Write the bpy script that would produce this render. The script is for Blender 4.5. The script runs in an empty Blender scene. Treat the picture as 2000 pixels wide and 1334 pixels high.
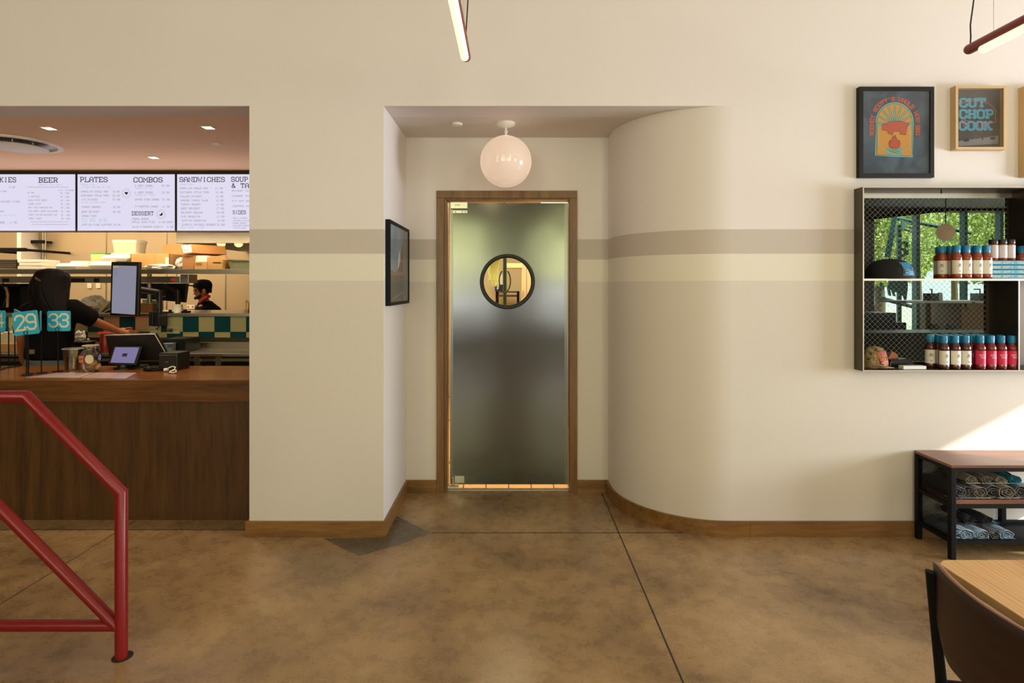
import bpy, bmesh, math, random
from mathutils import Vector, Matrix, Euler, noise
random.seed(7)
PI = math.pi
SC = bpy.context.scene
COL = SC.collection
# ---------------------------------------------------------------- camera
F = 2000*20/36.0            # focal length in photo pixels
EYE = 1.587
HY = 560                    # horizon row of the photograph
cam = bpy.data.cameras.new('camera'); cam.lens = 20; cam.sensor_width = 36
cam.shift_y = -(667-HY)/2000.0
cam.clip_start = 0.05; cam.clip_end = 200
co = bpy.data.objects.new('camera', cam); COL.objects.link(co)
co.location = (0, 0, EYE); co.rotation_euler = (PI/2, 0, 0)
SC.camera = co
SC.view_settings.view_transform = 'Standard'
SC.view_settings.look = 'None'
SC.view_settings.exposure = -0.06
SC.view_settings.gamma = 1.0
SC.view_settings.use_curve_mapping = False
try:
    SC.cycles.use_denoising = True
    SC.cycles.max_bounces = 7
    SC.cycles.diffuse_bounces = 4
    SC.cycles.glossy_bounces = 4
    SC.cycles.transparent_max_bounces = 12
    SC.cycles.sample_clamp_indirect = 4.0
    SC.cycles.caustics_reflective = False
    SC.cycles.caustics_refractive = False
except Exception:
    pass
# ---------------------------------------------------------------- world, sun, daylight in the window openings
def lin(c):
    return tuple((v/255/12.92 if v/255 <= 0.04045 else ((v/255+0.055)/1.055)**2.4) for v in c)
W = bpy.data.worlds.new('world'); SC.world = W; W.use_nodes = True
bg = W.node_tree.nodes['Background']; bg.inputs[0].default_value = (0.90, 0.95, 1.0, 1); bg.inputs[1].default_value = 1.5
def lamp(name, kind, loc, energy, color, size=None, size_y=None, rot=None, target=None, **kw):
    d = bpy.data.lights.new(name, kind); d.energy = energy; d.color = color
    if kind == 'AREA':
        d.shape = 'RECTANGLE'; d.size = size; d.size_y = size_y or size
    for k, v in kw.items(): setattr(d, k, v)
    o = bpy.data.objects.new(name, d); COL.objects.link(o); o.location = loc
    if target is not None:
        o.rotation_euler = (Vector(target)-Vector(loc)).to_track_quat('-Z', 'Y').to_euler()
    elif rot: o.rotation_euler = rot
    return o
SUND = Vector((-1, .6, -.528)).normalized()
sun = lamp('sun', 'SUN', (12, -6, 9), 9.0, (1, .93, .82), angle=math.radians(.6))
sun.rotation_euler = SUND.to_track_quat('-Z', 'Y').to_euler()
# sky light entering the side window, tree light entering the two rear windows
lamp('window_daylight_or_fill', 'AREA', (7.2, 2.1, 1.45), 375, (.80, .89, 1.0), 2.2, 1.3, target=(0, 2.3, 1.9))
lamp('window_daylight_or_fill', 'AREA', (7.2, -3.75, 1.9), 85, (1, .95, .78), 2.4, 1.8, target=(0, 1.5, 1.7))  # fill light at an added second opening in the right wall
for sx in (-1, 1):
    lamp('window_daylight_or_fill', 'AREA', (sx*2.1, -5.9, 2.45), 54, (.84, .95, .34), 3.0, 1.3, target=(sx*2.1, 0, 2.45))
    lamp('window_daylight_or_fill', 'AREA', (sx*2.1, -5.9, 1.15), 26, (.84, .92, 1.0), 3.0, .7, target=(sx*2.1, 0, 1.25))
lamp('tube_lamp_glow_or_fill', 'AREA', (-4.2, -1.5, 2.72), 46, (1, .84, .62), .4, 3.0, target=(-3.4, 3.6, 4.6))  # no lamp body here: warm fill added for the upper left wall
lamp('tube_lamp_glow_or_fill', 'AREA', (2.3, -2.6, 2.72), 36, (1, .90, .66), .4, 3.0, target=(-.8, 4.2, 1.5))  # unseen fill added to brighten the niche and its side wall
lamp('tube_lamp_glow_or_fill', 'AREA', (-1.9, -2.6, 2.72), 20, (1, .88, .62), .4, 3.0, target=(.9, 4.0, 1.4))  # second added fill, aimed at the niche from the left
lamp('kitchen_ceiling_fill', 'AREA', (-5.1, 5.30, 2.06), 9, (1, .74, .50), 6.4, .12, rot=(PI, 0, 0))  # unseen strip added to brighten the kitchen ceiling; no fixture there
# kitchen and corridor ceiling fixtures and one added fill strip, warm
lamp('kitchen_lighting', 'AREA', (-5.6, 7.2, 2.68), 135, (1, .76, .47), 5.5, 1.6, target=(-5.6, 7.2, 0))
lamp('corridor_lighting', 'AREA', (0, 6.0, 2.66), 80, (1, .85, .66), 1.6, 1.6, target=(0, 6.0, 0))
lamp('shelf_front_fill', 'AREA', (-5.2, 5.48, 2.10), 34, (1, .77, .50), 6.0, .06, target=(-5.2, 5.95, 1.4))  # added strip that lights the fronts of the shelf goods; no housing built

# ---------------------------------------------------------------- pixel helpers
def P(x, y, D):
    return Vector(((x-1000)*D/F, D, EYE-(y-HY)*D/F))
def X(x, D): return (x-1000)*D/F
def Z(y, D): return EYE-(y-HY)*D/F

# ---------------------------------------------------------------- materials
MATS = {}
def mat(name, c, rough=.5, metal=0., spec=.5, emit=0., ec=None, bump=0., bs=60., var=0., vs=3., coat=0., alpha=None, trans=0., sheen=0.):
    if name in MATS: return MATS[name]
    m = bpy.data.materials.new(name); m.use_nodes = True
    nt = m.node_tree; b = nt.nodes['Principled BSDF']
    col = (*lin(c), 1)
    b.inputs['Base Color'].default_value = col
    b.inputs['Roughness'].default_value = rough
    b.inputs['Metallic'].default_value = metal
    b.inputs['Specular IOR Level'].default_value = spec
    b.inputs['Coat Weight'].default_value = coat
    if trans: b.inputs['Transmission Weight'].default_value = trans
    if alpha is not None: b.inputs['Alpha'].default_value = alpha
    if sheen: b.inputs['Sheen Weight'].default_value = sheen
    if emit:
        b.inputs['Emission Color'].default_value = (*lin(ec or c), 1); b.inputs['Emission Strength'].default_value = emit
    if bump or var:
        tc = nt.nodes.new('ShaderNodeTexCoord')
    if var:
        n = nt.nodes.new('ShaderNodeTexNoise'); n.inputs['Scale'].default_value = vs; n.inputs['Detail'].default_value = 4
        nt.links.new(tc.outputs['Object'], n.inputs['Vector'])
        r = nt.nodes.new('ShaderNodeMapRange'); r.inputs[3].default_value = 1-var; r.inputs[4].default_value = 1+var
        nt.links.new(n.outputs['Fac'], r.inputs[0])
        h = nt.nodes.new('ShaderNodeVectorMath'); h.operation = 'SCALE'; h.inputs[0].default_value = col[:3]
        nt.links.new(r.outputs[0], h.inputs['Scale']); nt.links.new(h.outputs[0], b.inputs['Base Color'])
    if bump:
        n2 = nt.nodes.new('ShaderNodeTexNoise'); n2.inputs['Scale'].default_value = bs; n2.inputs['Detail'].default_value = 3
        nt.links.new(tc.outputs['Object'], n2.inputs['Vector'])
        bp = nt.nodes.new('ShaderNodeBump'); bp.inputs['Strength'].default_value = bump; bp.inputs['Distance'].default_value = .01
        nt.links.new(n2.outputs['Fac'], bp.inputs['Height']); nt.links.new(bp.outputs[0], b.inputs['Normal'])
    MATS[name] = m
    return m

def wood(name, dark, light, stretch=(1, 1, 14), scale=6., rough=.35, bump=.08, fleck=0., waves=False):
    """wood with grain drawn along the axis that has the smallest coordinate factor"""
    m = bpy.data.materials.new(name); m.use_nodes = True; nt = m.node_tree; N = nt.nodes; L = nt.links
    b = N['Principled BSDF']; b.inputs['Roughness'].default_value = rough
    tc = N.new('ShaderNodeTexCoord'); mp = N.new('ShaderNodeMapping')
    mp.inputs['Scale'].default_value = stretch
    L.new(tc.outputs['Object'], mp.inputs['Vector'])
    n = N.new('ShaderNodeTexNoise'); n.inputs['Scale'].default_value = scale; n.inputs['Detail'].default_value = 6; n.inputs['Roughness'].default_value = .65
    L.new(mp.outputs[0], n.inputs['Vector'])
    n3 = N.new('ShaderNodeTexNoise'); n3.inputs['Scale'].default_value = scale*.22; n3.inputs['Detail'].default_value = 2
    L.new(mp.outputs[0], n3.inputs['Vector'])
    ad = N.new('ShaderNodeMath'); ad.operation = 'ADD'; L.new(n.outputs['Fac'], ad.inputs[0]); L.new(n3.outputs['Fac'], ad.inputs[1])
    src = ad.outputs[0]
    if waves:
        w = N.new('ShaderNodeTexWave'); w.inputs['Scale'].default_value = 2.2; w.inputs['Distortion'].default_value = 7; w.inputs['Detail'].default_value = 3
        w.inputs['Detail Scale'].default_value = 1.2
        L.new(mp.outputs[0], w.inputs['Vector'])
        a2 = N.new('ShaderNodeMath'); a2.operation = 'MULTIPLY_ADD'; L.new(w.outputs['Fac'], a2.inputs[0]); a2.inputs[1].default_value = .28; L.new(src, a2.inputs[2]); src = a2.outputs[0]
    r = N.new('ShaderNodeValToRGB'); r.color_ramp.elements[0].position = .36; r.color_ramp.elements[1].position = .66
    hv = N.new('ShaderNodeMath'); hv.operation = 'MULTIPLY'; hv.inputs[1].default_value = .5; L.new(src, hv.inputs[0])
    r.color_ramp.elements[0].color = (*lin(dark), 1); r.color_ramp.elements[1].color = (*lin(light), 1)
    L.new(hv.outputs[0], r.inputs[0])
    out = r.outputs[0]
    if fleck:
        v = N.new('ShaderNodeTexNoise'); v.inputs['Scale'].default_value = scale*2.4; v.inputs['Detail'].default_value = 2; v.inputs['Distortion'].default_value = 2.5
        L.new(mp.outputs[0], v.inputs['Vector'])
        fr = N.new('ShaderNodeMapRange'); fr.inputs[1].default_value = .62; fr.inputs[2].default_value = .68; L.new(v.outputs['Fac'], fr.inputs[0])
        mx = N.new('ShaderNodeMix'); mx.data_type = 'RGBA'; mx.blend_type = 'ADD'
        mm = N.new('ShaderNodeMath'); mm.operation = 'MULTIPLY'; mm.inputs[1].default_value = fleck; L.new(fr.outputs[0], mm.inputs[0])
        L.new(mm.outputs[0], mx.inputs[0]); L.new(out, mx.inputs[6]); mx.inputs[7].default_value = (*lin(light), 1); out = mx.outputs[2]
    L.new(out, b.inputs['Base Color'])
    bp = N.new('ShaderNodeBump'); bp.inputs['Strength'].default_value = bump; bp.inputs['Distance'].default_value = .005
    L.new(n.outputs['Fac'], bp.inputs['Height']); L.new(bp.outputs[0], b.inputs['Normal'])
    MATS[name] = m
    return m

def brushed(name, c, rough=.3, along=(40, 40, .6), metal=1., bump=.06, wave=0.):
    m = mat(name, c, rough, metal); nt = m.node_tree; N = nt.nodes; L = nt.links; b = N['Principled BSDF']
    tc = N.new('ShaderNodeTexCoord'); mp = N.new('ShaderNodeMapping'); mp.inputs['Scale'].default_value = along
    L.new(tc.outputs['Object'], mp.inputs['Vector'])
    n = N.new('ShaderNodeTexNoise'); n.inputs['Scale'].default_value = 8; n.inputs['Detail'].default_value = 3; L.new(mp.outputs[0], n.inputs['Vector'])
    bp = N.new('ShaderNodeBump'); bp.inputs['Strength'].default_value = bump; bp.inputs['Distance'].default_value = .002
    L.new(n.outputs['Fac'], bp.inputs['Height'])
    mr = N.new('ShaderNodeMapRange'); mr.inputs[3].default_value = rough*.85; mr.inputs[4].default_value = rough*1.2
    L.new(n.outputs['Fac'], mr.inputs[0]); L.new(mr.outputs[0], b.inputs['Roughness'])
    last = bp
    if wave:
        n2 = N.new('ShaderNodeTexNoise'); n2.inputs['Scale'].default_value = 1.6; n2.inputs['Detail'].default_value = 1; L.new(tc.outputs['Object'], n2.inputs['Vector'])
        b2 = N.new('ShaderNodeBump'); b2.inputs['Strength'].default_value = wave; b2.inputs['Distance'].default_value = .05
        L.new(n2.outputs['Fac'], b2.inputs['Height']); L.new(bp.outputs[0], b2.inputs['Normal']); last = b2
    L.new(last.outputs[0], b.inputs['Normal'])
    return m

def clear(name, tint=(250, 252, 250), refl=.10, rough=.02):
    m = bpy.data.materials.new(name); m.use_nodes = True; nt = m.node_tree; N = nt.nodes; L = nt.links
    for n in list(N):
        if n.type != 'OUTPUT_MATERIAL': N.remove(n)
    o = [n for n in N if n.type == 'OUTPUT_MATERIAL'][0]
    t = N.new('ShaderNodeBsdfTransparent'); t.inputs[0].default_value = (*lin(tint), 1)
    g = N.new('ShaderNodeBsdfGlossy'); g.inputs['Roughness'].default_value = rough
    fr = N.new('ShaderNodeLayerWeight'); fr.inputs[0].default_value = .35
    mr = N.new('ShaderNodeMapRange'); mr.inputs[3].default_value = refl*.5; mr.inputs[4].default_value = min(.8, refl*5); L.new(fr.outputs['Fresnel'], mr.inputs[0])
    mx = N.new('ShaderNodeMixShader'); L.new(mr.outputs[0], mx.inputs[0]); L.new(t.outputs[0], mx.inputs[1]); L.new(g.outputs[0], mx.inputs[2])
    L.new(mx.outputs[0], o.inputs[0]); MATS[name] = m
    return m

def wall_paint():
    """cream paint with one taupe band and a taupe lower field, by height above the floor"""
    m = mat('striped_wall_paint', (224, 214, 196), .62, bump=.05, bs=120); nt = m.node_tree; N = nt.nodes; L = nt.links; b = N['Principled BSDF']
    tc = N.new('ShaderNodeTexCoord'); sp = N.new('ShaderNodeSeparateXYZ'); L.new(tc.outputs['Object'], sp.inputs[0])
    mr = N.new('ShaderNodeMapRange'); mr.inputs[1].default_value = 0; mr.inputs[2].default_value = 4; L.new(sp.outputs[2], mr.inputs[0])
    r = N.new('ShaderNodeValToRGB'); cr = r.color_ramp; cr.interpolation = 'CONSTANT'
    A = (*lin((229, 220, 215)), 1); Bc = (*lin((198, 186, 175)), 1); Dc = (*lin((216, 206, 193)), 1); C = (*lin((229, 221, 205)), 1)
    cr.elements[0].position = 0; cr.elements[0].color = Dc
    cr.elements[1].position = 1.616/4; cr.elements[1].color = C
    e = cr.elements.new(1.783/4); e.color = Bc
    e = cr.elements.new(1.942/4); e.color = A
    L.new(mr.outputs[0], r.inputs[0])
    n = N.new('ShaderNodeTexNoise'); n.inputs['Scale'].default_value = 1.3; n.inputs['Detail'].default_value = 3; L.new(tc.outputs['Object'], n.inputs['Vector'])
    m2 = N.new('ShaderNodeMapRange'); m2.inputs[3].default_value = .965; m2.inputs[4].default_value = 1.03; L.new(n.outputs['Fac'], m2.inputs[0])
    v = N.new('ShaderNodeVectorMath'); v.operation = 'SCALE'; L.new(r.outputs[0], v.inputs[0]); L.new(m2.outputs[0], v.inputs['Scale'])
    L.new(v.outputs[0], b.inputs['Base Color'])
    return m

def concrete(name, base, dark, light, cuts=True, seed=0):
    m = bpy.data.materials.new(name); m.use_nodes = True; nt = m.node_tree; N = nt.nodes; L = nt.links; b = N['Principled BSDF']
    tc = N.new('ShaderNodeTexCoord'); mp = N.new('ShaderNodeMapping'); mp.inputs['Location'].default_value = (seed, seed*2, 0); L.new(tc.outputs['Object'], mp.inputs[0])
    def noi(s, d, r=.6, dist=0):
        n = N.new('ShaderNodeTexNoise'); n.inputs['Scale'].default_value = s; n.inputs['Detail'].default_value = d; n.inputs['Roughness'].default_value = r
        n.inputs['Distortion'].default_value = dist; L.new(mp.outputs[0], n.inputs['Vector']); return n.outputs['Fac']
    big = noi(1.25, 6, .62, .5); fine = noi(90, 4, .7); mid = noi(9, 5, .7)
    r = N.new('ShaderNodeValToRGB'); cr = r.color_ramp
    cr.elements[0].position = .33; cr.elements[0].color = (*lin(dark), 1); cr.elements[1].position = .68; cr.elements[1].color = (*lin(light), 1)
    e = cr.elements.new(.5); e.color = (*lin(base), 1)
    a = N.new('ShaderNodeMath'); a.operation = 'MULTIPLY_ADD'; L.new(mid, a.inputs[0]); a.inputs[1].default_value = .30
    s = N.new('ShaderNodeMath'); s.operation = 'MULTIPLY_ADD'; L.new(big, s.inputs[0]); s.inputs[1].default_value = .70; s.inputs[2].default_value = 0
    L.new(s.outputs[0], a.inputs[2]); L.new(a.outputs[0], r.inputs[0])
    mr = N.new('ShaderNodeMapRange'); mr.inputs[1].default_value = .3; mr.inputs[2].default_value = .7; mr.inputs[3].default_value = .80; mr.inputs[4].default_value = 1.16; L.new(fine, mr.inputs[0])
    v = N.new('ShaderNodeVectorMath'); v.operation = 'SCALE'; L.new(r.outputs[0], v.inputs[0]); L.new(mr.outputs[0], v.inputs['Scale'])
    spk = N.new('ShaderNodeTexVoronoi'); spk.inputs['Scale'].default_value = 55; L.new(mp.outputs[0], spk.inputs['Vector'])
    sr = N.new('ShaderNodeMapRange'); sr.inputs[1].default_value = .05; sr.inputs[2].default_value = .16; sr.inputs[3].default_value = .72; sr.inputs[4].default_value = 1.0; L.new(spk.outputs['Distance'], sr.inputs[0])
    v2 = N.new('ShaderNodeVectorMath'); v2.operation = 'SCALE'; L.new(v.outputs[0], v2.inputs[0]); L.new(sr.outputs[0], v2.inputs['Scale'])
    L.new(v2.outputs[0], b.inputs['Base Color'])
    rr = N.new('ShaderNodeMapRange'); rr.inputs[3].default_value = .18; rr.inputs[4].default_value = .38; L.new(mid, rr.inputs[0]); L.new(rr.outputs[0], b.inputs['Roughness'])
    bp = N.new('ShaderNodeBump'); bp.inputs['Strength'].default_value = .05; bp.inputs['Distance'].default_value = .004; L.new(fine, bp.inputs['Height']); L.new(bp.outputs[0], b.inputs['Normal'])
    b.inputs['Specular IOR Level'].default_value = .5
    MATS[name] = m
    return m

# ---------------------------------------------------------------- mesh builder
class MB:
    def __init__(s, t=None):
        s.v = []; s.f = []; s.mi = []; s.cur = 0
        s.o = Vector(t.location) if t is not None else Vector((0, 0, 0)); s.M = None
    def add(s, vs, fs):
        k = len(s.v)
        for p in vs:
            p = Vector(p)
            if s.M is not None: p = s.M @ p
            s.v.append(p-s.o)
        for f in fs: s.f.append([i+k for i in f]); s.mi.append(s.cur)
    def box(s, a, b):
        x0, x1 = sorted((a[0], b[0])); y0, y1 = sorted((a[1], b[1])); z0, z1 = sorted((a[2], b[2]))
        s.add([(x0, y0, z0), (x1, y0, z0), (x1, y1, z0), (x0, y1, z0), (x0, y0, z1), (x1, y0, z1), (x1, y1, z1), (x0, y1, z1)],
              [(0, 3, 2, 1), (4, 5, 6, 7), (0, 1, 5, 4), (1, 2, 6, 5), (2, 3, 7, 6), (3, 0, 4, 7)]); return s
    def pbox(s, x0, y0, x1, y1, D, dep):          # a box whose near face fills a photo rectangle at distance D
        return s.box((X(x0, D), D, Z(y0, D)), (X(x1, D), D+dep, Z(y1, D)))
    def tube(s, pts, r, n=12, cap=True, rs=None, closed=False):
        pts = [Vector(p) for p in pts]; rings = []; m = len(pts)
        up = None
        for i, p in enumerate(pts):
            a = pts[max(i-1, 0)] if not closed else pts[i-1]
            c = pts[min(i+1, m-1)] if not closed else pts[(i+1) % m]
            d = (c-a).normalized()
            if up is None:
                up = Vector((0, 0, 1)) if abs(d.z) < .9 else Vector((0, 1, 0))
            u = (up-d*up.dot(d))
            if u.length < 1e-4: u = d.orthogonal()
            u.normalize(); up = u; w = d.cross(u)
            k = 1.0
            if 0 < i < m-1 or closed:
                d1 = (p-a).normalized(); d2 = (c-p).normalized(); cs = max(.3, math.sqrt(max(0, (1+d1.dot(d2))/2)))
                k = 1.0 if m > 8 else 1/cs
            R = rs[i] if rs else r
            bis = None
            if k > 1.01:
                bis = ((d1-d2)); bis.normalize()
            ring = []
            for j in range(n):
                t = 2*PI*j/n; q = u*math.cos(t)*R+w*math.sin(t)*R
                if bis is not None: q += bis*q.dot(bis)*(k-1)
                ring.append(p+q)
            rings.append(ring)
        vs = [q for g in rings for q in g]; fs = []
        for i in range(m-1 if not closed else m):
            i2 = (i+1) % m
            for j in range(n):
                fs.append((i*n+j, i*n+(j+1) % n, i2*n+(j+1) % n, i2*n+j))
        if cap and not closed:
            fs.append(tuple(range(n-1, -1, -1))); fs.append(tuple((m-1)*n+j for j in range(n)))
        s.add(vs, fs); return s
    def cyl(s, a, b, r, n=24, r2=None):
        return s.tube([a, b], r, n, True, [r, r if r2 is None else r2])
    def lathe(s, prof, c=(0, 0, 0), n=32, cap=True):
        vs = []; fs = []; c = Vector(c)
        for (r, z) in prof:
            for j in range(n):
                t = 2*PI*j/n; vs.append(c+Vector((r*math.cos(t), r*math.sin(t), z)))
        for i in range(len(prof)-1):
            for j in range(n): fs.append((i*n+j, i*n+(j+1) % n, (i+1)*n+(j+1) % n, (i+1)*n+j))
        if cap:
            fs.append(tuple(range(n-1, -1, -1))); k = (len(prof)-1)*n; fs.append(tuple(k+j for j in range(n)))
        s.add(vs, fs); return s
    def sphere(s, c, r, n=32, m=20, sc=(1, 1, 1)):
        c = Vector(c); prof = []
        vs = []; fs = []
        for i in range(m+1):
            a = -PI/2+PI*i/m; rr = max(math.cos(a), .002)
            for j in range(n):
                t = 2*PI*j/n; vs.append(c+Vector((r*rr*math.cos(t)*sc[0], r*rr*math.sin(t)*sc[1], r*math.sin(a)*sc[2])))
        for i in range(m):
            for j in range(n): fs.append((i*n+j, i*n+(j+1) % n, (i+1)*n+(j+1) % n, (i+1)*n+j))
        s.add(vs, fs); return s
    def loft(s, rings, n=24, cap=True, sq=2.0):     # rings: (z, cx, cy, rx, ry)
        vs = []; fs = []
        for (z, cx, cy, rx, ry) in rings:
            for j in range(n):
                t = 2*PI*j/n; ct, st = math.cos(t), math.sin(t)
                k = (abs(ct)**sq+abs(st)**sq)**(-1/sq)
                vs.append((cx+rx*ct*k, cy+ry*st*k, z))
        m = len(rings)
        for i in range(m-1):
            for j in range(n): fs.append((i*n+j, i*n+(j+1) % n, (i+1)*n+(j+1) % n, (i+1)*n+j))
        if cap: fs.append(tuple(range(n-1, -1, -1))); fs.append(tuple((m-1)*n+j for j in range(n)))
        s.add(vs, fs); return s
    def prism(s, poly, o, u, v, dep):             # polygon in the plane o,u,v pushed by vector dep
        o, u, v, dep = Vector(o), Vector(u), Vector(v), Vector(dep); n = len(poly)
        a = [o+u*p[0]+v*p[1] for p in poly]; b = [p+dep for p in a]
        s.add(a+b, [tuple(range(n)), tuple(range(2*n-1, n-1, -1))]+[(i, n+i, n+(i+1) % n, (i+1) % n) for i in range(n)]); return s
    def quad(s, a, b, c, d):
        s.add([a, b, c, d], [(0, 1, 2, 3)]); return s
    def build(s, name, m, parent=None, smooth=None, bevel=0., seg=2, subd=0):
        me = bpy.data.meshes.new(name); me.from_pydata([tuple(p) for p in s.v], [], s.f); me.validate()
        ms = m if isinstance(m, (list, tuple)) else [m]
        for q in ms: me.materials.append(q)
        if len(ms) > 1 and len(me.polygons) == len(s.mi):
            for i, p in enumerate(me.polygons): p.material_index = s.mi[i]
        bm = bmesh.new(); bm.from_mesh(me); bmesh.ops.recalc_face_normals(bm, faces=bm.faces); bm.to_mesh(me); bm.free()
        o = bpy.data.objects.new(name, me); COL.objects.link(o)
        if parent is not None: o.parent = parent
        if smooth is not None:
            for p in me.polygons: p.use_smooth = True
            try: me.set_sharp_from_angle(angle=math.radians(smooth))
            except Exception: pass
        if bevel:
            b = o.modifiers.new('bevel', 'BEVEL'); b.width = bevel; b.segments = seg; b.limit_method = 'ANGLE'; b.angle_limit = math.radians(40)
        if subd:
            q = o.modifiers.new('subd', 'SUBSURF'); q.levels = subd; q.render_levels = subd
        return o

def tag(o, label, cat, group=None, kind=None):
    o['label'] = label; o['category'] = cat
    if group: o['group'] = group
    if kind: o['kind'] = kind
    return o
def thing(name, loc, label, cat, group=None, rot=None):
    o = bpy.data.objects.new(name, None); COL.objects.link(o); o.location = loc; o.empty_display_size = .05
    if rot: o.rotation_euler = rot
    return tag(o, label, cat, group)
def struct(o):
    o['kind'] = 'structure'; return o
def dup(root, loc, label, rot=None, group=None):
    r = root.copy(); COL.objects.link(r); r.location = loc
    if rot is not None: r.rotation_euler = rot
    r['label'] = label
    if group: r['group'] = group
    for ch in list(root.children):
        c = ch.copy(); COL.objects.link(c); c.parent = r
        for g in ch.children:
            d = g.copy(); COL.objects.link(d); d.parent = c
    return r

# ---------------------------------------------------------------- octagonal slab lettering
G = {
'A': [[(0, 0), (0, 4.6), (1.3, 6), (2.7, 6), (4, 4.6), (4, 0)], [(0, 2.6), (4, 2.6)]],
'B': [[(-.5, 0), (3, 0), (4, 1), (4, 2.2), (3.2, 3.1), (3.9, 4), (3.9, 5), (3, 6), (-.5, 6)], [(.6, 0), (.6, 6)], [(.6, 3.1), (3.2, 3.1)]],
'C': [[(4, 1.8), (4, 1), (3, 0), (1, 0), (0, 1), (0, 5), (1, 6), (3, 6), (4, 5), (4, 4.2)]],
'D': [[(-.5, 0), (3, 0), (4, 1), (4, 5), (3, 6), (-.5, 6)], [(.6, 0), (.6, 6)]],
'E': [[(4, 1.2), (4, 0), (-.3, 0)], [(-.3, 6), (4, 6), (4, 4.8)], [(.6, 0), (.6, 6)], [(.6, 3), (2.8, 3)]],
'F': [[(-.3, 6), (4, 6), (4, 4.8)], [(.6, 0), (.6, 6)], [(.6, 3), (2.8, 3)]],
'G': [[(4, 4.4), (4, 5), (3, 6), (1, 6), (0, 5), (0, 1), (1, 0), (3, 0), (4, 1), (4, 2.8), (2.4, 2.8)]],
'H': [[(.3, 0), (.3, 6)], [(3.7, 0), (3.7, 6)], [(.3, 3), (3.7, 3)]],
'I': [[(2, 0), (2, 6)]],
'J': [[(0, 1.6), (0, 1), (1, 0), (2, 0), (3, 1), (3, 6)]],
'K': [[(.3, 0), (.3, 6)], [(3.8, 6), (.6, 2.8)], [(1.5, 3.6), (3.8, 0)]],
'L': [[(.5, 6), (.5, 0)], [(-.3, 0), (4, 0), (4, 1.4)]],
'M': [[(0, 0), (0, 6), (2, 2.2), (4, 6), (4, 0)]],
'N': [[(.2, 0), (.2, 6), (3.8, 0), (3.8, 6)]],
'O': [[(1, 0), (3, 0), (4, 1), (4, 5), (3, 6), (1, 6), (0, 5), (0, 1), (1, 0)]],
'P': [[(-.4, 6), (3, 6), (4, 5), (4, 3.6), (3, 2.6), (.6, 2.6)], [(.6, 0), (.6, 6)]],
'Q': [[(1, 0), (3, 0), (4, 1), (4, 5), (3, 6), (1, 6), (0, 5), (0, 1), (1, 0)], [(2.4, 1.6), (4.2, -.4)]],
'R': [[(-.4, 6), (3, 6), (4, 5), (4, 3.8), (3, 2.8), (.6, 2.8)], [(.6, 0), (.6, 6)], [(2.4, 2.8), (4, 0)]],
'S': [[(0, 1.5), (0, 1), (1, 0), (3, 0), (4, 1), (4, 2.2), (3, 3), (1, 3.2), (0, 4), (0, 5), (1, 6), (3, 6), (4, 5), (4, 4.6)]],
'T': [[(0, 4.7), (0, 6), (4, 6), (4, 4.7)], [(2, 0), (2, 6)]],
'U': [[(.2, 6), (.2, 1), (1.1, 0), (2.9, 0), (3.8, 1), (3.8, 6)]],
'V': [[(0, 6), (2, 0), (4, 6)]],
'W': [[(-.3, 6), (.9, 0), (2, 4.6), (3.1, 0), (4.3, 6)]],
'X': [[(0, 0), (4, 6)], [(0, 6), (4, 0)]],
'Y': [[(0, 6), (2, 3), (4, 6)], [(2, 3), (2, 0)]],
'Z': [[(0, 6), (4, 6), (0, 0), (4, 0)]],
'0': [[(1, 0), (3, 0), (4, 1), (4, 5), (3, 6), (1, 6), (0, 5), (0, 1), (1, 0)]],
'1': [[(.9, 4.8), (2, 6), (2, 0)], [(.9, 0), (3.1, 0)]],
'2': [[(0, 4.5), (0, 5), (1, 6), (3, 6), (4, 5), (4, 4), (0, 0), (4, 0), (4, .9)]],
'3': [[(0, 4.7), (0, 5), (1, 6), (3, 6), (4, 5), (4, 4), (3, 3.1), (1.6, 3.1)], [(3, 3.1), (4, 2.2), (4, 1), (3, 0), (1, 0), (0, 1), (0, 1.4)]],
'4': [[(3, 0), (3, 6), (0, 2), (4.2, 2)]],
'5': [[(3.8, 6), (.3, 6), (.3, 3.4), (3, 3.6), (4, 2.6), (4, 1), (3, 0), (1, 0), (0, 1)]],
'6': [[(4, 5), (3, 6), (1, 6), (0, 5), (0, 1), (1, 0), (3, 0), (4, 1), (4, 2.4), (3, 3.3), (0, 3.3)]],
'7': [[(0, 4.9), (0, 6), (4, 6), (1.6, 0)]],
'8': [[(1, 3.1), (0, 2.2), (0, 1), (1, 0), (3, 0), (4, 1), (4, 2.2), (3, 3.1), (1, 3.1), (.1, 4), (.1, 5), (1, 6), (3, 6), (3.9, 5), (3.9, 4), (3, 3.1)]],
'9': [[(0, 1), (1, 0), (3, 0), (4, 1), (4, 5), (3, 6), (1, 6), (0, 5), (0, 3.7), (1, 2.8), (4, 2.8)]],
'/': [[(.6, -.5), (3.4, 6.5)]], '.': [[(1.6, 0), (2.2, 0)]], ',': [[(2.2, .4), (1.4, -1)]], "'": [[(2, 6.2), (1.7, 4.8)]], '&': [[(4, 0), (.8, 4.4), (.8, 5.3), (1.6, 6), (2.5, 5.3), (2.5, 4.4), (0, 1.8), (0, .8), (.9, 0), (2.2, 0), (3.8, 2.2)]],
'$': [[(0, 1.5), (0, 1), (1, 0), (3, 0), (4, 1), (4, 2.2), (3, 3), (1, 3.2), (0, 4), (0, 5), (1, 6), (3, 6), (4, 5), (4, 4.6)], [(2, -.8), (2, 6.8)]], '-': [[(1, 3), (3, 3)]], '"': [[(1.2, 6.2), (1.2, 4.8)], [(2.8, 6.2), (2.8, 4.8)]],
}
SERIF = set('AHIKMNPRFTUVWXYL')
SEGN = [0]
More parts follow.
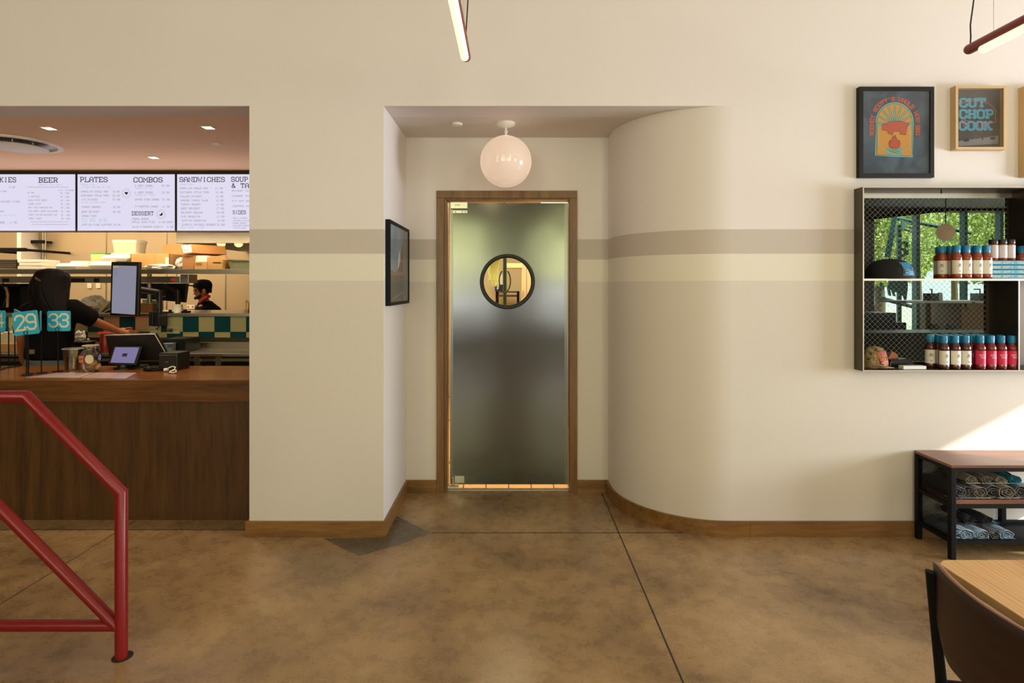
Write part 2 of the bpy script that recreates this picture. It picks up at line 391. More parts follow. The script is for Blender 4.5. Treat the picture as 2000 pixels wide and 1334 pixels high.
def strip(mb, pts, w, f, caps=.45):
    """one mitred ribbon along a polyline; successive ribbons sit a hair above each other"""
    pts = [Vector(p) for p in pts]; pts = [p for i, p in enumerate(pts) if i == 0 or (p-pts[i-1]).length > 1e-6]
    if len(pts) < 2: return
    closed = len(pts) > 3 and (pts[0]-pts[-1]).length < 1e-5
    if closed: pts = pts[:-1]
    n = len(pts); L = []; R_ = []
    for i, p in enumerate(pts):
        d1 = (p-pts[i-1]).normalized() if (i > 0 or closed) else None
        d2 = (pts[(i+1) % n]-p).normalized() if (i < n-1 or closed) else None
        q = p
        if d1 is None: q = p-d2*w*caps; d1 = d2
        if d2 is None: q = p+d1*w*caps; d2 = d1
        d = d1+d2
        if d.length < .35: d = d1+Vector((-d1.y, d1.x))*.35
        d.normalize(); k = 1/max(.45, d.dot(d1)); m_ = Vector((-d.y, d.x))*w/2*k
        L.append(q+m_); R_.append(q-m_)
    SEGN[0] = (SEGN[0]+1) % 5
    e = SEGN[0]*.00006+.000004
    o0 = f(Vector((0, 0))); 
    try:
        c = f(pts[0]); nn = (f(pts[0]+Vector((.01, 0)))-c).cross(f(pts[0]+Vector((0, .01)))-c)
        nn = nn.normalized()*e if nn.length > 0 else Vector((0, 0, 0))
    except Exception: nn = Vector((0, 0, 0))
    vs = [f(p)+nn*(1+i*.000006/e) for i, p in enumerate(L)]+[f(p)+nn*(1+i*.000006/e) for i, p in enumerate(R_)]
    mb.add(vs, [(n+i, n+(i+1) % n, (i+1) % n, i) for i in range(n if closed else n-1)])
def seg(mb, a, b, w, f): strip(mb, [a, b], w, f)
def text(mb, s, o, h, u=(1, 0, 0), v=(0, 0, 1), w=1.0, adv=5.6, align='l', serif=True, curve=None, sx=1.0):
    o, u, v = Vector(o), Vector(u), Vector(v); k = h/6.0
    tot = (len(s)*adv-(adv-4))*k*sx
    x = 0 if align == 'l' else (-tot/2 if align == 'c' else -tot)
    for ch in s:
        def f(p, x=x):
            px, py = x+p.x*k*sx, p.y*k
            if curve: return curve(px, py)
            return o+u*px+v*py
        for pl in G.get(ch, []):
            strip(mb, pl, w, f)
            if serif and ch in SERIF:
                for (p, q) in ((pl[0], pl[1]), (pl[-1], pl[-2])):
                    if p[1] in (0, 6) and abs(p[0]-q[0]) < abs(p[1]-q[1]):
                        l = 1.25 if w > .9 else 1.0
                        strip(mb, [(p[0]-l+w*.45, p[1]+(w*.1 if p[1] == 0 else -w*.1)), (p[0]+l-w*.45, p[1]+(w*.1 if p[1] == 0 else -w*.1))], w*.8, f)
        x += adv*k*sx
def wire(mb, pts, w, f): strip(mb, pts, w, f)

M_wall = wall_paint()
M_ceil = mat('ceiling_paint', (205, 196, 182), .7)
M_soff = mat('soffit_paint', (222, 212, 202), .6)
M_floor = concrete('polished_concrete', (152, 122, 84), (98, 76, 52), (184, 152, 106))
M_patch = concrete('patched_concrete', (94, 82, 66), (76, 66, 54), (112, 98, 80), seed=5)
M_cut = mat('dark_floor_joint', (38, 29, 20), .9)  # even dark tone for the floor cuts and the rail base ring
M_oakh = wood('oak_horizontal_grain', (98, 66, 27), (146, 103, 50), (1.2, 14, 14), 5., .38, fleck=.18)
M_oakv = wood('oak_vertical_grain', (98, 66, 27), (142, 100, 48), (14, 14, 1.0), 5., .40, fleck=.0)
M_ctop = wood('oak_counter_top', (112, 68, 30), (150, 96, 48), (1.2, 12, 12), 5., .22)
M_apron = wood('oak_counter_apron', (78, 46, 18), (122, 78, 34), (1.2, 14, 14), 5., .36, fleck=.12)
M_cfront = wood('oak_counter_front', (62, 38, 14), (96, 62, 26), (16, 16, 1.2), 4.5, .42)
M_walnut = wood('walnut_laminate', (98, 60, 42), (142, 92, 68), (1.2, 12, 12), 5., .32)
M_pine = wood('pine_plywood', (204, 148, 92), (236, 194, 138), (9, 1.1, 9), 2.6, .3, .03, waves=True)
M_ply = wood('dark_bent_plywood', (38, 20, 12), (56, 30, 17), (8, 1.2, 8), 4, .5)
M_plyedge = wood('plywood_edge', (120, 76, 50), (150, 98, 66), (3, 3, 30), 5, .3)
M_black = mat('black_metal', (15, 14, 14), .55, .0, spec=.15)
M_blackp = mat('black_plastic', (17, 16, 16), .38)
M_rubber = mat('black_rubber', (20, 18, 16), .5)
M_red = mat('red_powder_coat', (122, 16, 17), .34, .0, spec=.4, coat=.08)
M_lred = mat('lamp_red_metal', (122, 34, 26), .35, .2)
M_steel = brushed('brushed_stainless', (176, 172, 160), .30, (40, 40, .7), wave=0)
M_door = brushed('door_stainless', (112, 109, 103), .16, (60, 60, .35), bump=.035, wave=.14)
M_steelh = brushed('stainless_horizontal', (190, 184, 166), .3, (.6, 40, 40))
M_satin = mat('satin_nickel', (204, 200, 180), .3, .9)
M_kwall = brushed('kitchen_wall_panel', (202, 182, 148), .42, (1, 30, 30), metal=.35)
M_white = mat('white_enamel', (236, 232, 226), .4)
M_cream = mat('cream_plate', (214, 204, 168), .4)
M_foam = mat('white_foam_container', (236, 228, 210), .6)
M_card = mat('corrugated_cardboard', (190, 146, 88), .75, var=.08, vs=8)
M_cardd = mat('brown_cardboard', (160, 112, 62), .75, var=.08, vs=8)
M_paper = mat('white_paper', (232, 226, 212), .6)
M_tealt = mat('teal_glazed_tile', (16, 78, 84), .16)
M_creamt = mat('cream_glazed_tile', (206, 190, 136), .2)
M_grout = mat('tile_grout', (78, 70, 50), .8)
M_sign = mat('turquoise_plastic', (58, 186, 222), .4)
M_ink = mat('black_ink', (34, 32, 38), .6)
M_glass = clear('clear_glass', (246, 250, 246), .10)
M_winglass = clear('window_glass', (242, 250, 244), .0016)
M_wire = mat('safety_glass_wire', (196, 194, 186), .4, .4)
# ================================================================ SETTING
YF = 3.622      # near plane of the striped wall
YB = 4.391      # back plane of the door niche
ZS = 2.738      # soffit height
XL, XR = -1.672, -.818      # the pier
# floor with its saw cuts
m = MB(); m.box((-10, -6.2, -.12), (12.5, 12.0, 0)); struct(m.build('floor', M_floor))
m = MB(); m.cur = 0
def cutl(a, b, w=.005):
    a = Vector(a); b = Vector(b); d = (b-a).normalized(); n = Vector((-d.y, d.x))*w/2
    m.prism([(a.x-n.x, a.y-n.y), (b.x-n.x, b.y-n.y), (b.x+n.x, b.y+n.y), (a.x+n.x, a.y+n.y)], (0, 0, .0002), (1, 0, 0), (0, 1, 0), (0, 0, .0006))
cutl((.672, -6), (.690, 4.38), .007)
cutl((-2.562, -6), (-2.556, 3.86), .006)
cutl((-.525, 3.668), (1.30, 3.668), .008)
cutl((-9, 3.715), (-1.72, 3.715), .008)
cutl((-9, .4), (7, .4), .004)
struct(m.build('floor_saw_cuts', M_cut))
m = MB(); m.prism([(-1.185, 3.585), (-1.04, 3.46), (-.899, 3.352), (-.85, 3.385), (-.765, 3.452), (-.70, 3.49), (-.62, 3.58), (-.521, 3.668), (-.66, 3.80), (-.79, 3.93), (-.84, 3.93), (-.84, 3.6)], (0, 0, .0002), (1, 0, 0), (0, 1, 0), (0, 0, .0008))
struct(m.build('floor_patch', M_patch))
# main striped wall: header, pier, curved corner, wall around the display recess
m = MB()
m.box((-10, YF, ZS), (7.4, YF+.24, 4.25))
m.box((XL, YF, 0), (XR, 4.9, ZS))
CX, R0 = 1.392, .65
arc = [(.742, YB+.3), (.742, YF+R0)]+[(CX-R0*math.cos(a), YF+R0-R0*math.sin(a)) for a in [PI/2*i/28 for i in range(1, 28)]]+[(CX, YF), (CX, YB+.3)]
m.prism(arc, (0, 0, 0), (1, 0, 0), (0, 1, 0), (0, 0, ZS))
RX0, RX1, RZ0, RZ1 = 2.182, 4.60, 1.066, 2.203     # recess of the steel display
m.box((CX, YF, 0), (RX0, YF+.2, ZS)); m.box((RX0, YF, 0), (RX1, YF+.2, RZ0)); m.box((RX0, YF, RZ1), (RX1, YF+.2, ZS)); m.box((RX1, YF, 0), (7.4, YF+.2, ZS))
o = m.build('wall_front', M_wall); struct(o)
for p in o.data.polygons: p.use_smooth = True
o.data.set_sharp_from_angle(angle=math.radians(20))
# niche back wall with the door opening
DX0, DX1, DZ1 = -.505, .462, 2.270
m = MB(); m.box((XR-.02, YB, 0), (DX0, YB+.14, ZS)); m.box((DX1, YB, 0), (.9, YB+.14, ZS)); m.box((DX0, YB, DZ1), (DX1, YB+.14, ZS))
struct(m.build('wall_niche', M_wall))
m = MB(); m.box((XR-.05, YF+.24, ZS), (1.6, 4.9, ZS+.1)); struct(m.build('ceiling_niche', M_soff))
m = MB(); m.box((-10, YF+.24, ZS), (XR-.05, 9.0, ZS+.1)); struct(m.build('ceiling_kitchen', mat('kitchen_ceiling_paint', (244, 206, 170), .6)))
m = MB(); m.box((-10, -6.2, 4.25), (7.4, YF+.24, 4.35)); struct(m.build('ceiling', M_ceil))
# rest of the dining room: rear wall with two windows, right wall with a window and an opening added for fill light
m = MB()
m.box((-10, -6.2, 0), (-3.7, -6, 4.25)); m.box((3.7, -6.2, 0), (7.4, -6, 4.25)); m.box((-.5, -6.2, 0), (.5, -6, 4.25))
m.box((-3.7, -6.2, 0), (-.5, -6, .8)); m.box((.5, -6.2, 0), (3.7, -6, .8)); m.box((-3.7, -6.2, 3.2), (-.5, -6, 4.25)); m.box((.5, -6.2, 3.2), (3.7, -6, 4.25))
struct(m.build('wall_back', mat('dim_wall_paint', (150, 132, 108), .7)))
m = MB()
WY0, WY1 = .70, 3.3
m.box((7.3, -6, 0), (7.5, -5, 4.25)); m.box((7.3, -2.5, 0), (7.5, WY0, 4.25)); m.box((7.3, -5, 0), (7.5, -2.5, .9)); m.box((7.3, -5, 2.9), (7.5, -2.5, 4.25)); m.box((7.3, WY1, 0), (7.5, 4, 4.25)); m.box((7.3, WY0, 0), (7.5, WY1, .6)); m.box((7.3, WY0, 3.06), (7.5, WY1, 4.25))
struct(m.build('wall_right', mat('side_wall_paint', (205, 192, 172), .7)))
m = MB(); m.box((-10, -6, 0), (-9.8, 9, 4.25)); struct(m.build('wall_left', mat('dim_wall_paint', (150, 132, 108), .7)))
# unseen canopy with a side wall, added to keep sun out of the rear windows
m = MB(); m.box((-4.2, -9.5, 3.3), (4.8, -6.2, 3.4)); m.box((3.9, -9.5, 0), (4.2, -6.2, 3.3)); struct(m.build('rear_sun_blocker', M_black))
# baseboards
def bboard(name, pts, h=.097, t=.018):
    pts = [Vector((p[0], p[1])) for p in pts]; q = []
    for i, p in enumerate(pts):
        a = pts[max(i-1, 0)]; c = pts[min(i+1, len(pts)-1)]
        n1 = (p-a).normalized() if i > 0 else (c-p).normalized(); n2 = (c-p).normalized() if i < len(pts)-1 else n1
        d = (n1+n2).normalized(); k = 1/max(.5, d.dot(n1)); nn = Vector((d.y, -d.x))
        q.append(p+nn*t*k)
    poly = [tuple(p) for p in pts]+[tuple(p) for p in reversed(q)]
    mb = MB(); n = len(pts)
    vs = []
    for i in range(n):
        a = pts[i]; b = q[i]
        vs += [(a.x, a.y, 0), (b.x, b.y, 0), (b.x, b.y, h), (a.x, a.y, h)]
    fs = []
    for i in range(n-1):
        k = 4*i; l = k+4
        fs += [(k+1, l+1, l+2, k+2), (k+2, l+2, l+3, k+3), (k, k+1, k+2, k+3)[::-1] if i == 0 else (k+3, l+3, l, k)]
    fs += [(0, 1, 2, 3), (4*n-4, 4*n-3, 4*n-2, 4*n-1)]
    mb.add(vs, fs)
    o = mb.build(name, M_oakh, smooth=30); return struct(o)
bboard('baseboard_pier', [(XL, YF+.10), (XL, YF), (XR, YF), (XR, YB)])
bboard('baseboard_niche_left', [(XR+.018, YB), (-.582, YB)])
bboard('baseboard_niche_right', [(.503, YB), (.742, YB)])
bboard('baseboard_curve', [(.742, YB-.018), (.742, YF+R0)]+[(CX-R0*math.cos(a), YF+R0-R0*math.sin(a)) for a in [PI/2*i/28 for i in range(1, 28)]]+[(CX, YF), (1.508, YF)])
bboard('baseboard_right', [(1.5095, YF), (7.3, YF)])

# ---------------------------------------------------------------- door
YD = 4.44
m = MB()
w = .058
for (a, b) in (((-.581, YB-.018, 0), (-.581+w, YB, 2.3255-w)), ((.502-w, YB-.018, 0), (.502, YB, 2.3255-w)), ((-.581, YB-.018, 2.326-w), (.502, YB, 2.326))): m.box(a, b)
for (a, b) in (((DX0-.019, YB-.002, 0), (DX0+.004, YB+.14, 2.257)), ((DX1-.019, YB-.002, 0), (DX1+.004, YB+.14, 2.257)), ((DX0-.019, YB-.002, 2.2575), (DX1+.004, YB+.14, 2.28))): m.box(a, b)
struct(m.build('door_1_frame', M_oakv, bevel=.002))
d1 = bpy.data.objects.new('door_1', None); COL.objects.link(d1); d1.location = (-.47, YD, 0); d1['kind'] = 'structure'
sl0, sl1, sb, st = -.484, .437, .046, 2.240
pc = Vector((X(991, YD), 0, Z(550, YD))); ro, ri = 54*YD/F, 46.5*YD/F
m = MB(d1); n = 64
ring = [(pc.x+(ri+.004)*math.cos(2*PI*i/n), pc.z+(ri+.004)*math.sin(2*PI*i/n)) for i in range(n)]
def onrect(t):
    c, s_ = math.cos(t), math.sin(t); k = 1e9
    if c > 1e-9: k = min(k, (sl1-pc.x)/c)
    if c < -1e-9: k = min(k, (sl0-pc.x)/c)
    if s_ > 1e-9: k = min(k, (st-pc.z)/s_)
    if s_ < -1e-9: k = min(k, (sb-pc.z)/s_)
    return (pc.x+c*k, pc.z+s_*k)
angs = sorted(set([2*PI*i/n for i in range(n)]+[math.atan2(zz-pc.z, xx-pc.x) % (2*PI) for xx in (sl0, sl1) for zz in (sb, st)]))
inn = [(pc.x+(ri+.004)*math.cos(t), pc.z+(ri+.004)*math.sin(t)) for t in angs]; out = [onrect(t) for t in angs]; k = len(angs)
for y0 in (YD, YD+.03):
    m.add([(p[0], y0, p[1]) for p in inn+out], [(i, (i+1) % k, k+(i+1) % k, k+i) for i in range(k)])
m.add([(p[0], y, p[1]) for y in (YD, YD+.03) for p in out], [(i, (i+1) % k, k+(i+1) % k, k+i) for i in range(k)])
m.add([(p[0], y, p[1]) for y in (YD, YD+.03) for p in inn], [(i, (i+1) % k, k+(i+1) % k, k+i) for i in range(k)])
m.build('door_panel', M_door, d1)
m = MB(d1)
for xx in (sl0, sl1-.012): m.box((xx-.001, YD-.004, sb), (xx+.013, YD+.032, st)); 
for xx in (sl0+.016, sl1-.026): m.box((xx, YD-.003, sb), (xx+.008, YD, st))
m.build('edge_trim', mat('door_edge_steel', (140, 136, 122), .3, 1.), d1, bevel=.001)
m = MB(d1)
pr = [(ri-.002, -.012), (ri, -.017), ((ri+ro)/2, -.022), (ro-.003, -.017), (ro, 0), (ro, .002), (ri, .002)]
vs = []; fs = []; q = len(pr)
for i in range(72):
    t = 2*PI*i/72
    for (r, dy) in pr: vs.append((pc.x+r*math.cos(t), YD+dy, pc.z+r*math.sin(t)))
for i in range(72):
    for j in range(q-1): fs.append((i*q+j, i*q+j+1, ((i+1) % 72)*q+j+1, ((i+1) % 72)*q+j))
m.add(vs, fs); m.build('porthole_gasket', M_rubber, d1, smooth=50)
m = MB(d1); m.cyl((pc.x, YD+.012, pc.z), (pc.x, YD+.018, pc.z), ri+.003, 64); m.build('porthole_pane', M_winglass, d1)
m = MB(d1)   # top pivot closer and lower hinge
m.box((X(881, YD), YD-.05, Z(396.5, YD)), (X(914, YD), YD-.004, Z(409, YD))); m.box((X(882, YD), YD-.012, Z(411, YD)), (X(913, YD), YD-.002, Z(417, YD)))
cl = m.build('door_closer', M_satin, d1, bevel=.002); cl['label'] = 'satin pivot closer box at the top corner'
m = MB(d1)
for q in (884, 890, 903, 909): m.cyl((X(q, YD), YD-.0135, Z(414, YD)), (X(q, YD), YD-.011, Z(414, YD)), .0045, 10)
m.build('screw', M_ink, cl)
m = MB(d1); text(m, 'BOMMER', (X(890, YD), YD-.0505, Z(403, YD)), .007, w=1., serif=False); m.build('lettering', M_ink, cl)
m = MB(d1)
m.cyl((X(885, YD), YD-.02, .05), (X(885, YD), YD-.02, Z(930, YD)), .011, 16); m.box((X(888, YD), YD-.006, Z(943, YD)), (X(907, YD), YD, Z(929.5, YD)))
m.box((X(875, YD), YD-.035, .022), (X(896, YD), YD-.004, .04))
m.build('hinge', M_satin, d1, bevel=.001)
m = MB(); m.box((DX0, YB+.02, 0), (DX1, YB+.05, .014)); struct(m.build('door_1_threshold', mat('worn_aluminium', (176, 166, 146), .5, .5), bevel=.002))
# corridor behind the door
M_corr = mat('corridor_wall', (226, 206, 174), .6)
m = MB(); m.box((XL+.1, 8.2, 0), (1.6, 8.3, 2.8)); m.box((-1.2, YB+.14, 0), (-1.1, 8.2, 2.8)); m.box((1.1, YB+.14, 0), (1.2, 8.2, 2.8))
m.box((.34, 6.6, 0), (1.1, 6.7, 2.8)); struct(m.build('wall_corridor', M_corr))
m = MB(); m.box((-1.2, YB+.5, 2.72), (1.2, 8.3, 2.8)); struct(m.build('ceiling_corridor', M_corr))
m = MB()
m.cur = 0
tl = .178
m.box((-1.1, YB+.14, -.02), (1.1, 8.2, .006)); m.box((DX0+.001, YB+.051, -.02), (DX1-.001, YB+.14, .006)); m.cur = 1
for i in range(12):
    x0 = -1.095+i*tl
    if x0+tl > DX0 and x0 < DX1: m.box((max(x0+.004, DX0+.006), YB+.052, .006), (min(x0+tl-.004, DX1-.006), YB+.14, .012))
    for j in range(20):
        x0 = -1.095+i*tl; y0 = YB+.145+j*tl
        if x0+tl < 1.12 and y0 < 8.1: m.box((x0+.004, y0+.004, .006), (x0+tl-.004, y0+tl-.004, .012))
struct(m.build('floor_corridor', [M_grout, mat('quarry_tile', (240, 196, 130), .4)]))
t = thing('support_post', (X(986, 5.6), 5.6, 0), 'dark green steel post seen through the round door window', 'post')
m = MB(t); m.cyl((X(986, 5.6), 5.6, .012), (X(986, 5.6), 5.6, 2.0), .019, 16); m.cyl((X(986, 5.6), 5.6, 2.0), (X(986, 5.6), 5.6, 2.72), .012, 12); m.build('pole', mat('green_enamel', (30, 66, 48), .35), t, smooth=40)
m = MB(t); m.box((X(986, 5.6)-.05, 5.55, .012), (X(986, 5.6)+.05, 5.65, .03)); m.build('base_plate', M_black, t)
m = MB(); m.tube([P(986+11*math.sin(a), 549-22*math.cos(a), 5.5) for a in [2*PI*i/26 for i in range(2, 25)]], .006, 8)
tag(m.build('hose', M_blackp, smooth=60), 'black hose looped over the green post behind the door', 'hose')
m = MB(); m.pbox(966, 538, 982, 559, 7.9, .02); tag(m.build('notice_sheet', M_paper), 'white sheet on the far corridor wall, seen through the porthole', 'notice')
t = thing('storage_shelf', (X(978, 7.5), 7.7, 0), 'dark shelf with two brown boards behind the green post', 'shelf')
m = MB(t)
for yy in (569, 577, 598): m.pbox(968, yy, 1012, yy+3, 7.5, .5)
m.build('board', mat('dark_wood', (88, 52, 30), .5), t)
m = MB(t)
for xx in (968, 1010):
    for yy in (7.5, 7.97): m.box((X(xx, 7.5), yy, 0.012), (X(xx, 7.5)+.03, yy+.03, Z(569, 7.5)))
m.build('upright', M_black, t)
for i, (xx, c) in enumerate(((967, (40, 50, 110)), (974, (36, 36, 80)))):
    m = MB(); m.lathe([(.03, 0), (.035, .07), (.03, .085), (.03, .09)], (X(xx+4, 7.6), 7.62, Z(569, 7.5)), 14)
    tag(m.build('canister', mat('canister_%d' % i, c, .4), smooth=40), ('lighter' if i == 0 else 'darker')+' blue canister on the shelf seen through the porthole', 'canister')
m = MB()
random.seed(3)
for i in range(9):
    xx = 955+i*2.2; D = 5.9+.05*i; yb = 548+random.random()*22
    pts = [(X(xx+random.uniform(-1, 1), D), D, Z(yy, D)) for yy in range(505, int(yb), 6)]
    if len(pts) > 1: m.tube(pts, .01, 6)
m.box((X(950, 5.9), 5.88, Z(505, 5.9)), (X(978, 6.3), 6.32, Z(501, 5.9)))
tag(m.build('hanging_tags', mat('yellow_green_plastic', (206, 208, 132), .5)), 'yellow green strips hanging in the corridor behind the porthole', 'strips', kind='stuff')
m = MB()
for (a, b, c, d) in ((990, 514, 1020, 523), ): m.pbox(a, b, c, d, 6.28, .3)
struct(m.build('trim_3', mat('cream_trim', (238, 208, 158), .5)))
t = thing('corridor_cabinet', (X(1028, 6.5), 6.3, 0), 'tall beige cabinet with a silver handle seen through the porthole', 'cabinet')
m = MB(t); m.box((X(1018, 6.5), 6.3, .012), (1.05, 6.6, 2.2)); m.build('body', mat('beige_laminate', (222, 196, 152), .5), t)
m = MB(t); m.tube([(X(1022, 6.3), 6.29, Z(568, 6.3)), (X(1022, 6.3), 6.27, Z(569, 6.3)), (X(1022, 6.3), 6.27, Z(579, 6.3)), (X(1022, 6.3), 6.29, Z(580, 6.3))], .006, 8); m.build('handle', M_satin, t)
m = MB(t); m.box((X(1028, 6.3), 6.298, .1), (X(1028.6, 6.3), 6.301, 2.15)); m.build('door_gap', M_ink, t)

# ---------------------------------------------------------------- niche ceiling lamp and sensor
gl = thing('globe_lamp', (-.043, 4.0, 2.738), 'opal white glass globe lamp hanging from the niche ceiling', 'lamp')
m = MB(); m.lathe([(.066, 0), (.066, -.008), (.058, -.020), (.030, -.030), (.012, -.034)], n=32); m.build('canopy', M_white, gl, smooth=50)
m = MB(); m.cyl((0, 0, -.03), (0, 0, -.10), .008, 14); m.sphere((0, 0, -.062), .013, 14, 8); m.lathe([(.03, -.098), (.03, -.09), (.012, -.088)], n=20); m.build('stem', M_white, gl, smooth=50)
m = MB(); m.sphere((0, 0, -.271), .180, 48, 32); m.build('globe_shade', mat('opal_glass', (150, 140, 130), .12, spec=.6, emit=.62, ec=(255, 218, 188)), gl, smooth=60)
m = MB(); m.lathe([(.036, 0), (.036, -.010), (.030, -.016)], (X(893, 4.01), 4.01, 2.738), 28); tag(m.build('ceiling_sensor', M_white, smooth=40), 'small round white sensor on the niche ceiling left of the globe', 'sensor')

# ---------------------------------------------------------------- suspended tube lamps
def tube_lamp(x, y0, label):
    t = thing('tube_pendant_lamp', (x, y0, 2.80), label, 'lamp', 'suspended tube lamps')
    L = 2.3; r = .0255
    def caps(mb, y0, y1, z, r):
        pts = []; rs = []
        for i in range(7):
            a = PI/2*i/6; pts.append((0, y0+r-r*math.cos(a), z)); rs.append(max(.0015, r*math.sin(a)))
        for i in range(7):
            a = PI/2*(1-i/6); pts.append((0, y1-r+r*math.cos(a), z)); rs.append(max(.0015, r*math.sin(a)))
        mb.tube(pts, r, 20, True, rs)
    m = MB(); caps(m, -L, 0, 0, r); m.build('tube_body', M_lred, t, smooth=60)
    m = MB(); caps(m, -L+.09, -.09, -.034, .0205); m.build('light_diffuser', mat('lit_diffuser', (255, 236, 196), .5, emit=1.5, ec=(255, 230, 180)), t, smooth=60)
    for yw in (-.17, -L+.17): m = MB(); m.cyl((0, yw, .02), (0, yw, 1.44), .0012, 6); m.build('suspension_wire', M_satin, t)
    m = MB()
    pts = [(0, -.03+.0, .023), (0.004, -.028, .06)]+[(.01*math.sin(i*.5)+.004*i, -.03-.012*i, .12+.13*i) for i in range(11)]
    m.tube(pts, .0034, 8); m.build('power_cord', M_blackp, t, smooth=60)
    m = MB(); m.cyl((.04, -.16, 1.43), (.04, -.16, 1.45), .05, 24); m.build('canopy', M_white, t)
    return t
l1 = tube_lamp(X(911, 3.03), 3.03, 'red tube lamp with lit diffuser hanging near the middle of the room')
l2 = dup(l1, (X(1886, 2.93), 2.93, 2.80), 'dark red tube lamp hanging high above the steel display, end toward the pictures')
lamp('tube_lamp_glow_or_fill', 'AREA', (-.24, 1.9, 2.70), 3, (1, .82, .55), .05, 2.0, target=(-.24, 1.9, 0))
lamp('tube_lamp_glow_or_fill', 'AREA', (2.33, 1.8, 2.70), 2, (1, .82, .55), .05, 2.0, target=(2.33, 1.8, 0))

# ---------------------------------------------------------------- handrail
YR = 2.435; rr = .0245
rail = thing('handrail', (X(237, YR), YR, 0), 'red tubular steel handrail standing on the concrete floor', 'handrail')
px = lambda x, y: P(x, y, YR)
m = MB(rail); pz = px(237, 959)
m.tube([(X(237, YR), YR, 0), px(237, 962), px(53, 775), px(-900, 775)], rr, 24); m.build('top_rail', M_red, rail, smooth=40)
m = MB(rail); m.tube([px(230, 1224), px(-206, 784)], rr*.96, 24); m.build('diagonal_brace', M_red, rail, smooth=40)
m = MB(rail); m.tube([px(236, 1222), px(-900, 1222)], rr*.93, 24); m.build('bottom_rail', M_red, rail, smooth=40)
m = MB(rail); m.cyl((X(-900, YR), YR, 0), px(-900, 775), rr, 20); m.build('post', M_red, rail, smooth=40)
m = MB(rail); m.cyl((X(238, YR), YR+.004, 0.0002), (X(238, YR), YR+.004, .002), .040, 28); m.build('base_ring', M_cut, rail)

# ---------------------------------------------------------------- order counter
cn = thing('order_counter', (-4.5, 4.0, 0), 'oak order counter with panelled front under the menu screens', 'counter')
YC = 3.858
m = MB(cn); m.box((-9, YC-.004, .945), (XL-.003, 4.53, .957)); m.box((-9, YC+.05, .88), (XL-.003, 4.53, .945)); m.build('counter_top', M_ctop, cn, bevel=.002)
m = MB(cn); m.box((-9, YC-.006, .806), (XL-.003, YC+.05, .9445)); m.build('apron', M_apron, cn, bevel=.002)
m = MB(cn); m.box((-9, YC+.012, .0), (-1.785, YC+.03, .805)); m.build('front_panel', M_cfront, cn)
m = MB(cn); m.box((-1.785, YC, 0), (XL-.003, YC+.03, .805)); m.build('end_stile', M_cfront, cn, bevel=.001)
m = MB(cn); m.box((-9, 4.4, 0), (XL-.003, 4.5, .88)); m.build('rear_panel', M_cfront, cn)
# ================================================================ KITCHEN
KX0, KX1, KY = -9.8, XL, 8.45
m = MB(); m.box((KX0, KY, 0), (KX1+.1, KY+.1, 2.8)); struct(m.build('wall_kitchen', M_kwall))
m = MB(); m.box((XL-.0, 4.9, 0), (XL+.1, KY, 2.8)); struct(m.build('wall_kitchen_right', M_kwall))
m = MB()
for xx in (87, 207, 325, 440, 350): 
    if xx == 350: continue
    m.pbox(xx-.8, 300, xx+.8, 700, KY-.008, .007)
struct(m.build('trim_4', M_steel))
# bulkhead that carries the menu screens
m = MB(); m.box((KX0, 5.70, 2.15), (KX1, 5.80, ZS)); struct(m.build('wall_bulkhead', mat('bulkhead_paint', (70, 52, 44), .7)))
M_screen = mat('lit_menu_screen', (40, 40, 46), .3, emit=1.0, ec=(226, 222, 244))
M_stxt = mat('menu_ink', (20, 20, 26), .6); M_sgrey = mat('menu_grey_ink', (120, 112, 132), .6, emit=.16, ec=(200, 190, 214)); M_sblue = mat('menu_pale_blue_ink', (60, 70, 80), .6, emit=.62, ec=(160, 220, 240)); M_spink = mat('menu_pale_red_ink', (60, 60, 70), .6, emit=.6, ec=(240, 170, 190))
DS = 5.60
def T(mb, s, x, y, h, w=.9, D=DS-.002, adv=5.6, sx=1.0, al='l', serif=True):
    text(mb, s, P(x, y+h, D), h*D/F, w=w, adv=adv, sx=sx, align=al, serif=serif)
def screen(x0, x1, label, heads, rows, blues, extra=None):
    t = thing('menu_screen', ((X(x0, DS)+X(x1, DS))/2, DS+.05, Z(396, DS)), label, 'screen', 'menu screens over the counter')
    m = MB(t); m.box((X(x0, DS), DS, Z(339, DS)), (X(x1, DS), DS+.05, Z(453.3, DS))); m.build('housing', M_blackp, t, bevel=.003)
    m = MB(t); m.box((X(x0+1.8, DS), DS-.001, Z(340.5, DS)), (X(x1-1.8, DS), DS+.002, Z(450.5, DS))); m.build('display', M_screen, t)
    m = MB(t)
    for (s, x, y, h, sx) in heads: T(m, s, x, y, h, .9, sx=sx)
    m.build('heading', M_stxt, t)
    m = MB(t)
    for (s, x, y, h, sx) in rows: T(m, s, x, y, h, .75, sx=sx, serif=False)
    m.build('menu_text', M_sgrey, t)
    if blues:
        m = MB(t)
        for (s, x, y, h, sx) in blues: T(m, s, x, y, h, .7, sx=sx, serif=False)
        m.build('blue_text', M_sblue, t)
    m = MB(t); m.box((X((x0+x1)/2, DS)-.12, DS+.05, Z(380, DS)), (X((x0+x1)/2, DS)+.12, DS+.099, Z(410, DS))); m.build('bracket', M_black, t)
    if extra: extra(t)
    return t
c = lambda x, y: (x/4.0, 200+y/4.0)     # coordinates read on a 4x enlargement
def R(s, x, y, h=13, sx=None, w=None):
    k = w/(((len(s)*5.6)-1.6)*(h/6.0)) if w else (sx or 1.0)
    return (s, x/4.0, 200+(y-h/2)/4.0, h/4.0, k)
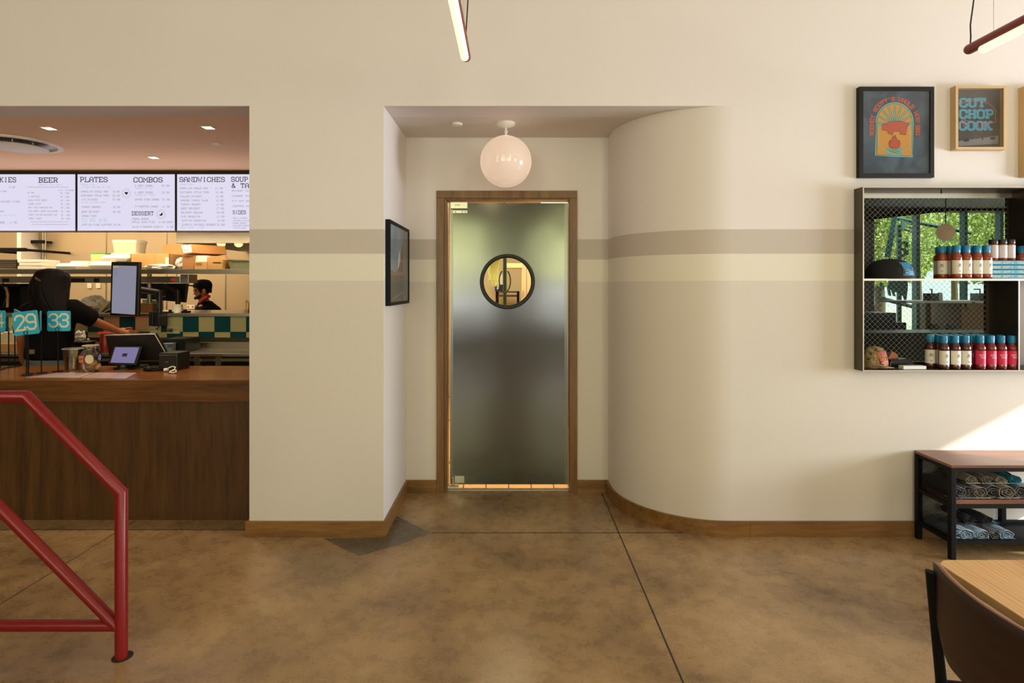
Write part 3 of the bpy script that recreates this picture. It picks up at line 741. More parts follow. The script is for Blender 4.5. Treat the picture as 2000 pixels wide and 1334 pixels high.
screen(150.0-.2, 343.2, 'lit menu screen headed PLATES and COMBOS, between BEER and SANDWICHES',
  [R('PLATES', 628, 603, 36, w=210), R('COMBOS', 1046, 605, 36, w=222), R('DESSERT', 1032, 867, 28, w=166)],
  [R('2 MEAT COMBO', 1054, 651, w=138), R('20.99', 1264, 651, w=58), R('CAROLINA WHOLE HOG', 634, 697, w=208), R('16.99', 878, 697, w=56),
   R('3 MEAT COMBO', 1054, 704, w=140), R('23.99', 1264, 704, w=58), R('SOUTHERN STYLE PORK', 634, 728, w=218), R('16.29', 878, 728, w=56), R('1/2 CHICKEN', 636, 759, w=126), R('15.99', 878, 759, w=58),
   R('SPARE RIBS COMBO', 1056, 759, w=186), R('31.99', 1268, 759, w=58), R('PITMASTER COMBO', 1058, 814, w=176), R('41.99', 1268, 814, w=58), R('TURKEY BREAST', 638, 818, w=148), R('16.99', 882, 818, w=56),
   R('BEEF BRISKET', 638, 855, w=138), R('25.99', 882, 855, w=58), R('SPARE RIBS', 640, 888, w=112), R('FRESH BAKED', 1032, 911, w=128), R('APPLE HAND PIES', 1032, 935, w=176), R('5.99 EACH', 1244, 935, w=104),
   R('CATFISH RIBS PLATTER 19.99', 640, 956, w=300), R("ELLA'S BANANA PUDDIN'", 1036, 973, w=244), R('5.99', 1306, 973, w=46)],
  [R('SERVED WITH', 632, 643, 11, w=106), R('SIDES CHOICE OF TWO', 644, 662, 10, w=220), R('CHOOSE ANY TWO', 1056, 671, 10, w=130), R('CHOOSE ANY THREE', 1056, 724, 10, w=150), R('HALF RACK  24.99', 640, 912, 10, w=190), R('FULL RACK  34.99', 640, 928, 10, w=190), R('WHITE OR DARK MEAT', 636, 782, 9, w=190)],
  None)
sc2 = [o for o in COL.objects if o.name == 'menu_screen'][0]
m = MB(sc2)
for (cx_, cy_, kind) in ((987, 711, 0), (1258, 875, 1)):
    q = P(cx_/4, 200+cy_/4, DS-.002); s_ = DS/F/4
    if kind == 0: pl = [(-13, 4), (-12, 10), (-6, 12), (0, 8), (6, 12), (12, 10), (13, 4), (6, -5), (0, -13), (-6, -5)]
    else: pl = [(-16, 2), (-8, -2), (-2, 2), (4, 12), (12, 12), (14, 4), (10, -6), (0, -12), (-10, -8)]
    m.prism([(a*s_, b*s_) for a, b in pl], q, (1, 0, 0), (0, 0, 1), (0, -.0006, 0))
m.build('emblem', M_stxt, sc2)
m = MB(sc2)
for (cx_, cy_) in ((987, 711), (1258, 875)):
    q = P(cx_/4, 200+cy_/4, DS-.0015); s_ = DS/F/4
    for r_ in (36, 27):
        wire(m, [(r_*math.cos(2*PI*i/32), r_*math.sin(2*PI*i/32)) for i in range(33)], 1.2, lambda p: q+Vector((p.x*s_, 0, p.y*s_)))
m.build('ring', M_sgrey, sc2)
screen(-46, 148.8, 'lit menu screen headed BEER, leftmost screen over the counter',
  [R('KIES', 0, 605, 36, w=124), R('BEER', 305, 607, 36, w=142)],
  [R('5.00', 72, 662, w=46), R('WINGS', 0, 695, 11, w=52), R('CHICKEN WINGS', 6, 775, w=148), R('RKEY', 0, 852, 11, w=34), R('BBQ', 0, 938, w=34), R('11.99', 76, 938, w=54),
   R('PINT  PITCHER', 456, 687, 10, w=120)]+[R(s, 214+i*1.5, 707+i*28.6, 11, w=ww) for i, (s, ww) in enumerate((('ON TAP', 52), ('IN BOTTLES', 94), ('LOCAL STOUT BEER', 146), ('LAGER LIGHT', 104), ('HAZY PALE AMERICAN ALE', 190), ('RICE DRAFT WHEAT AND BLONDE', 230), ('CRAFT IPA AND SOUTHERN ALE', 222), ('HARD CIDER', 96)))]+[R('$7 / $24', 474+i, 709+i*28.6, 11, w=68) for i in range(8)],
  [R('DRAFT AND CANS', 306, 644, 9, w=180), R('SIX PIECE', 0, 882, 9, w=60), R('TEN PC', 70, 882, 9, w=50)])
sc3 = [o for o in COL.objects if o.name.startswith('menu_screen')][-1]
m = MB(sc3)
for yy, a, b in ((661, 218, 535), (932, 236, 536), (953, 250, 536)): m.box((X(a/4, DS), DS-.0018, Z(200+yy/4, DS)), (X(b/4, DS), DS-.0012, Z(200+(yy+2)/4, DS)))
m.build('rule_line', M_sgrey, sc3)
screen(344.2, 538, 'lit menu screen headed SANDWICHES, next to the pier',
  [R('SANDWICHES', 1404, 603, 34, w=350), R('SOUP,SALAD', 1808, 601, 34, w=330), R('& TATERS', 1812, 650, 32, w=270), R('SIDES', 1820, 859, 26, w=100)],
  [R(s, 1406+i*1.7, 671+i*31.6, w=ww) for i, (s, ww) in enumerate((('CAROLINA WHOLE HOG', 214), ('SOUTHERN STYLE PORK', 226), ('PULLED CHICKEN', 166), ('SMOKED TURKEY CLUB', 212), ('TURKEY BREAST', 156), ('BEEF BRISKET', 146), ('BRISKET DELUXE', 166), ('RIB SANDWICH', 146), ('CATFISH SANDWICH', 190), ("CLASSIC GRIDDLE BURGER'", 272)))]
  +[R(s, 1682+i*1.7, 671+i*31.6, w=58) for i, s in enumerate(('11.99', '12.99', '11.99', '12.99', '11.99', '17.99', '18.99', '11.99', '12.99', '9.99'))]
  +[R(s, 1812+i, 691+i*40, 11, w=170) for i, s in enumerate(('BRISKET CHILI', 'LOADED TATER', 'PIT HOT SALAD', 'CHOPPED SALAD'))]+[R(s, 1822, 904+i*19.5, 9, w=ww) for i, (s, ww) in enumerate((('MAC & CHEESE', 110), ('COLEMAN COLLARDS', 150), ('BAKED BEANS', 100), ('COLLARD GREENS', 130), ('POTATO SALAD', 100)))],
  [R('SANDWICHES', 1408, 641, 9, w=100), R('ADD SLAW  1.00', 1412, 978, 9, w=180)])
# kitchen ceiling fittings
vz = ZS
t = thing('ceiling_air_diffuser', (-3.97, 4.56, vz), 'round recessed air diffuser on the ceiling over the counter', 'air vent')
m = MB(); m.lathe([(.30, 0), (.30, -.012), (.262, -.014), (.250, -.002)], n=48, cap=False); m.build('trim_ring', M_white, t, smooth=30)
m = MB(); m.lathe([(.252, -.001), (.17, -.003), (.05, -.003)], n=48); m.build('recess', mat('recess_bronze', (130, 104, 66), .3, .6), t, smooth=60)
m = MB(); m.lathe([(.19, -.028), (.205, -.036), (.19, -.040)], n=48); m.build('centre_plaque', M_white, t, smooth=30)
m = MB()
for i in range(6):
    a = i*PI/3; m.cyl((.13*math.cos(a), .13*math.sin(a), 0), (.13*math.cos(a), .13*math.sin(a), -.03), .006, 8)
m.build('spacer', M_satin, t)
dl = None
for i, (x, y, lab) in enumerate(((96, 250.5, 'square downlight on the ceiling behind the round air diffuser'), (407, 249, 'square downlight in the soffit above the SANDWICHES screen'), (300, 307.5, 'square downlight nearest the menu screens'))):
    D = (ZS-EYE)*F/(HY-y); p = (X(x, D), D, ZS)
    if dl is None:
        dl = thing('recessed_downlight', p, lab, 'lamp', 'square recessed downlights')
        m = MB(); 
        for a, b in (((-.042, -.042), (.042, -.032)), ((-.042, .032), (.042, .042)), ((-.042, -.032), (-.032, .032)), ((.032, -.032), (.042, .032))): m.box((a[0], a[1], -.004), (b[0], b[1], .0))
        m.build('trim_ring', M_white, dl)
        m = MB(); m.box((-.032, -.032, -.003), (.032, .032, -.001)); m.build('light_lens', mat('lit_downlight', (255, 220, 160), .5, emit=9, ec=(255, 206, 140)), dl)
    else: dup(dl, p, lab)
    s = lamp('downlight_beam', 'SPOT', (p[0], p[1], ZS-.01), 55, (1, .76, .50), rot=(0, 0, 0), spot_size=1.5, spot_blend=.9, shadow_soft_size=.03)
D = (ZS-EYE)*F/(HY-280); m = MB(); m.lathe([(.034, 0), (.034, -.008), (.028, -.012)], (X(424, D), D, ZS), 24); tag(m.build('ceiling_sensor', M_white, smooth=40), 'round white sensor on the ceiling over the counter, by the pier', 'sensor')

# half wall with checkered tiles, pass shelf
YT = 5.50; pit = 30.95*YT/F
m = MB(); m.box((KX0, YT+.012, 0), (KX1, YT+.16, 1.30)); struct(m.build('wall_pass', M_grout))
m = MB(); ztop = Z(618.5, YT)
x = X(387.8, YT); i0 = -34
for r in range(2):
    z1 = ztop-r*pit*.965; z0 = z1-(pit*.965 if r == 0 else pit*.36)
    for i in range(-34, 8):
        a = x-pit*.5+(i)*pit+pit*.5-0; b = a+pit
        if a > KX1: continue
        m.cur = (i+r) % 2
        m.box((a+.0015, YT, z0+.0015), (min(b, KX1)-.0015, YT+.012, z1-.0015))
t = m.build('wall_pass_tiles', [M_creamt, M_tealt], bevel=.001); struct(t)
m = MB(); m.box((KX0, YT-.05, Z(618.5, YT-.05)), (KX1-.002, YT+.20+.55, Z(612, YT-.05))); tag(m.build('pass_shelf', M_steelh, bevel=.004), 'long stainless pass shelf above the checkered tiles', 'shelf')
ZP = Z(612, YT-.05)
# prep table under the tiles
t = thing('prep_table', (-3.6, 5.2, 0), 'stainless prep table below the checkered tile band', 'table')
m = MB(t); m.box((KX0, 5.0, .972), (KX1-.003, YT-.02, 1.0)); m.box((KX0, 5.42, 1.0), (KX1-.003, 5.47, Z(668.5, 5.42))); m.build('worktop', M_steelh, t, bevel=.003)
m = MB(t); m.box((KX0, 5.04, .925), (KX1-.003, 5.08, .95)); m.build('front_rail', M_steelh, t)
for xx in (386, 427, 320, 60):
    m = MB(t); m.box((X(xx, 5.05)-.02, 5.03, 0), (X(xx, 5.05)+.03, 5.08, .97)); m.build('leg', M_steelh, t)
m = MB(t); m.box((KX0, 5.2, .3), (KX1-.003, 5.45, .33)); m.build('undershelf', M_steelh, t)
# overhead shelf, posts, heat lamp strip
ZO = Z(526, 5.5)
t = thing('overhead_shelf', (-3.6, 5.7, ZP), 'long stainless shelf over the pass carrying boxes and foam containers', 'shelf')
m = MB(t); m.box((KX0, 5.5, ZO-.045), (KX1-.003, 5.52, ZO+.002)); m.box((KX0, 5.52, ZO-.012), (KX1-.003, 6.05, ZO)); m.build('shelf_board', M_steelh, t, bevel=.003)
for xx in (292, -40):
    for yy in (5.75,):
        m = MB(t); m.cyl((X(xx, yy), yy, ZP+.001), (X(xx, yy), yy, ZO-.012), .021, 16); m.build('post', M_steel, t, smooth=40)
m = MB(t); m.prism([(0, 0), (.13, 0), (0, -.12)], (X(441, 8.3), 8.44, Z(537, 8.3)), (-.3, -1, 0), (0, 0, 1), (.006, 0, 0)); 
t2 = thing('heat_lamp_strip', (-4, 5.7, ZO-.05), 'slim stainless heat lamp strip with red switch under the overhead shelf', 'heat lamp')
m = MB(t2); m.box((X(-200, 5.62), 5.62, Z(552.5, 5.62)), (X(352, 5.62), 5.74, Z(540, 5.62))); m.build('housing', M_steelh, t2, bevel=.003)
m = MB(t2); m.box((X(352.4, 5.6), 5.6, Z(553, 5.6)), (X(368, 5.6), 5.76, Z(536, 5.6))); e = m.build('end_box', M_steelh, t2, bevel=.003)
m = MB(t2)
text(m, 'EA', P(355, 544, 5.598), .034, w=.5, serif=False); m.build('scribble', M_ink, e)
m = MB(t2); m.cyl((X(338.5, 5.62), 5.60, Z(546.5, 5.62)), (X(338.5, 5.62), 5.62, Z(546.5, 5.62)), .013, 16); m.build('switch', mat('red_switch', (190, 40, 26), .4, emit=.3, ec=(255, 40, 20)), t2)
m = MB(t2)
for (a, b) in ((132, 166), (184, 194), (5, 18)): m.box((X(a, 5.62), 5.615, Z(551, 5.62)), (X(b, 5.62), 5.62, Z(543.5, 5.62)))
m.build('control_panel', M_blackp, t2)
m = MB(t2)
for xx in (-100, 100, 250, 345): m.cyl((X(xx, 5.68), 5.68, Z(540, 5.62)), (X(xx, 5.68), 5.68, ZO-.012), .006, 8)
m.build('hanger', M_satin, t2)
# exhaust hood
t = thing('exhaust_hood', (-3.4, 7.2, 2.0), 'stainless exhaust hood over the cooking line at the pier side', 'hood')
m = MB(t); HD = 6.7
m.box((X(344, HD), HD, Z(475, HD)), (KX1-.01, HD+.02, 2.73)); m.box((X(344, HD), HD+.02, Z(475, HD)), (X(344, HD)+.02, KY-.02, 2.73))
m.box((X(344, HD)+.02, KY-.3, Z(475, HD)), (KX1-.01, KY-.02, Z(475, HD)+.16)); m.box((X(344, HD)+.02, HD+.02, 2.35), (KX1-.01, KY-.3, 2.37)); m.build('canopy', M_steelh, t, bevel=.003)
m = MB(t)
for xx in (432, 466):
    m.cyl((X(xx, 7.1), 7.1, 2.35), (X(xx, 7.1), 7.1, 2.12), .02, 12); m.sphere((X(xx, 7.1), 7.1, 2.12), .05, 16, 10, (1, 1, .8))
m.build('hood_light', mat('hood_light_glass', (255, 236, 190), .3, emit=1.6, ec=(255, 220, 150)), t, smooth=50)
# conduits
for i, xx in enumerate((43.5, 47.5, 51.5, 55, 58.5, 83, 87.5)):
    m = MB(); m.cyl((X(xx+1, 8.3), 8.3, 1.4), (X(xx+1, 8.3), 8.3, 2.79), .0125, 10)
    tag(m.build('conduit', M_steel, smooth=40), ('one of five slim vertical conduits bunched together on the kitchen wall' if i < 5 else 'one of two vertical conduits beside the wall panel seam'), 'pipe', 'vertical conduits on the kitchen wall')
m = MB(); m.pbox(60, 469, 85, 475, 8.26, .03); m.box((X(60, 8.26), 8.29, Z(474, 8.26)), (X(85, 8.26), 8.42, Z(470, 8.26))); tag(m.build('pipe_strut', M_black), 'dark slotted channel bridging the vertical conduits', 'bracket')
m = MB(); m.pbox(33, 440, 41, 487, 8.1, .3); m.box((X(33, 8.1), 8.1, 0), (X(41, 8.1), 8.44, Z(485, 8.1))); tag(m.build('tall_light_panel', M_white), 'narrow white vertical panel left of the conduits', 'panel')
m = MB(); m.pbox(-60, 484, 47, 491, 7.6, .05); m.box((X(-60, 7.6), 7.65, Z(490, 7.6)), (X(-58, 7.6), 8.44, Z(485, 7.6))); m.box((X(40, 7.6), 7.65, Z(490, 7.6)), (X(42, 7.6), 8.44, Z(485, 7.6))); tag(m.build('wall_rail', M_black), 'dark perforated rail high on the left kitchen wall', 'rail')
# ---- things on the overhead shelf
def box(name, x0, y0, x1, D, dep, mt, label, cat, z=ZO, group=None, bev=.003, rz=0):
    m = MB(); m.box((X(x0, D), D, z+.0005), (X(x1, D), D+dep, Z(y0, D)))
    o = m.build(name, mt, bevel=bev); return tag(o, label, cat, group)
def clam(x0, x1, y0, y1, D, label, z=None, dep=.2):
    xa, xb = X(x0, D), X(x1, D); z0 = ZO+.0005 if z is None else z; z1 = z0+(y1-y0)*D/F; h = z1-z0; cx = (xa+xb)/2; cy = D+dep/2; rx = (xb-xa)/2; ry = dep/2
    t = thing('foam_container', (cx, cy, z0), label, 'food container', 'foam food containers on the overhead shelf')
    m = MB(t); m.loft([(z0, cx, cy, rx*.86, ry*.86), (z0+h*.44, cx, cy, rx, ry), (z0+h*.5, cx, cy, rx, ry)], 24, sq=7); m.build('base', M_foam, t, smooth=40)
    m = MB(t); m.loft([(z0+h*.52, cx, cy, rx, ry), (z0+h*.58, cx, cy, rx*.98, ry*.98), (z0+h*.97, cx, cy, rx*.78, ry*.78), (z0+h, cx, cy, rx*.74, ry*.74)], 24, sq=7); m.build('lid', M_foam, t, smooth=40)
    return z1
clam(104, 150, 513.5, 526, 5.56, 'white foam container lying left on the overhead shelf, above the woman')
clam(128, 173, 508, 526, 5.78, 'white foam container behind the leftmost one on the overhead shelf')
zt = clam(169, 226, 510, 526, 5.56, 'white foam container standing under another, near the order display')
clam(193, 247, 498, 511, 5.60, 'white foam container lying on top of two others', z=zt+.001)
for i in range(3):
    m = MB(); zz = ZO+.001+i*.033; m.box((X(34+(i % 2)*3, 5.57), 5.57, zz), (X(84-i*1.5, 5.57), 5.8, zz+.031))
    tag(m.build('takeout_lid', M_foam, bevel=.004), ('lowest', 'middle', 'topmost')[i]+' white takeout box of the three stacked at the left end of the shelf', 'box', 'stacked takeout boxes')
for i in range(5):
    m = MB(); zz = ZO+.001+i*.020; m.box((X(-30, 5.60), 5.60, zz), (X(32.5, 5.60), 5.95, zz+.004)); m.box((X(-30, 5.60), 5.60, zz), (X(32.5, 5.60), 5.606, zz+.018)); m.box((X(32, 5.60), 5.60, zz), (X(32.5, 5.60), 5.95, zz+.018))
    tag(m.build('sheet_pan', M_steelh), 'grey sheet pan in the stack at the left end of the overhead shelf', 'pan', 'stacked sheet pans')
M_tub = mat('milky_plastic', (236, 216, 178), .3, alpha=.85)
t = thing('storage_tub', (X(190, 5.85), 5.85, ZO), 'clear food tub with a green lid behind the foam containers', 'tub')
m = MB(t); m.loft([(ZO+.001, X(190, 5.85), 5.93, .075, .075), (Z(496, 5.85), X(190, 5.85), 5.93, .083, .083)], 24, sq=6); m.build('tub', mat('yellowish_tub_plastic', (226, 206, 140), .3), t, smooth=40)
m = MB(t); m.loft([(Z(496, 5.85), X(190, 5.85), 5.93, .09, .09), (Z(494, 5.85), X(190, 5.85), 5.93, .09, .09)], 24, sq=6); m.build('lid', mat('green_lid', (70, 170, 80), .4), t)
def tub(x0, x1, y0, y1, D, z0, label):
    cx = (X(x0, D)+X(x1, D))/2; rx = (X(x1, D)-X(x0, D))/2; cy = D+.1; z1 = z0+(y1-y0)*D/F
    t = thing('storage_tub', (cx, cy, z0), label, 'tub')
    m = MB(t); m.loft([(z0, cx, cy, rx*.88, .085), (z1-.035, cx, cy, rx*.95, .095)], 24, sq=6); m.build('tub', mat('white_tub_plastic', (236, 216, 182), .35), t, smooth=40)
    m = MB(t); m.loft([(z1-.034, cx, cy, rx, .1), (z1-.006, cx, cy, rx, .1), (z1, cx, cy, rx*.96, .096)], 24, sq=6); m.build('lid', M_foam, t, smooth=40)
    return z1
z1 = tub(212, 268, 492, 526, 5.86, ZO+.001, 'lower of two stacked white tubs with lids, behind the order display')
tub(214, 268, 465, 491, 5.86, z1+.001, 'upper of two stacked white tubs with lids')
t = thing('open_cardboard_box', (X(293, 5.62), 5.72, ZO), 'open cardboard box with one flap raised, right of the order display', 'box')
m = MB(t); D = 5.62; a, b = X(255, D), X(331, D); zt = Z(495.5, D)
m.box((a, D, ZO+.001), (b, D+.005, zt)); m.box((a, D+.24, ZO+.001), (b, D+.245, zt)); m.box((a, D, ZO+.001), (a+.005, D+.245, zt)); m.box((b-.005, D, ZO+.001), (b, D+.245, zt)); m.box((a, D, ZO+.001), (b, D+.245, ZO+.005)); m.build('carton', M_card, t)
m = MB(t); m.prism([(X(289, D), zt), (X(331, D), zt), (X(332, D), Z(474, D)), (X(291, D), Z(474, D))], (0, D+.235, 0), (1, 0, 0), (0, 0, 1), (0, .004, 0)); m.build('flap', M_card, t)
m = MB(t); m.box((X(323, D), D-.001, Z(516, D)), (X(330, D), D, Z(503, D))); m.build('label', M_paper, t)
m = MB(t); m.box((X(301.5, D), D-.001, ZO+.01), (X(302.2, D), D, zt)); m.build('seam', M_cardd, t)
# crumpled bags
def crumple(name, x0, x1, y0, D, dep, mt, label, cat, z=ZO, seed=0, n=2, amp=.25, group=None):
    bm = bmesh.new(); bmesh.ops.create_icosphere(bm, subdivisions=4, radius=1)
    a, b = X(x0, D), X(x1, D); h = Z(y0, D)-z; c = Vector(((a+b)/2, D+dep/2, z+h/2))
    for v in bm.verts:
        k = 1+amp*noise.noise(v.co*1.9+Vector((seed, 0, 0)))+amp*.5*noise.noise(v.co*5+Vector((0, seed, 0)))
        p = v.co*k; p.x = max(-1, min(1, p.x)); q = Vector((p.x*(b-a)/2, p.y*dep/2, p.z*h/2*1.05)); q.z = max(q.z, -h/2+.0006); v.co = q
    me = bpy.data.meshes.new(name); bm.to_mesh(me); bm.free(); me.materials.append(mt); o = bpy.data.objects.new(name, me); COL.objects.link(o); o.location = c
    return tag(o, label, cat, group)
crumple('plastic_bag', 272, 336, 516.5, 5.53, .08, M_paper, 'crumpled white plastic lying before the open cardboard box', 'bag', seed=3, amp=.5)
crumple('paper_bag', 338, 357, 503, 5.62, .12, M_paper, 'upright crumpled white paper bag between the cardboard boxes', 'bag', seed=9, amp=.25)
box('cardboard_box', 356, 498.5, 379, 5.58, .2, M_cardd, 'small brown cardboard box under the tilted box', 'box')
t = thing('tilted_cardboard_box', (X(366, 5.56), 5.6, Z(498, 5.58)+.002), 'cardboard box with white label tilted on top of another box', 'box')
D = 5.56
m = MB(t); m.prism([(X(357, D), Z(498, D)+.003), (X(377, D), Z(494.5, D)+.003), (X(373, D), Z(477, D)), (X(351.5, D), Z(480, D))], (0, D, 0), (1, 0, 0), (0, 0, 1), (.20, .26, 0)); m.build('carton', M_cardd, t)
m = MB(t); m.prism([(X(358.2, D), Z(494.5, D)), (X(375.5, D), Z(492, D)), (X(372, D), Z(477.5, D)), (X(354.5, D), Z(480, D))], (0, D-.001, 0), (1, 0, 0), (0, 0, 1), (0, .001, 0)); lb = m.build('label', M_paper, t)
m = MB(t)
for yy in (483, 487): text(m, 'KEEP DRY', P(357+(yy-483)*.3, yy+2, D-.0015), .011, w=1.1, sx=.6, serif=False)
m.build('lettering', M_ink, lb)
t = thing('printed_box', (X(392, 5.6), 5.65, ZO), 'low printed box with a paper tented over it', 'box')
m = MB(t); m.box((X(380, 5.57), 5.57, ZO+.001), (X(404, 5.57), 5.75, Z(511.5, 5.57))); m.build('carton', M_card, t)
m = MB(t); m.prism([(X(381, 5.6), Z(511.5, 5.6)+.001), (X(404, 5.6), Z(511.5, 5.6)+.001), (X(404.5, 5.6), Z(499, 5.6)), (X(382, 5.6), Z(499.5, 5.6))], (0, 5.6, 0), (1, 0, 0), (0, 0, 1), (0, .06, 0)); m.build('paper', M_paper, t)
m = MB(t); text(m, 'FOODS', P(382, 518, 5.569), .02, w=1., sx=.7); m.build('lettering', M_ink, t)
t = thing('printed_box', (X(419, 5.6), 5.65, ZO), 'brown box with a dark printed stripe, nearest the metal pan', 'box')
m = MB(t); m.prism([(X(404.5, 5.58), ZO+.001), (X(434, 5.58), ZO+.001), (X(434, 5.58), Z(507, 5.58)), (X(429, 5.58), Z(501, 5.58)), (X(404.5, 5.58), Z(503, 5.58))], (0, 5.58, 0), (1, 0, 0), (0, 0, 1), (0, .16, 0)); m.build('carton', M_card, t)
m = MB(t); m.box((X(416, 5.58), 5.578, Z(514, 5.58)), (X(432, 5.58), 5.58, Z(512, 5.58))); m.build('stripe', M_ink, t)
t = thing('steam_pan', (X(467, 5.6), 5.7, ZO), 'stainless steam pan at the pier end of the overhead shelf', 'pan')
m = MB(t); cx = X(470, 5.6); m.loft([(ZO+.001, cx, 5.72, .125, .10), (Z(509, 5.6), cx, 5.72, .142, .118)], 28, sq=7); m.build('body', mat('clear_green_plastic', (150, 150, 116), .25), t, smooth=40)
m = MB(t); m.loft([(Z(509, 5.6), cx, 5.72, .142, .118), (Z(507.6, 5.6), cx, 5.72, .152, .128), (Z(507, 5.6), cx, 5.72, .152, .128)], 28, sq=7); m.build('rim', M_satin, t)
# ---- things on the pass shelf
t = thing('desk_monitor', (X(320, 5.95), 5.95, ZP), 'dark monitor seen from behind on a jointed arm over the pass', 'monitor')
m = MB(t); D = 5.9
m.prism([(X(274, D), Z(553, D)), (X(366, D), Z(553.5, D)), (X(361, D), Z(591, D)), (X(274, D), Z(583, D))], (0, D, 0), (1, 0, 0), (0, 0, 1), (0, .035, 0)); m.build('housing', M_blackp, t, bevel=.004)
m = MB(t); m.tube([P(318, 556, 5.88), P(347, 569, 5.84), P(347.5, 571, 5.84), P(347.5, 596, 5.84)], .018, 14); m.cyl(P(347.5, 566, 5.84), P(347.5, 604, 5.84), .024, 16); m.build('arm', mat('dark_bronze_arm', (58, 46, 38), .35, .5), t, smooth=40)
m = MB(t); m.box((X(347.5, 5.84)-.06, 5.78, ZP+.001), (X(347.5, 5.84)+.06, 5.9, ZP+.02)); m.cyl((X(347.5, 5.84), 5.84, ZP+.02), P(347.5, 604, 5.84), .024, 16); m.build('base', M_black, t)
m = MB(t); m.box((X(320, D)-.02, D-.002, Z(579.5, D)), (X(320, D)+.02, D, Z(578, D))); m.build('maker_mark', M_satin, t)
t = thing('order_display', (X(311, 5.40), 5.4, 1.2), 'tall pale screen on a black arm clamped to the pass shelf', 'monitor')
D = 5.18
m = MB(t); m.prism([(X(217, D), Z(511, D)), (X(272.5, D), Z(511.5, D)), (X(270, D), Z(618, D)), (X(214.5, D), Z(616, D))], (0, D, 0), (1, 0, 0), (0, 0, 1), (0, .035, 0)); m.build('housing', M_blackp, t, bevel=.005)
m = MB(t); m.prism([(X(221, D), Z(518.5, D)), (X(267, D), Z(519.5, D)), (X(263.5, D), Z(614.5, D)), (X(218, D), Z(611.5, D))], (0, D-.0015, 0), (1, 0, 0), (0, 0, 1), (0, .001, 0)); q = m.build('display', mat('lit_pale_screen', (60, 60, 66), .25, emit=.42, ec=(196, 196, 226)), t)
m = MB(t); m.box((X(221.5, D), D-.003, Z(522.5, D)), (X(232, D), D-.002, Z(520, D))); m.build('yellow_tab', mat('lit_yellow', (120, 120, 30), .4, emit=.5, ec=(220, 210, 60)), q)
m = MB(t)
for i in range(5): m.box((X(223.5, D), D-.003, Z(527+i*2.6, D)), (X(230.5-(i % 2)*1.5, D), D-.002, Z(526.4+i*2.6, D)))
m.build('text_lines', M_sgrey, q)
m = MB(t); ax = 313
m.tube([P(266, 566, D+.05), P(275, 566, D+.09), P(308, 571, 5.36)], .030, 12); m.cyl(P(312, 566.5, 5.37), P(312, 616, 5.37), .021, 18); m.cyl(P(304.5, 572, 5.36), P(312, 572, 5.36), .028, 14)
m.tube([P(302, 576, 5.36), P(308, 592, 5.35), P(309, 600, 5.35), P(305, 604, 5.35)], .004, 6); m.build('arm', M_blackp, t, smooth=40)
m = MB(t); m.box((X(297, 5.38), 5.33, Z(636, 5.38)), (X(317, 5.38), 5.448, Z(609, 5.38))); m.box((X(297, 5.38), 5.38, ZP+.001), (X(317, 5.38), 5.55, ZP+.012)); m.box((X(300, 5.38), 5.31, Z(634, 5.38)), (X(308, 5.38), 5.33, Z(613, 5.38))); m.build('clamp', M_blackp, t, bevel=.004)
m = MB(); m.tube([P(305, 635, 5.40), P(311, 638, 5.44), P(308, 641, 5.45), P(304, 643, 5.48)], .004, 8); m.tube([P(314, 630, 5.40), P(318, 640, 5.46), P(326, 645, 5.47), P(330, 645, 5.47)], .005, 8); m.tube([P(328, 645, 5.465), P(336, 645, 5.475)], .016, 8)
tag(m.build('power_cable', M_blackp, smooth=60), 'black plug cables running from the display clamp to the wall sockets', 'cable')
for (a, b, c_, d_, lab) in ((293, 637, 315, 650, 'cream wall socket plate on the tiles, further from the pier'), (327, 637, 352, 651.5, 'cream double socket plate on the tiles with a black plug')):
    t = thing('wall_socket', P((a+b)/2-0 if 0 else (a+c_)/2, (b+d_)/2, YT-.001), lab, 'socket', 'sockets on the checkered tiles')
    m = MB(t); m.box((X(a, YT), YT-.008, Z(d_, YT)), (X(c_, YT), YT-.0005, Z(b, YT))); m.build('cover_plate', mat('ivory_plastic', (206, 196, 150), .4), t, bevel=.002)
    m = MB(t)
    for cx in ((a+c_)/2-5.5, (a+c_)/2+5.5):
        for dz in (-2, 2): m.box((X(cx-.5+dz*.6, YT), YT-.0095, Z(645.3, YT)), (X(cx+.1+dz*.6, YT), YT-.008, Z(642.5, YT)))
    m.build('socket_slots', M_ink, t)
t = thing('wall_socket', P(372, 599, 8.43), 'pale double socket on the far kitchen wall behind the cook', 'socket')
m = MB(t); m.pbox(364.5, 595.5, 380, 603.5, 8.43, .015); m.build('cover_plate', M_foam, t, bevel=.003)
m = MB(t)
for q in (367.5, 376.5): m.cyl(P(q, 599.3, 8.425), P(q, 599.3, 8.431), .012, 10)
m.build('socket_slots', M_cardd, t)
for i, xx in enumerate((170, 187)):
    m = MB(); m.pbox(xx, 553, xx+8.5, 563, 8.43, .015); m.pbox(xx+3, 556, xx+5, 559.5, 8.425, .01)
    tag(m.build('wall_switch', M_foam, bevel=.003), ('left' if i == 0 else 'right')+' one of two pale switch plates on the far wall above the white bag', 'switch', 'switch plates on the far kitchen wall')
crumple('food_bag', 149, 188, 580, 5.62, .2, M_foam, 'white bag of takeout on the pass shelf beside the woman', 'bag', z=ZP, seed=4, amp=.35)
m = MB(); m.prism([(-.05, .0), (.05, 0), (.03, .03), (-.04, .02)], P(168, 604, 5.56), (1, 0, 0), (0, .1, 1), (0, .03, 0)); tag(m.build('red_packet', mat('red_packet', (196, 34, 26), .4)), 'small red packet before the white takeout bag', 'packet')
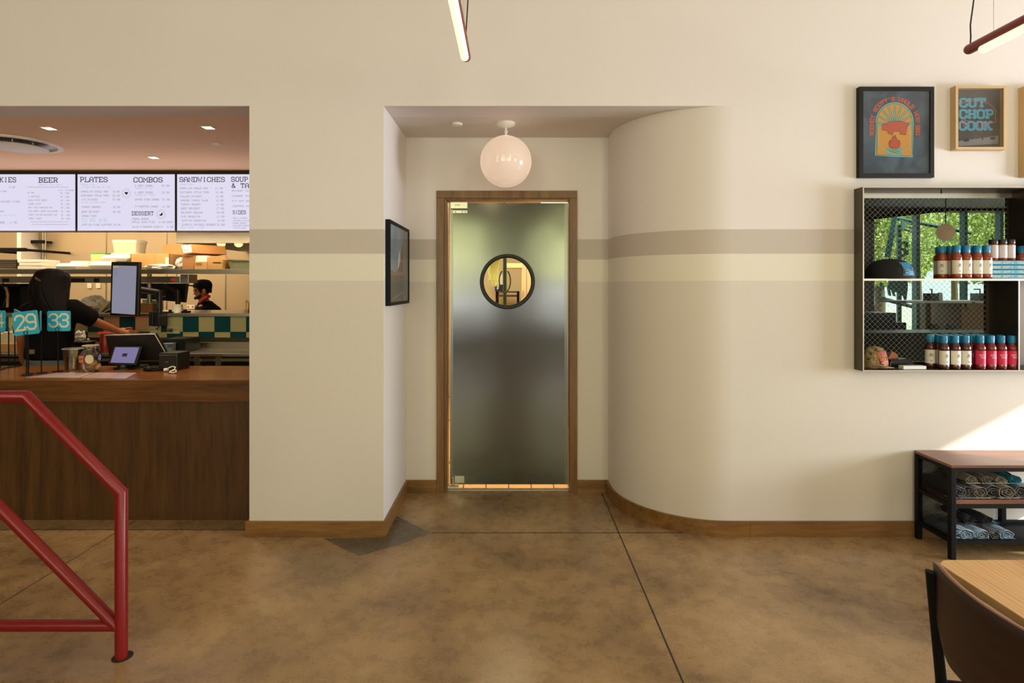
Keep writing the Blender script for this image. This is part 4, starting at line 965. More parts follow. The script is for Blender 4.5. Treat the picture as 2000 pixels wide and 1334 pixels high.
m = MB(); m.prism([(0, 0), (.11, .115), (.125, .10), (.04, 0)], (X(189, 5.62), 5.62, ZP+.001), (1, 0, 0), (0, 0, 1), (0, .16, 0)); m.prism([(.02, 0), (.16, .075), (.17, .065), (.04, 0)], (X(195, 5.58), 5.58, ZP+.001), (1, 0, 0), (0, 0, 1), (0, .03, 0)); tag(m.build('tilted_tray', M_cream), 'cream tray leaning up on the pass shelf left of the order display', 'tray')
t = thing('food_pan', (X(282, 5.7), 5.7, ZP), 'brown-lined metal pan with white wrap beside the shelf post', 'pan')
m = MB(t); m.loft([(ZP+.001, X(281, 5.6), 5.68, .055, .07), (Z(594, 5.6), X(281, 5.6), 5.68, .064, .08)], 20, sq=6); m.build('pan', mat('tan_pan', (170, 120, 66), .4), t, smooth=40)
m = MB(t); m.loft([(Z(594, 5.6), X(281, 5.6), 5.68, .066, .082), (Z(592, 5.6), X(281, 5.6), 5.68, .066, .082)], 20, sq=6); m.build('rim', M_satin, t)
m = MB(); m.pbox(278, 585, 291, 592, 5.95, .1); m.box((X(278, 5.95), 5.95, ZP+.001), (X(291, 5.95), 6.05, Z(592, 5.95))); tag(m.build('napkin_holder', M_foam), 'white box standing behind the tan pan', 'box')
m = MB(); m.pbox(296, 587, 308, 603, 6.0, .1); m.box((X(296, 6.), 6.0, ZP+.001), (X(308, 6.), 6.1, Z(602, 6.))); tag(m.build('white_carton', M_foam), 'white carton behind the black display arm', 'carton')
t = thing('paper_cup_stack', (X(347, 5.56), 5.56, ZP), 'upturned cream paper cup on the pass shelf below the dark monitor', 'cup')
m = MB(t); m.lathe([(.050, .001), (.052, .004), (.050, .010), (.043, .072), (.043, .075)], (X(347, 5.56), 5.56, ZP), 28); m.build('cup', M_foam, t, smooth=40)
m = MB(t); m.lathe([(.0435, .0755), (.0435, .082), (.040, .083)], (X(347, 5.56), 5.56, ZP), 28); m.build('rim', M_foam, t, smooth=40)
m = MB(); m.box((X(312, 5.5), 5.48, ZP+.001), (X(338, 5.5), 5.55, ZP+.014)); m.box((X(356, 5.5), 5.48, ZP+.001), (X(366, 5.5), 5.56, ZP+.02)); tag(m.build('ticket_rail', M_black), 'low black rail lying on the pass shelf beside the paper cup', 'rail')
m = MB(); m.tube([P(483, 604, 5.62)+Vector((0, 0, .0)), P(483, 590, 5.62), P(480, 588.5, 5.62)], .012, 10); m.tube([P(484.6, 604.5, 5.62), P(485.5, 588.5, 5.62)], .01, 10); m.box((X(480, 5.62), 5.59, ZP+.001), (X(487, 5.62), 5.65, Z(604, 5.62))); tag(m.build('bent_pipe_tap', mat('brass_tone', (190, 150, 90), .3, .7), smooth=50), 'small brass-coloured bent pipe at the pier end of the pass shelf', 'tap')
# far left appliance
t = thing('open_oven', (X(20, 5.7), 5.8, ZP), 'dark open appliance on the pass shelf at the left edge', 'oven')
m = MB(t); D = 5.62; a, b = X(-70, D), X(43.5, D)
m.box((a, D, ZP+.001), (a+.02, D+.4, Z(554, D))); m.box((b-.025, D, ZP+.001), (b, D+.4, Z(554, D))); m.box((a, D, Z(554, D)-.03), (b, D+.4, Z(554, D))); m.box((a, D, ZP+.001), (b, D+.4, ZP+.02)); m.box((a, D+.38, ZP), (b, D+.4, Z(554, D))); m.build('cabinet', M_black, t)
m = MB(t); m.tube([P(5, 554, D+.05), P(12, 562, D+.04), P(15.5, 575, D+.03), P(14.5, 600, D+.03)], .012, 10); m.build('orange_cable', mat('peach_cable', (226, 150, 96), .5), t, smooth=60)
m = MB(t); m.tube([P(4, 559, D-.01), P(11, 568, D-.012), P(12, 580, D-.01), P(6, 600, D-.01)], .005, 8); m.build('cable', M_blackp, t, smooth=60)
# left clutter on the prep table
for i, (x0, x1, yt, D, mt, lab) in enumerate(((-30, 28, 652, 5.28, M_cream, 'cream food box on the prep table at the left edge'), (-34, 33, 672, 5.08, M_card, 'flat tan box lying on the prep table at the left edge'), )):
    box('food_box', x0, yt, x1, D, .16, mt, lab, 'box', z=1.0005)
crumple('crumpled_wrap', 0, 30, 648, 5.30, .1, M_foam, 'crumpled pale wrap on top of the left cream box', 'wrap', z=Z(652, 5.28)+.002, seed=2, amp=.4)
m = MB(); m.pbox(35, 668, 60, 676, 5.15, .12); m.box((X(35, 5.15), 5.15, 1.001), (X(60, 5.15), 5.27, Z(675, 5.15))); tag(m.build('food_tray', M_steelh), 'low metal tray on the prep table by the woman\'s left arm', 'tray')
t = thing('stacked_plates', (X(160, 5.2), 5.2, 1.0), 'cream plates standing in a rack beyond the woman\'s waist', 'plates')
m = MB(t); m.box((X(136, 5.1), 5.03, 1.0005), (X(182, 5.1), 5.17, 1.03)); m.box((X(138, 5.12), 5.04, 1.03), (X(180, 5.12), 5.16, 1.09)); m.build('metal_box', mat('dark_steel', (74, 58, 40), .35, .7), t, bevel=.003)
m = MB(t); m.box((X(139, 5.1), 5.035, 1.091), (X(181, 5.1), 5.165, 1.10)); m.build('lid', M_steelh, t, bevel=.002)
m = MB(t); m.sphere((X(172, 5.1), 5.10, 1.11), .014, 12, 8); m.build('knob', M_satin, t, smooth=60)
crumple('crumpled_wrap', 139, 158, 648, 5.06, .09, M_foam, 'pale crumpled wrap above the dark metal box', 'wrap', z=1.1015, seed=12, amp=.4)
m = MB(); m.lathe([(.045, .001), (.050, .06), (.050, .165), (.046, .17)], (X(205, 5.08), 5.1, 1.0), 24); t = tag(m.build('red_canister', mat('red_plastic', (150, 30, 20), .35), smooth=40), 'red canister behind the black till screen', 'canister')
t = thing('red_lidded_cup', (X(214, 5.36), 5.36, 1.0), 'container with a red lid that the woman reaches for', 'container')
m = MB(t); m.lathe([(.12, .001), (.13, .145), (.13, .15)], (X(229, 5.33), 5.33, 1.0), 28); m.build('tub', mat('dark_red_tub', (96, 30, 20), .4), t, smooth=40)
m = MB(t); m.lathe([(.15, .151), (.155, .158), (.15, .168), (.02, .172)], (X(229, 5.33), 5.33, 1.0), 32); m.build('lid', mat('red_plastic_lid', (196, 32, 26), .35), t, smooth=40)
for i, (xx, yy) in enumerate(((148, 5.03), (177, 5.03), (171, 5.06))):
    m = MB(); m.lathe([(.020, .001), (.022, .05), (.012, .062), (.012, .075)], (X(xx, yy), yy, 1.0), 14)
    if i: tag(m.build('spice_jar', mat('olive_glass', (96, 92, 50), .3), smooth=40), ('right' if i == 1 else 'left')+' one of two small dark jars behind the glass tip jar', 'jar', 'small jars on the prep table')
box('label_printer', 316, 662, 362, 5.1, .25, M_blackp, 'low black printer on the prep table behind the black box', 'printer', z=1.0005)
t = thing('ticket_box', (X(327, 5.04), 5.05, 1.0), 'small box with a pale blue printed label beside the printer', 'box')
m = MB(t); m.box((X(315, 5.03), 5.03, 1.0005), (X(336, 5.03), 5.09, Z(671, 5.03))); m.build('carton', mat('pale_blue_card', (132, 150, 160), .6), t)
m = MB(t); text(m, 'KX 2mm'.upper(), P(317, 678, 5.029), .026, w=1., sx=.6); m.build('lettering', M_ink, t)

# ================================================================ ON THE COUNTER
ZC = .957
def yc(y): return (EYE-ZC)*F/(y-HY)
# number signs
def number_sign(num, cx, cy, w_, by, bx, roll, yaw, label, txt=True, tilt=0):
    D = yc(by); bxp = (X(bx, D), D, ZC+.0005)
    t = thing('number_sign', bxp, label, 'table number', 'blue table numbers on the counter')
    zc = Z(cy, D); s = w_*D/F/2
    m = MB(t); m.lathe([(.034, .0005), (.034, .004), (.02, .007)], bxp, 24); m.build('base', M_black, t)
    zb = zc-s*.80
    m = MB(t); m.cyl((bxp[0], D, ZC+.006), (bxp[0], D, zb-.012), .0042, 10); m.build('rod', M_black, t)
    m = MB(t); m.tube([(bxp[0]+.014*math.cos(a), D-.009, zb+.002+.014*math.sin(a)) for a in [2*PI*i/20 for i in range(20)]], .0018, 8, closed=True); m.build('ring_clip', M_black, t, smooth=60)
    Mx = Matrix.Translation((X(cx, D), D-.001, zc)) @ Matrix.Rotation(math.radians(yaw), 4, 'Z') @ Matrix.Rotation(math.radians(roll), 4, 'Y')
    m = MB(t); m.M = Mx; r_ = .012; pl = []
    for (qx, qz, a0) in ((s-r_, s*.94-r_, 0), (-s+r_, s*.94-r_, 90), (-s+r_, -s*.94+r_, 180), (s-r_, -s*.94+r_, 270)):
        for k in range(5): a = math.radians(a0+k*22.5); pl.append((qx+r_*math.cos(a), qz+r_*math.sin(a)))
    m.prism(pl, (0, -.003, 0), (1, 0, 0), (0, 0, 1), (0, .006, 0)); b = m.build('plate', M_sign, t)
    m = MB(t); m.M = Mx; text(m, num, (0, -.0036, -s*.52), s*1.16, w=.86, adv=5.1, align='c', serif=False, sx=.92); m.build('numeral', mat('cream_numeral', (240, 232, 204), .5), b)
    return t
number_sign('29', 51, 631, 49, 733, 52, -7, 0, 'blue table number 29, tilted, frontmost on the counter')
number_sign('33', 115.5, 627, 42, 726, 113.5, 0, 6, 'blue table number 33, upright, nearest the plastic cup')
number_sign('28', 79, 628, 42, 729, 81, -6, -48, 'blue table number 28 turned aside, between 29 and 33')
number_sign('17', 8, 629, 38, 718, 17, 0, -55, 'blue table number showing a 7, left of number 29')
number_sign('14', -6, 627, 44, 722, 0, 0, -14, 'blue table number half cut off at the left edge')
number_sign('31', 32, 624, 40, 716, 29, 5, -40, 'blue table number mostly hidden behind number 29')
number_sign('26', 42, 627, 38, 731, 55.5, 6, -30, 'blue table number whose rod stands right beside that of number 29')
# plastic cup of pens
D = 4.30; cx = X(143, D); 
M_cupg = clear('clear_cup_plastic', (236, 232, 222), .16, .08)
t = thing('plastic_cup', (cx, D, ZC), 'clear plastic cup holding pens beside the glass jar', 'cup')
m = MB(t); m.lathe([(.048, .0015), (.052, .004), (.066, .157), (.070, .160), (.070, .164), (.066, .164), (.063, .157), (.050, .008), (.002, .006)], (cx, D, ZC), 36, cap=False); m.build('cup', M_cupg, t, smooth=40)
m = MB(t); m.tube([(cx+.069*math.cos(2*PI*i/32), D+.069*math.sin(2*PI*i/32), ZC+.163) for i in range(32)], .002, 8, closed=True); m.build('rim', mat('frosted_rim', (226, 222, 210), .3), t, smooth=60)
for i, (dx, c, lab) in enumerate(((.004, (206, 196, 60), 'yellow'), (.028, (60, 80, 50), 'dark green'), (.016, (180, 90, 40), 'orange'), (.036, (30, 30, 40), 'black'))):
    m = MB(); m.tube([(cx+dx, D+.02-.01*i, ZC+.008), (cx+dx+.004, D+.024-.01*i, ZC+.118-.012*i)], .0055, 10)
    tag(m.build('pen', mat('pen_'+lab.replace(' ', '_'), c, .35), smooth=60), lab+' pen standing in the clear plastic cup', 'pen', 'pens in the plastic cup')
# tip jar
D = 4.22; cx = X(177, D)
t = thing('glass_jar', (cx, D, ZC), 'clear glass tip jar with a red sticker and a white disc', 'jar')
pr = [(.044, .001), (.050, .004), (.054, .03), (.068, .085), (.070, .110), (.062, .140), (.040, .163), (.037, .175), (.048, .190), (.052, .194)]
m = MB(t); m.lathe(pr, (cx, D, ZC), 40, cap=False); m.lathe([(.044, .001), (.001, .001)], (cx, D, ZC), 40, cap=False); m.build('glass', clear('jar_glass', (232, 222, 198), .22, .05), t, smooth=60)
m = MB(t); m.tube([(cx+.051*math.cos(2*PI*i/32), D+.051*math.sin(2*PI*i/32), ZC+.194) for i in range(32)], .003, 8, closed=True); m.build('lip', mat('glass_lip', (214, 196, 160), .15), t, smooth=60)
def curved_patch(mb, x0, x1, z0, z1, off=.001, n=8):
    def rr(z):
        for (a, b) in zip(pr, pr[1:]):
            if a[1] <= z <= b[1]: return a[0]+(b[0]-a[0])*(z-a[1])/(b[1]-a[1])
        return .05
    vs = []; fs = []
    for j in range(n+1):
        z = z0+(z1-z0)*j/n; r = rr(z)+off
        for i in range(n+1):
            a = math.asin(max(-.99, min(.99, (x0+(x1-x0)*i/n)/r))); vs.append((cx+r*math.sin(a), D-r*math.cos(a), ZC+z))
    for j in range(n):
        for i in range(n): k = j*(n+1)+i; fs.append((k, k+1, k+n+2, k+n+1))
    mb.add(vs, fs)
m = MB(t); curved_patch(m, -.062, .008, .068, .130); st_ = m.build('sticker', mat('red_sticker', (176, 34, 30), .5), t)
m = MB(t); jc = lambda zb_: (lambda px, py: Vector((cx+.0725*math.sin((px-.027)/.0725), D-.0725*math.cos((px-.027)/.0725), ZC+zb_+py)))
text(m, 'HAPPY', (0, 0, 0), .017, w=1., sx=.82, adv=5.2, align='c', curve=jc(.104)); text(m, 'HOGS', (0, 0, 0), .017, w=1., sx=.9, adv=5.2, align='c', curve=jc(.078)); m.build('lettering', M_cream, st_)
m = MB(t); 
vs = [(cx+.040+.024*math.cos(a), D-.066+.010*math.cos(a), ZC+.100+.032*math.sin(a)) for a in [2*PI*i/28 for i in range(28)]]
m.add(vs+[(v[0], v[1]-.002, v[2]) for v in vs], [tuple(range(28)), tuple(range(55, 27, -1))]+[(i, 28+i, 28+(i+1) % 28, (i+1) % 28) for i in range(28)]); m.build('white_disc', M_cream, t)
m = MB(); crumple('banknotes', 163, 192, 707, 4.195, .06, mat('crumpled_notes', (166, 130, 84), .7), 'crumpled banknotes lying inside the glass tip jar', 'banknotes', z=ZC+.006, seed=8, amp=.3)
# laminated menus
def sheet(pts, label, z=.0006, lines=True, seed=0):
    ps = [P(x, y, yc(y)) for x, y in pts]; z0 = ZC+z
    t = thing('laminated_menu', (ps[0].x, ps[0].y, z0), label, 'menu', 'laminated menus on the counter')
    m = MB(t); m.add([(p.x, p.y, z0) for p in ps]+[(p.x, p.y, z0+.0012) for p in ps], [(0, 1, 2, 3)[::-1], (4, 5, 6, 7), (0, 1, 5, 4), (1, 2, 6, 5), (2, 3, 7, 6), (3, 0, 4, 7)]); m.build('sheet', mat('laminated_paper', (214, 196, 196), .18), t)
    m = MB(t); random.seed(seed)
    a, b, c_, d_ = [Vector((p.x, p.y, z0+.0014)) for p in ps]
    def bl(u, v): return (a*(1-u)+b*u)*(1-v)+(d_*(1-u)+c_*u)*v
    for i in range(9):
        v = .1+i*.09
        for (u0, u1) in ((.08, .25+random.random()*.2), (.54, .7+random.random()*.22)):
            m.quad(bl(u0, v), bl(u1, v), bl(u1, v+.03), bl(u0, v+.03))
    m.build('printed_lines', mat('violet_print', (120, 100, 140), .4), t)
sheet([(50, 737.5), (154, 738), (186, 727.5), (110, 729)], 'laminated menu sheet lying at the left, below number 33', seed=1)
sheet([(158, 738), (245, 739.5), (266, 728.5), (188, 728)], 'laminated menu sheet lying before the tip jar and tablet', seed=2)
# customer tablet on its stand
t = thing('customer_tablet', (X(245, 4.36), 4.36, ZC), 'tilted payment tablet with lilac screen on a black stand', 'tablet')
def tilted(pts, D0, k, T_=.012):     # corner pixels, near distance, lean
    return [P(x, y, D0+(HY+160-y)*k) for x, y in pts]
cs = tilted([(210.5, 711), (265.5, 712.5), (277.5, 676), (222, 675.5)], 4.27, .0022)
def slab(mb, cs, th, sc=1.0, off=0.):
    c0 = sum(cs, Vector())/4; n = (cs[1]-cs[0]).cross(cs[3]-cs[0]).normalized()
    if n.y > 0: n = -n
    q = [c0+(p-c0)*sc+n*off for p in cs]
    mb.add(q+[p-n*th for p in q], [(0, 1, 2, 3), (7, 6, 5, 4), (0, 1, 5, 4)[::-1], (1, 2, 6, 5)[::-1], (2, 3, 7, 6)[::-1], (3, 0, 4, 7)[::-1]])
m = MB(t); slab(m, cs, .012); m.build('case', mat('silver_black_case', (60, 58, 58), .3, .6), t, bevel=.004)
m = MB(t); slab(m, cs, .001, .965, .0012); m.build('bezel', M_blackp, t)
m = MB(t); slab(m, cs, .001, .84, .0022); s2 = m.build('display', mat('lit_lilac_screen', (60, 56, 80), .2, emit=.42, ec=(168, 160, 222)), t)
m = MB(t); slab(m, cs, .001, .17, .003); m.build('screen_logo', M_ink, s2)
m = MB(t); m.tube([(X(246, 4.4), 4.38, ZC+.004), (X(246, 4.4), 4.36, ZC+.05)], .04, 20, rs=[.05, .03]); m.lathe([(.07, .0005), (.07, .008), (.05, .014)], (X(246, 4.4), 4.38, ZC), 28); m.build('stand', M_blackp, t, smooth=40)
# cashier's till screen, seen from the back
t = thing('till_screen', (X(262, 4.47), 4.47, ZC), 'large black till screen seen from the back, leaning behind the tablet', 'till')
cs = [P(222, 697, 4.40), P(329, 697, 4.40), P(302, 652.5, 4.50), P(205, 655.5, 4.50)]
cs = [P(214, 703, 4.44), P(333, 705, 4.44), P(302.5, 652.5, 4.36), P(205, 655.5, 4.36)]
m = MB(t); slab(m, cs, .03); m.build('back_cover', mat('till_black', (20, 18, 17), .5), t, bevel=.006)
m = MB(t); c0 = sum(cs, Vector())/4
m.tube([cs[3]+Vector((0, -.003, .001)), cs[2]+Vector((0, -.003, .001)), cs[1]+Vector((0, -.003, 0))], .0035, 8); m.build('edge_trim', M_satin, t, smooth=60)
m = MB(t); m.box((X(262, 4.46)-.08, 4.40, ZC+.0005), (X(262, 4.46)+.08, 4.52, ZC+.012)); m.box((X(262, 4.46)-.03, 4.46, ZC+.012), (X(262, 4.46)+.03, 4.49, ZC+.14)); m.build('stand', M_blackp, t)
# black box (receipt printer)
t = thing('receipt_printer', (X(330, 4.32), 4.38, ZC), 'black cube receipt printer with a small maker mark on the counter', 'printer')
m = MB(t); D = 4.27; m.box((X(310, D), D, ZC+.0005), (X(346.5, D), D+.17, Z(689.5, D))); m.build('housing', mat('printer_black', (24, 24, 20), .35), t, bevel=.006)
m = MB(t); m.box((X(311, D), D-.001, Z(694, D)), (X(345.5, D), D, Z(693.4, D))); m.build('seam', M_satin, t)
m = MB(t); text(m, 'STAR', P(323, 708, D-.001), .006, w=1.2, serif=False); m.build('maker_mark', M_satin, t)
m = MB(); m.tube([P(322, 723.5, 4.20)+Vector((0, 0, .012)), P(327, 722, 4.2)+Vector((0, 0, .008)), P(331, 718, 4.2), P(337, 715.5, 4.2), P(342, 717, 4.19), P(341, 722.5, 4.16), P(333, 725, 4.15), P(331, 727, 4.13), P(338, 728, 4.12), P(344, 726.5, 4.12), P(344, 723, 4.15), P(337, 722.5, 4.17)], .0042, 8)
m.tube([P(321, 722.5, 4.2), P(328, 721.5, 4.2)], .011, 10); tag(m.build('white_cable', M_white, smooth=60), 'short white cable coiled before the black printer', 'cable')
crumple('cable_bundle', 271, 308, 717, 4.22, .12, M_blackp, 'tangle of black cable between the tablet stand and the printer', 'cable', z=ZC, seed=21, amp=.5)
# ================================================================ PEOPLE
M_skin = mat('tan_skin', (176, 108, 66), .5); M_skin2 = mat('brown_skin', (178, 104, 62), .5)
M_hair = brushed('dark_brown_hair', (13, 6, 4), .6, (30, 30, 1.5), metal=0., bump=.5); M_hair.node_tree.nodes['Principled BSDF'].inputs['Specular IOR Level'].default_value = .16
M_shirt = mat('black_cotton', (12, 9, 10), .95, spec=.15, bump=.1, bs=90); M_jean = mat('grey_blue_denim', (86, 92, 94), .9, bump=.1, bs=200)
def skin(name, mt, parent, verts, edges, root=0, lv=2, loc=(0, 0, 0)):
    me = bpy.data.meshes.new(name); me.from_pydata([tuple(Vector(v[0])-Vector(loc)) for v in verts], edges, []); me.materials.append(mt)
    o = bpy.data.objects.new(name, me); COL.objects.link(o); o.parent = parent
    o.modifiers.new('skin', 'SKIN').use_smooth_shade = True
    if not me.skin_vertices: 
        bpy.context.view_layer.objects.active = o
    for i, v in enumerate(verts):
        sv = me.skin_vertices[0].data[i]; r = v[1]; sv.radius = (r, r) if not isinstance(r, tuple) else r; sv.use_root = (i == root)
    s = o.modifiers.new('subd', 'SUBSURF'); s.levels = lv; s.render_levels = lv
    return o
def hand(V, E, wi, w, d, side, sc=1.0, curl=.3):
    """five fingers rooted in the palm; w wrist position, d pointing direction, side = thumb side"""
    d = Vector(d).normalized(); side = Vector(side); side = (side-d*side.dot(d)).normalized(); nrm = d.cross(side).normalized(); w = Vector(w)
    if nrm.z > 0: nrm = -nrm
    pi = len(V); V.append((w+d*.045*sc, .026*sc)); E.append((wi, pi)); k0 = len(V); V.append((w+d*.078*sc, .024*sc)); E.append((pi, k0))
    for j, (off, L) in enumerate(((.028, .070), (.010, .078), (-.009, .072), (-.027, .056))):
        a = len(V); b0 = w+d*.090*sc+side*off*sc
        V.append((b0, .0088*sc)); E.append((k0, a)); p = b0; dd = d.copy()
        for s_ in range(3):
            dd = (dd+nrm*curl*(.7+.2*j)*.6).normalized(); p = p+dd*L*sc/3; V.append((p, .0082*sc-.0008*s_)); E.append((a+s_, a+s_+1))
    a = len(V); V.append((w+d*.050*sc+side*.034*sc, .011*sc)); E.append((pi, a)); V.append((w+d*.078*sc+side*.054*sc+nrm*.01, .0095*sc)); E.append((a, a+1)); V.append((w+d*.100*sc+side*.058*sc+nrm*.02, .0085*sc)); E.append((a+1, a+2))
# --- woman at the pass, seen from behind
WY = 4.80
w_ = lambda x, y, dy=0: P(x, y, WY+dy)
pw = thing('person', (X(97, WY), WY, 0), 'person seen from behind with long dark hair, black T-shirt and grey jeans, reaching right', 'person')
V = []; E = []
def vv(p, r, par=None):
    V.append((p, r)); i = len(V)-1
    if par is not None: E.append((par, i))
    return i
pel = vv(w_(97, 752), .13); wst = vv(w_(97, 706), .11, pel); ch = vv(w_(98, 640), .125, wst); sh = vv(w_(98, 604), .10, ch); nk = vv(w_(97, 590, -.0), .055, sh); nk2 = vv(w_(96, 576), .052, nk); hd = vv(w_(96, 560, .01), .075, nk2); hd2 = vv(w_(96, 545, .01), .085, hd); hd3 = vv(w_(96, 536, .01), .065, hd2)
rs1 = vv(w_(128, 603), .062, sh); rs2 = vv(w_(146, 607, .02), .055, rs1); re = vv(w_(178, 626, .12), .044, rs2); rf = vv(w_(205, 636, .25), .038, re); rw = vv(w_(230, 646, .36), .027, rf)
ls1 = vv(w_(66, 606), .062, sh); ls2 = vv(w_(54, 616, .01), .052, ls1); le = vv(w_(43, 660, .03), .042, ls2); lf = vv(w_(44, 684, .12), .036, le); lw = vv(w_(46, 706, .20), .026, lf)
for sx in (-1, 1):
    h = vv(w_(97, 762)+Vector((sx*.10, 0, 0)), .10, pel); k = vv(Vector((X(97, WY)+sx*.12, WY+.02, .48)), .062, h); a = vv(Vector((X(97, WY)+sx*.13, WY, .09)), .042, k); f = vv(Vector((X(97, WY)+sx*.14, WY+.12, .045)), .04, a)
hand(V, E, rw, V[rw][0], Vector((.9, .45, -.25)), (0, .6, .8), 1.0, .35)
hand(V, E, lw, V[lw][0], Vector((.15, .5, -.8)), (1, .3, 0), 1.0, .3)
skin('body', M_skin, pw, V, E, 0, 2, pw.location)
# shirt
m = MB(pw)
def rr(x0, x1, y, dy0=0, ry=.12): return (Z(y, WY+dy0), (X(x0, WY+dy0)+X(x1, WY+dy0))/2, WY+dy0, (X(x1, WY+dy0)-X(x0, WY+dy0))/2, ry)
m.loft([rr(58, 140, 702, 0, .145), rr(57, 139, 690, 0, .15), rr(60, 136, 670, 0, .14), rr(58, 138, 645, 0, .14), rr(52, 143, 622, 0, .14), rr(52, 146, 608, 0, .13), rr(58, 142, 600, 0, .11), rr(74, 122, 593, 0, .085), rr(84, 110, 588, 0, .066)], 40, sq=2.3)
m.tube([w_(128, 604), w_(142, 604, .01), w_(158, 612, .05), w_(174, 620, .10), w_(183, 623.5, .13)], .1, 20, True, [.085, .088, .080, .075, .078])
m.tube([w_(70, 606), w_(58, 610), w_(50, 625, .01), w_(46, 643, .02), w_(44, 652, .025)], .1, 20, True, [.085, .082, .070, .066, .068])
sh_ = m.build('t_shirt', M_shirt, pw, smooth=70)
rm = sh_.modifiers.new('remesh', 'REMESH'); rm.mode = 'VOXEL'; rm.voxel_size = .012; rm.use_smooth_shade = True
sm = sh_.modifiers.new('smooth', 'SMOOTH'); sm.iterations = 6
m = MB(pw); cxw = X(97, WY)
m.loft([(Z(690, WY), cxw, WY, .165, .135), (Z(705, WY), cxw, WY, .172, .145), (Z(735, WY), cxw, WY, .195, .165), (.84, cxw, WY, .195, .165)][::-1], 32, sq=2.3)
for sx in (-1, 1): m.tube([(cxw+sx*.10, WY, .88), (cxw+sx*.12, WY+.02, .48), (cxw+sx*.13, WY, .08)], .1, 20, True, [.105, .075, .06])
jn = m.build('jeans', M_jean, pw, smooth=70); rm = jn.modifiers.new('remesh', 'REMESH'); rm.mode = 'VOXEL'; rm.voxel_size = .014; rm.use_smooth_shade = True
m = MB(pw)
for sx in (-1, 1): m.loft([(.001, cxw+sx*.14, WY+.08, .05, .14), (.05, cxw+sx*.14, WY+.07, .05, .13), (.09, cxw+sx*.135, WY+.03, .045, .07)], 20)
m.build('shoes', M_blackp, pw, smooth=60)
m = MB(pw)
m.loft([rr(69, 130, 606, -.10, .05), rr(66, 131, 596, -.085, .07), rr(62, 131, 580, -.06, .095), rr(63, 130, 566, -.04, .115), rr(68, 130.5, 552, -.02, .125), rr(75, 130, 541, -.01, .125), rr(81, 126, 532, 0, .115), rr(88, 117, 526.5, 0, .085), rr(96, 107, 524.4, 0, .04)], 36, sq=2.2)
HR = [rr(69, 130, 606, -.10, .05), rr(66, 131, 596, -.085, .07), rr(62, 131, 580, -.06, .095), rr(63, 130, 566, -.04, .115), rr(68, 130.5, 552, -.02, .125), rr(75, 130, 541, -.01, .125), rr(81, 126, 532, 0, .115), rr(88, 117, 526.5, 0, .085)][::-1]
random.seed(5)
for k in range(24):
    th_ = PI+PI*(k+.5)/24+random.uniform(-.05, .05); pts = []; rs_ = []
    for q3, (z, cx_, cy_, rx_, ry_) in enumerate(HR):
        tt = th_+random.uniform(-.05, .05)+.06*math.sin(q3*.9+k); pts.append((cx_+rx_*.97*math.cos(tt), cy_+ry_*.97*math.sin(tt), z)); rs_.append(.013 if q3 else .005)
    e_ = pts[-1]; d_ = random.uniform(.02, .085); pts.append((e_[0]+random.uniform(-.01, .01), e_[1]-.01, e_[2]-d_*.6)); rs_.append(.011); pts.append((e_[0]+random.uniform(-.015, .015), e_[1]-.008, e_[2]-d_)); rs_.append(.003)
    m.tube(pts, .012, 8, True, rs_)
hr = m.build('hair', M_hair, pw, smooth=70); rm = hr.modifiers.new('remesh', 'REMESH'); rm.mode = 'VOXEL'; rm.voxel_size = .0055; rm.use_smooth_shade = True; sm = hr.modifiers.new('smooth', 'SMOOTH'); sm.iterations = 2
m = MB(pw)
for k in range(5): m.tube([w_(72+k*1.9, 539+k*1.5, -.10), w_(70+k*1.9, 544+k, -.150), w_(75+k*1.9, 549+k, -.13)], .008, 8)
m.build('hair_clip', mat('bronze_clip', (120, 92, 66), .3, .5), hr, smooth=60)
m = MB(pw); m.box(tuple(w_(56, 683, -.17)), tuple(w_(68, 691, -.155))); m.build('belt_patch', mat('patterned_patch', (124, 108, 78), .7, var=.5, vs=160), pw)
# --- cook behind the pass in profile
MY = 6.7
q_ = lambda x, y, dy=0: P(x, y, MY+dy)
pm = thing('person', (X(402, MY), MY, 0), 'person in profile in a black cap and dark shirt with red collar behind the pass', 'person')
V = []; E = []
pel = vv(Vector((X(408, MY), MY, .95)), .13); ch = vv(q_(407, 625), .13, pel); sh = vv(q_(404, 602), .10, ch); nk = vv(q_(400, 590), .055, sh); n2 = vv(q_(396, 583), .052, nk); h1 = vv(q_(394, 571), .078, n2); h2 = vv(q_(395, 560), .088, h1); h3 = vv(q_(395, 553), .06, h2)
jw = vv(q_(383, 577.5), .036, h1); ns = vv(q_(378.5, 569, 0), .022, h1)
for sy in (-1, 1):
    s1 = vv(q_(405, 606)+Vector((0, sy*.15, 0)), .06, sh); e1 = vv(q_(403, 645)+Vector((0, sy*.2, 0)), .045, s1); w1 = vv(q_(388, 662)+Vector((0, sy*.18, 0)), .028, e1)
    hand(V, E, w1, V[w1][0], Vector((-1, 0, -.2)), (0, -sy, .3), 1.0, .3)
    k = vv(Vector((X(408, MY), MY+sy*.11, .5)), .065, pel); a = vv(Vector((X(408, MY), MY+sy*.11, .09)), .042, k); f = vv(Vector((X(408, MY)-.13, MY+sy*.11, .045)), .038, a)
skin('body', M_skin2, pm, V, E, 0, 2, pm.location)
m = MB(pm)
m.sphere(q_(383, 567, -.068), .012, 12, 8); m.build('eye', M_ink, pm, smooth=60)
m = MB(pm); m.tube([q_(378, 574.3, -.02), q_(381, 574.5, -.045)], .006, 8); m.build('mouth', mat('lip', (130, 64, 52), .5), pm)
m = MB(pm); m.tube([q_(392, 577, -.062), q_(387, 581, -.048), q_(382.5, 582, -.01), q_(387, 581, .05)], .02, 10, True, [.014, .018, .020, .014]); m.build('beard', M_hair, pm, smooth=60)
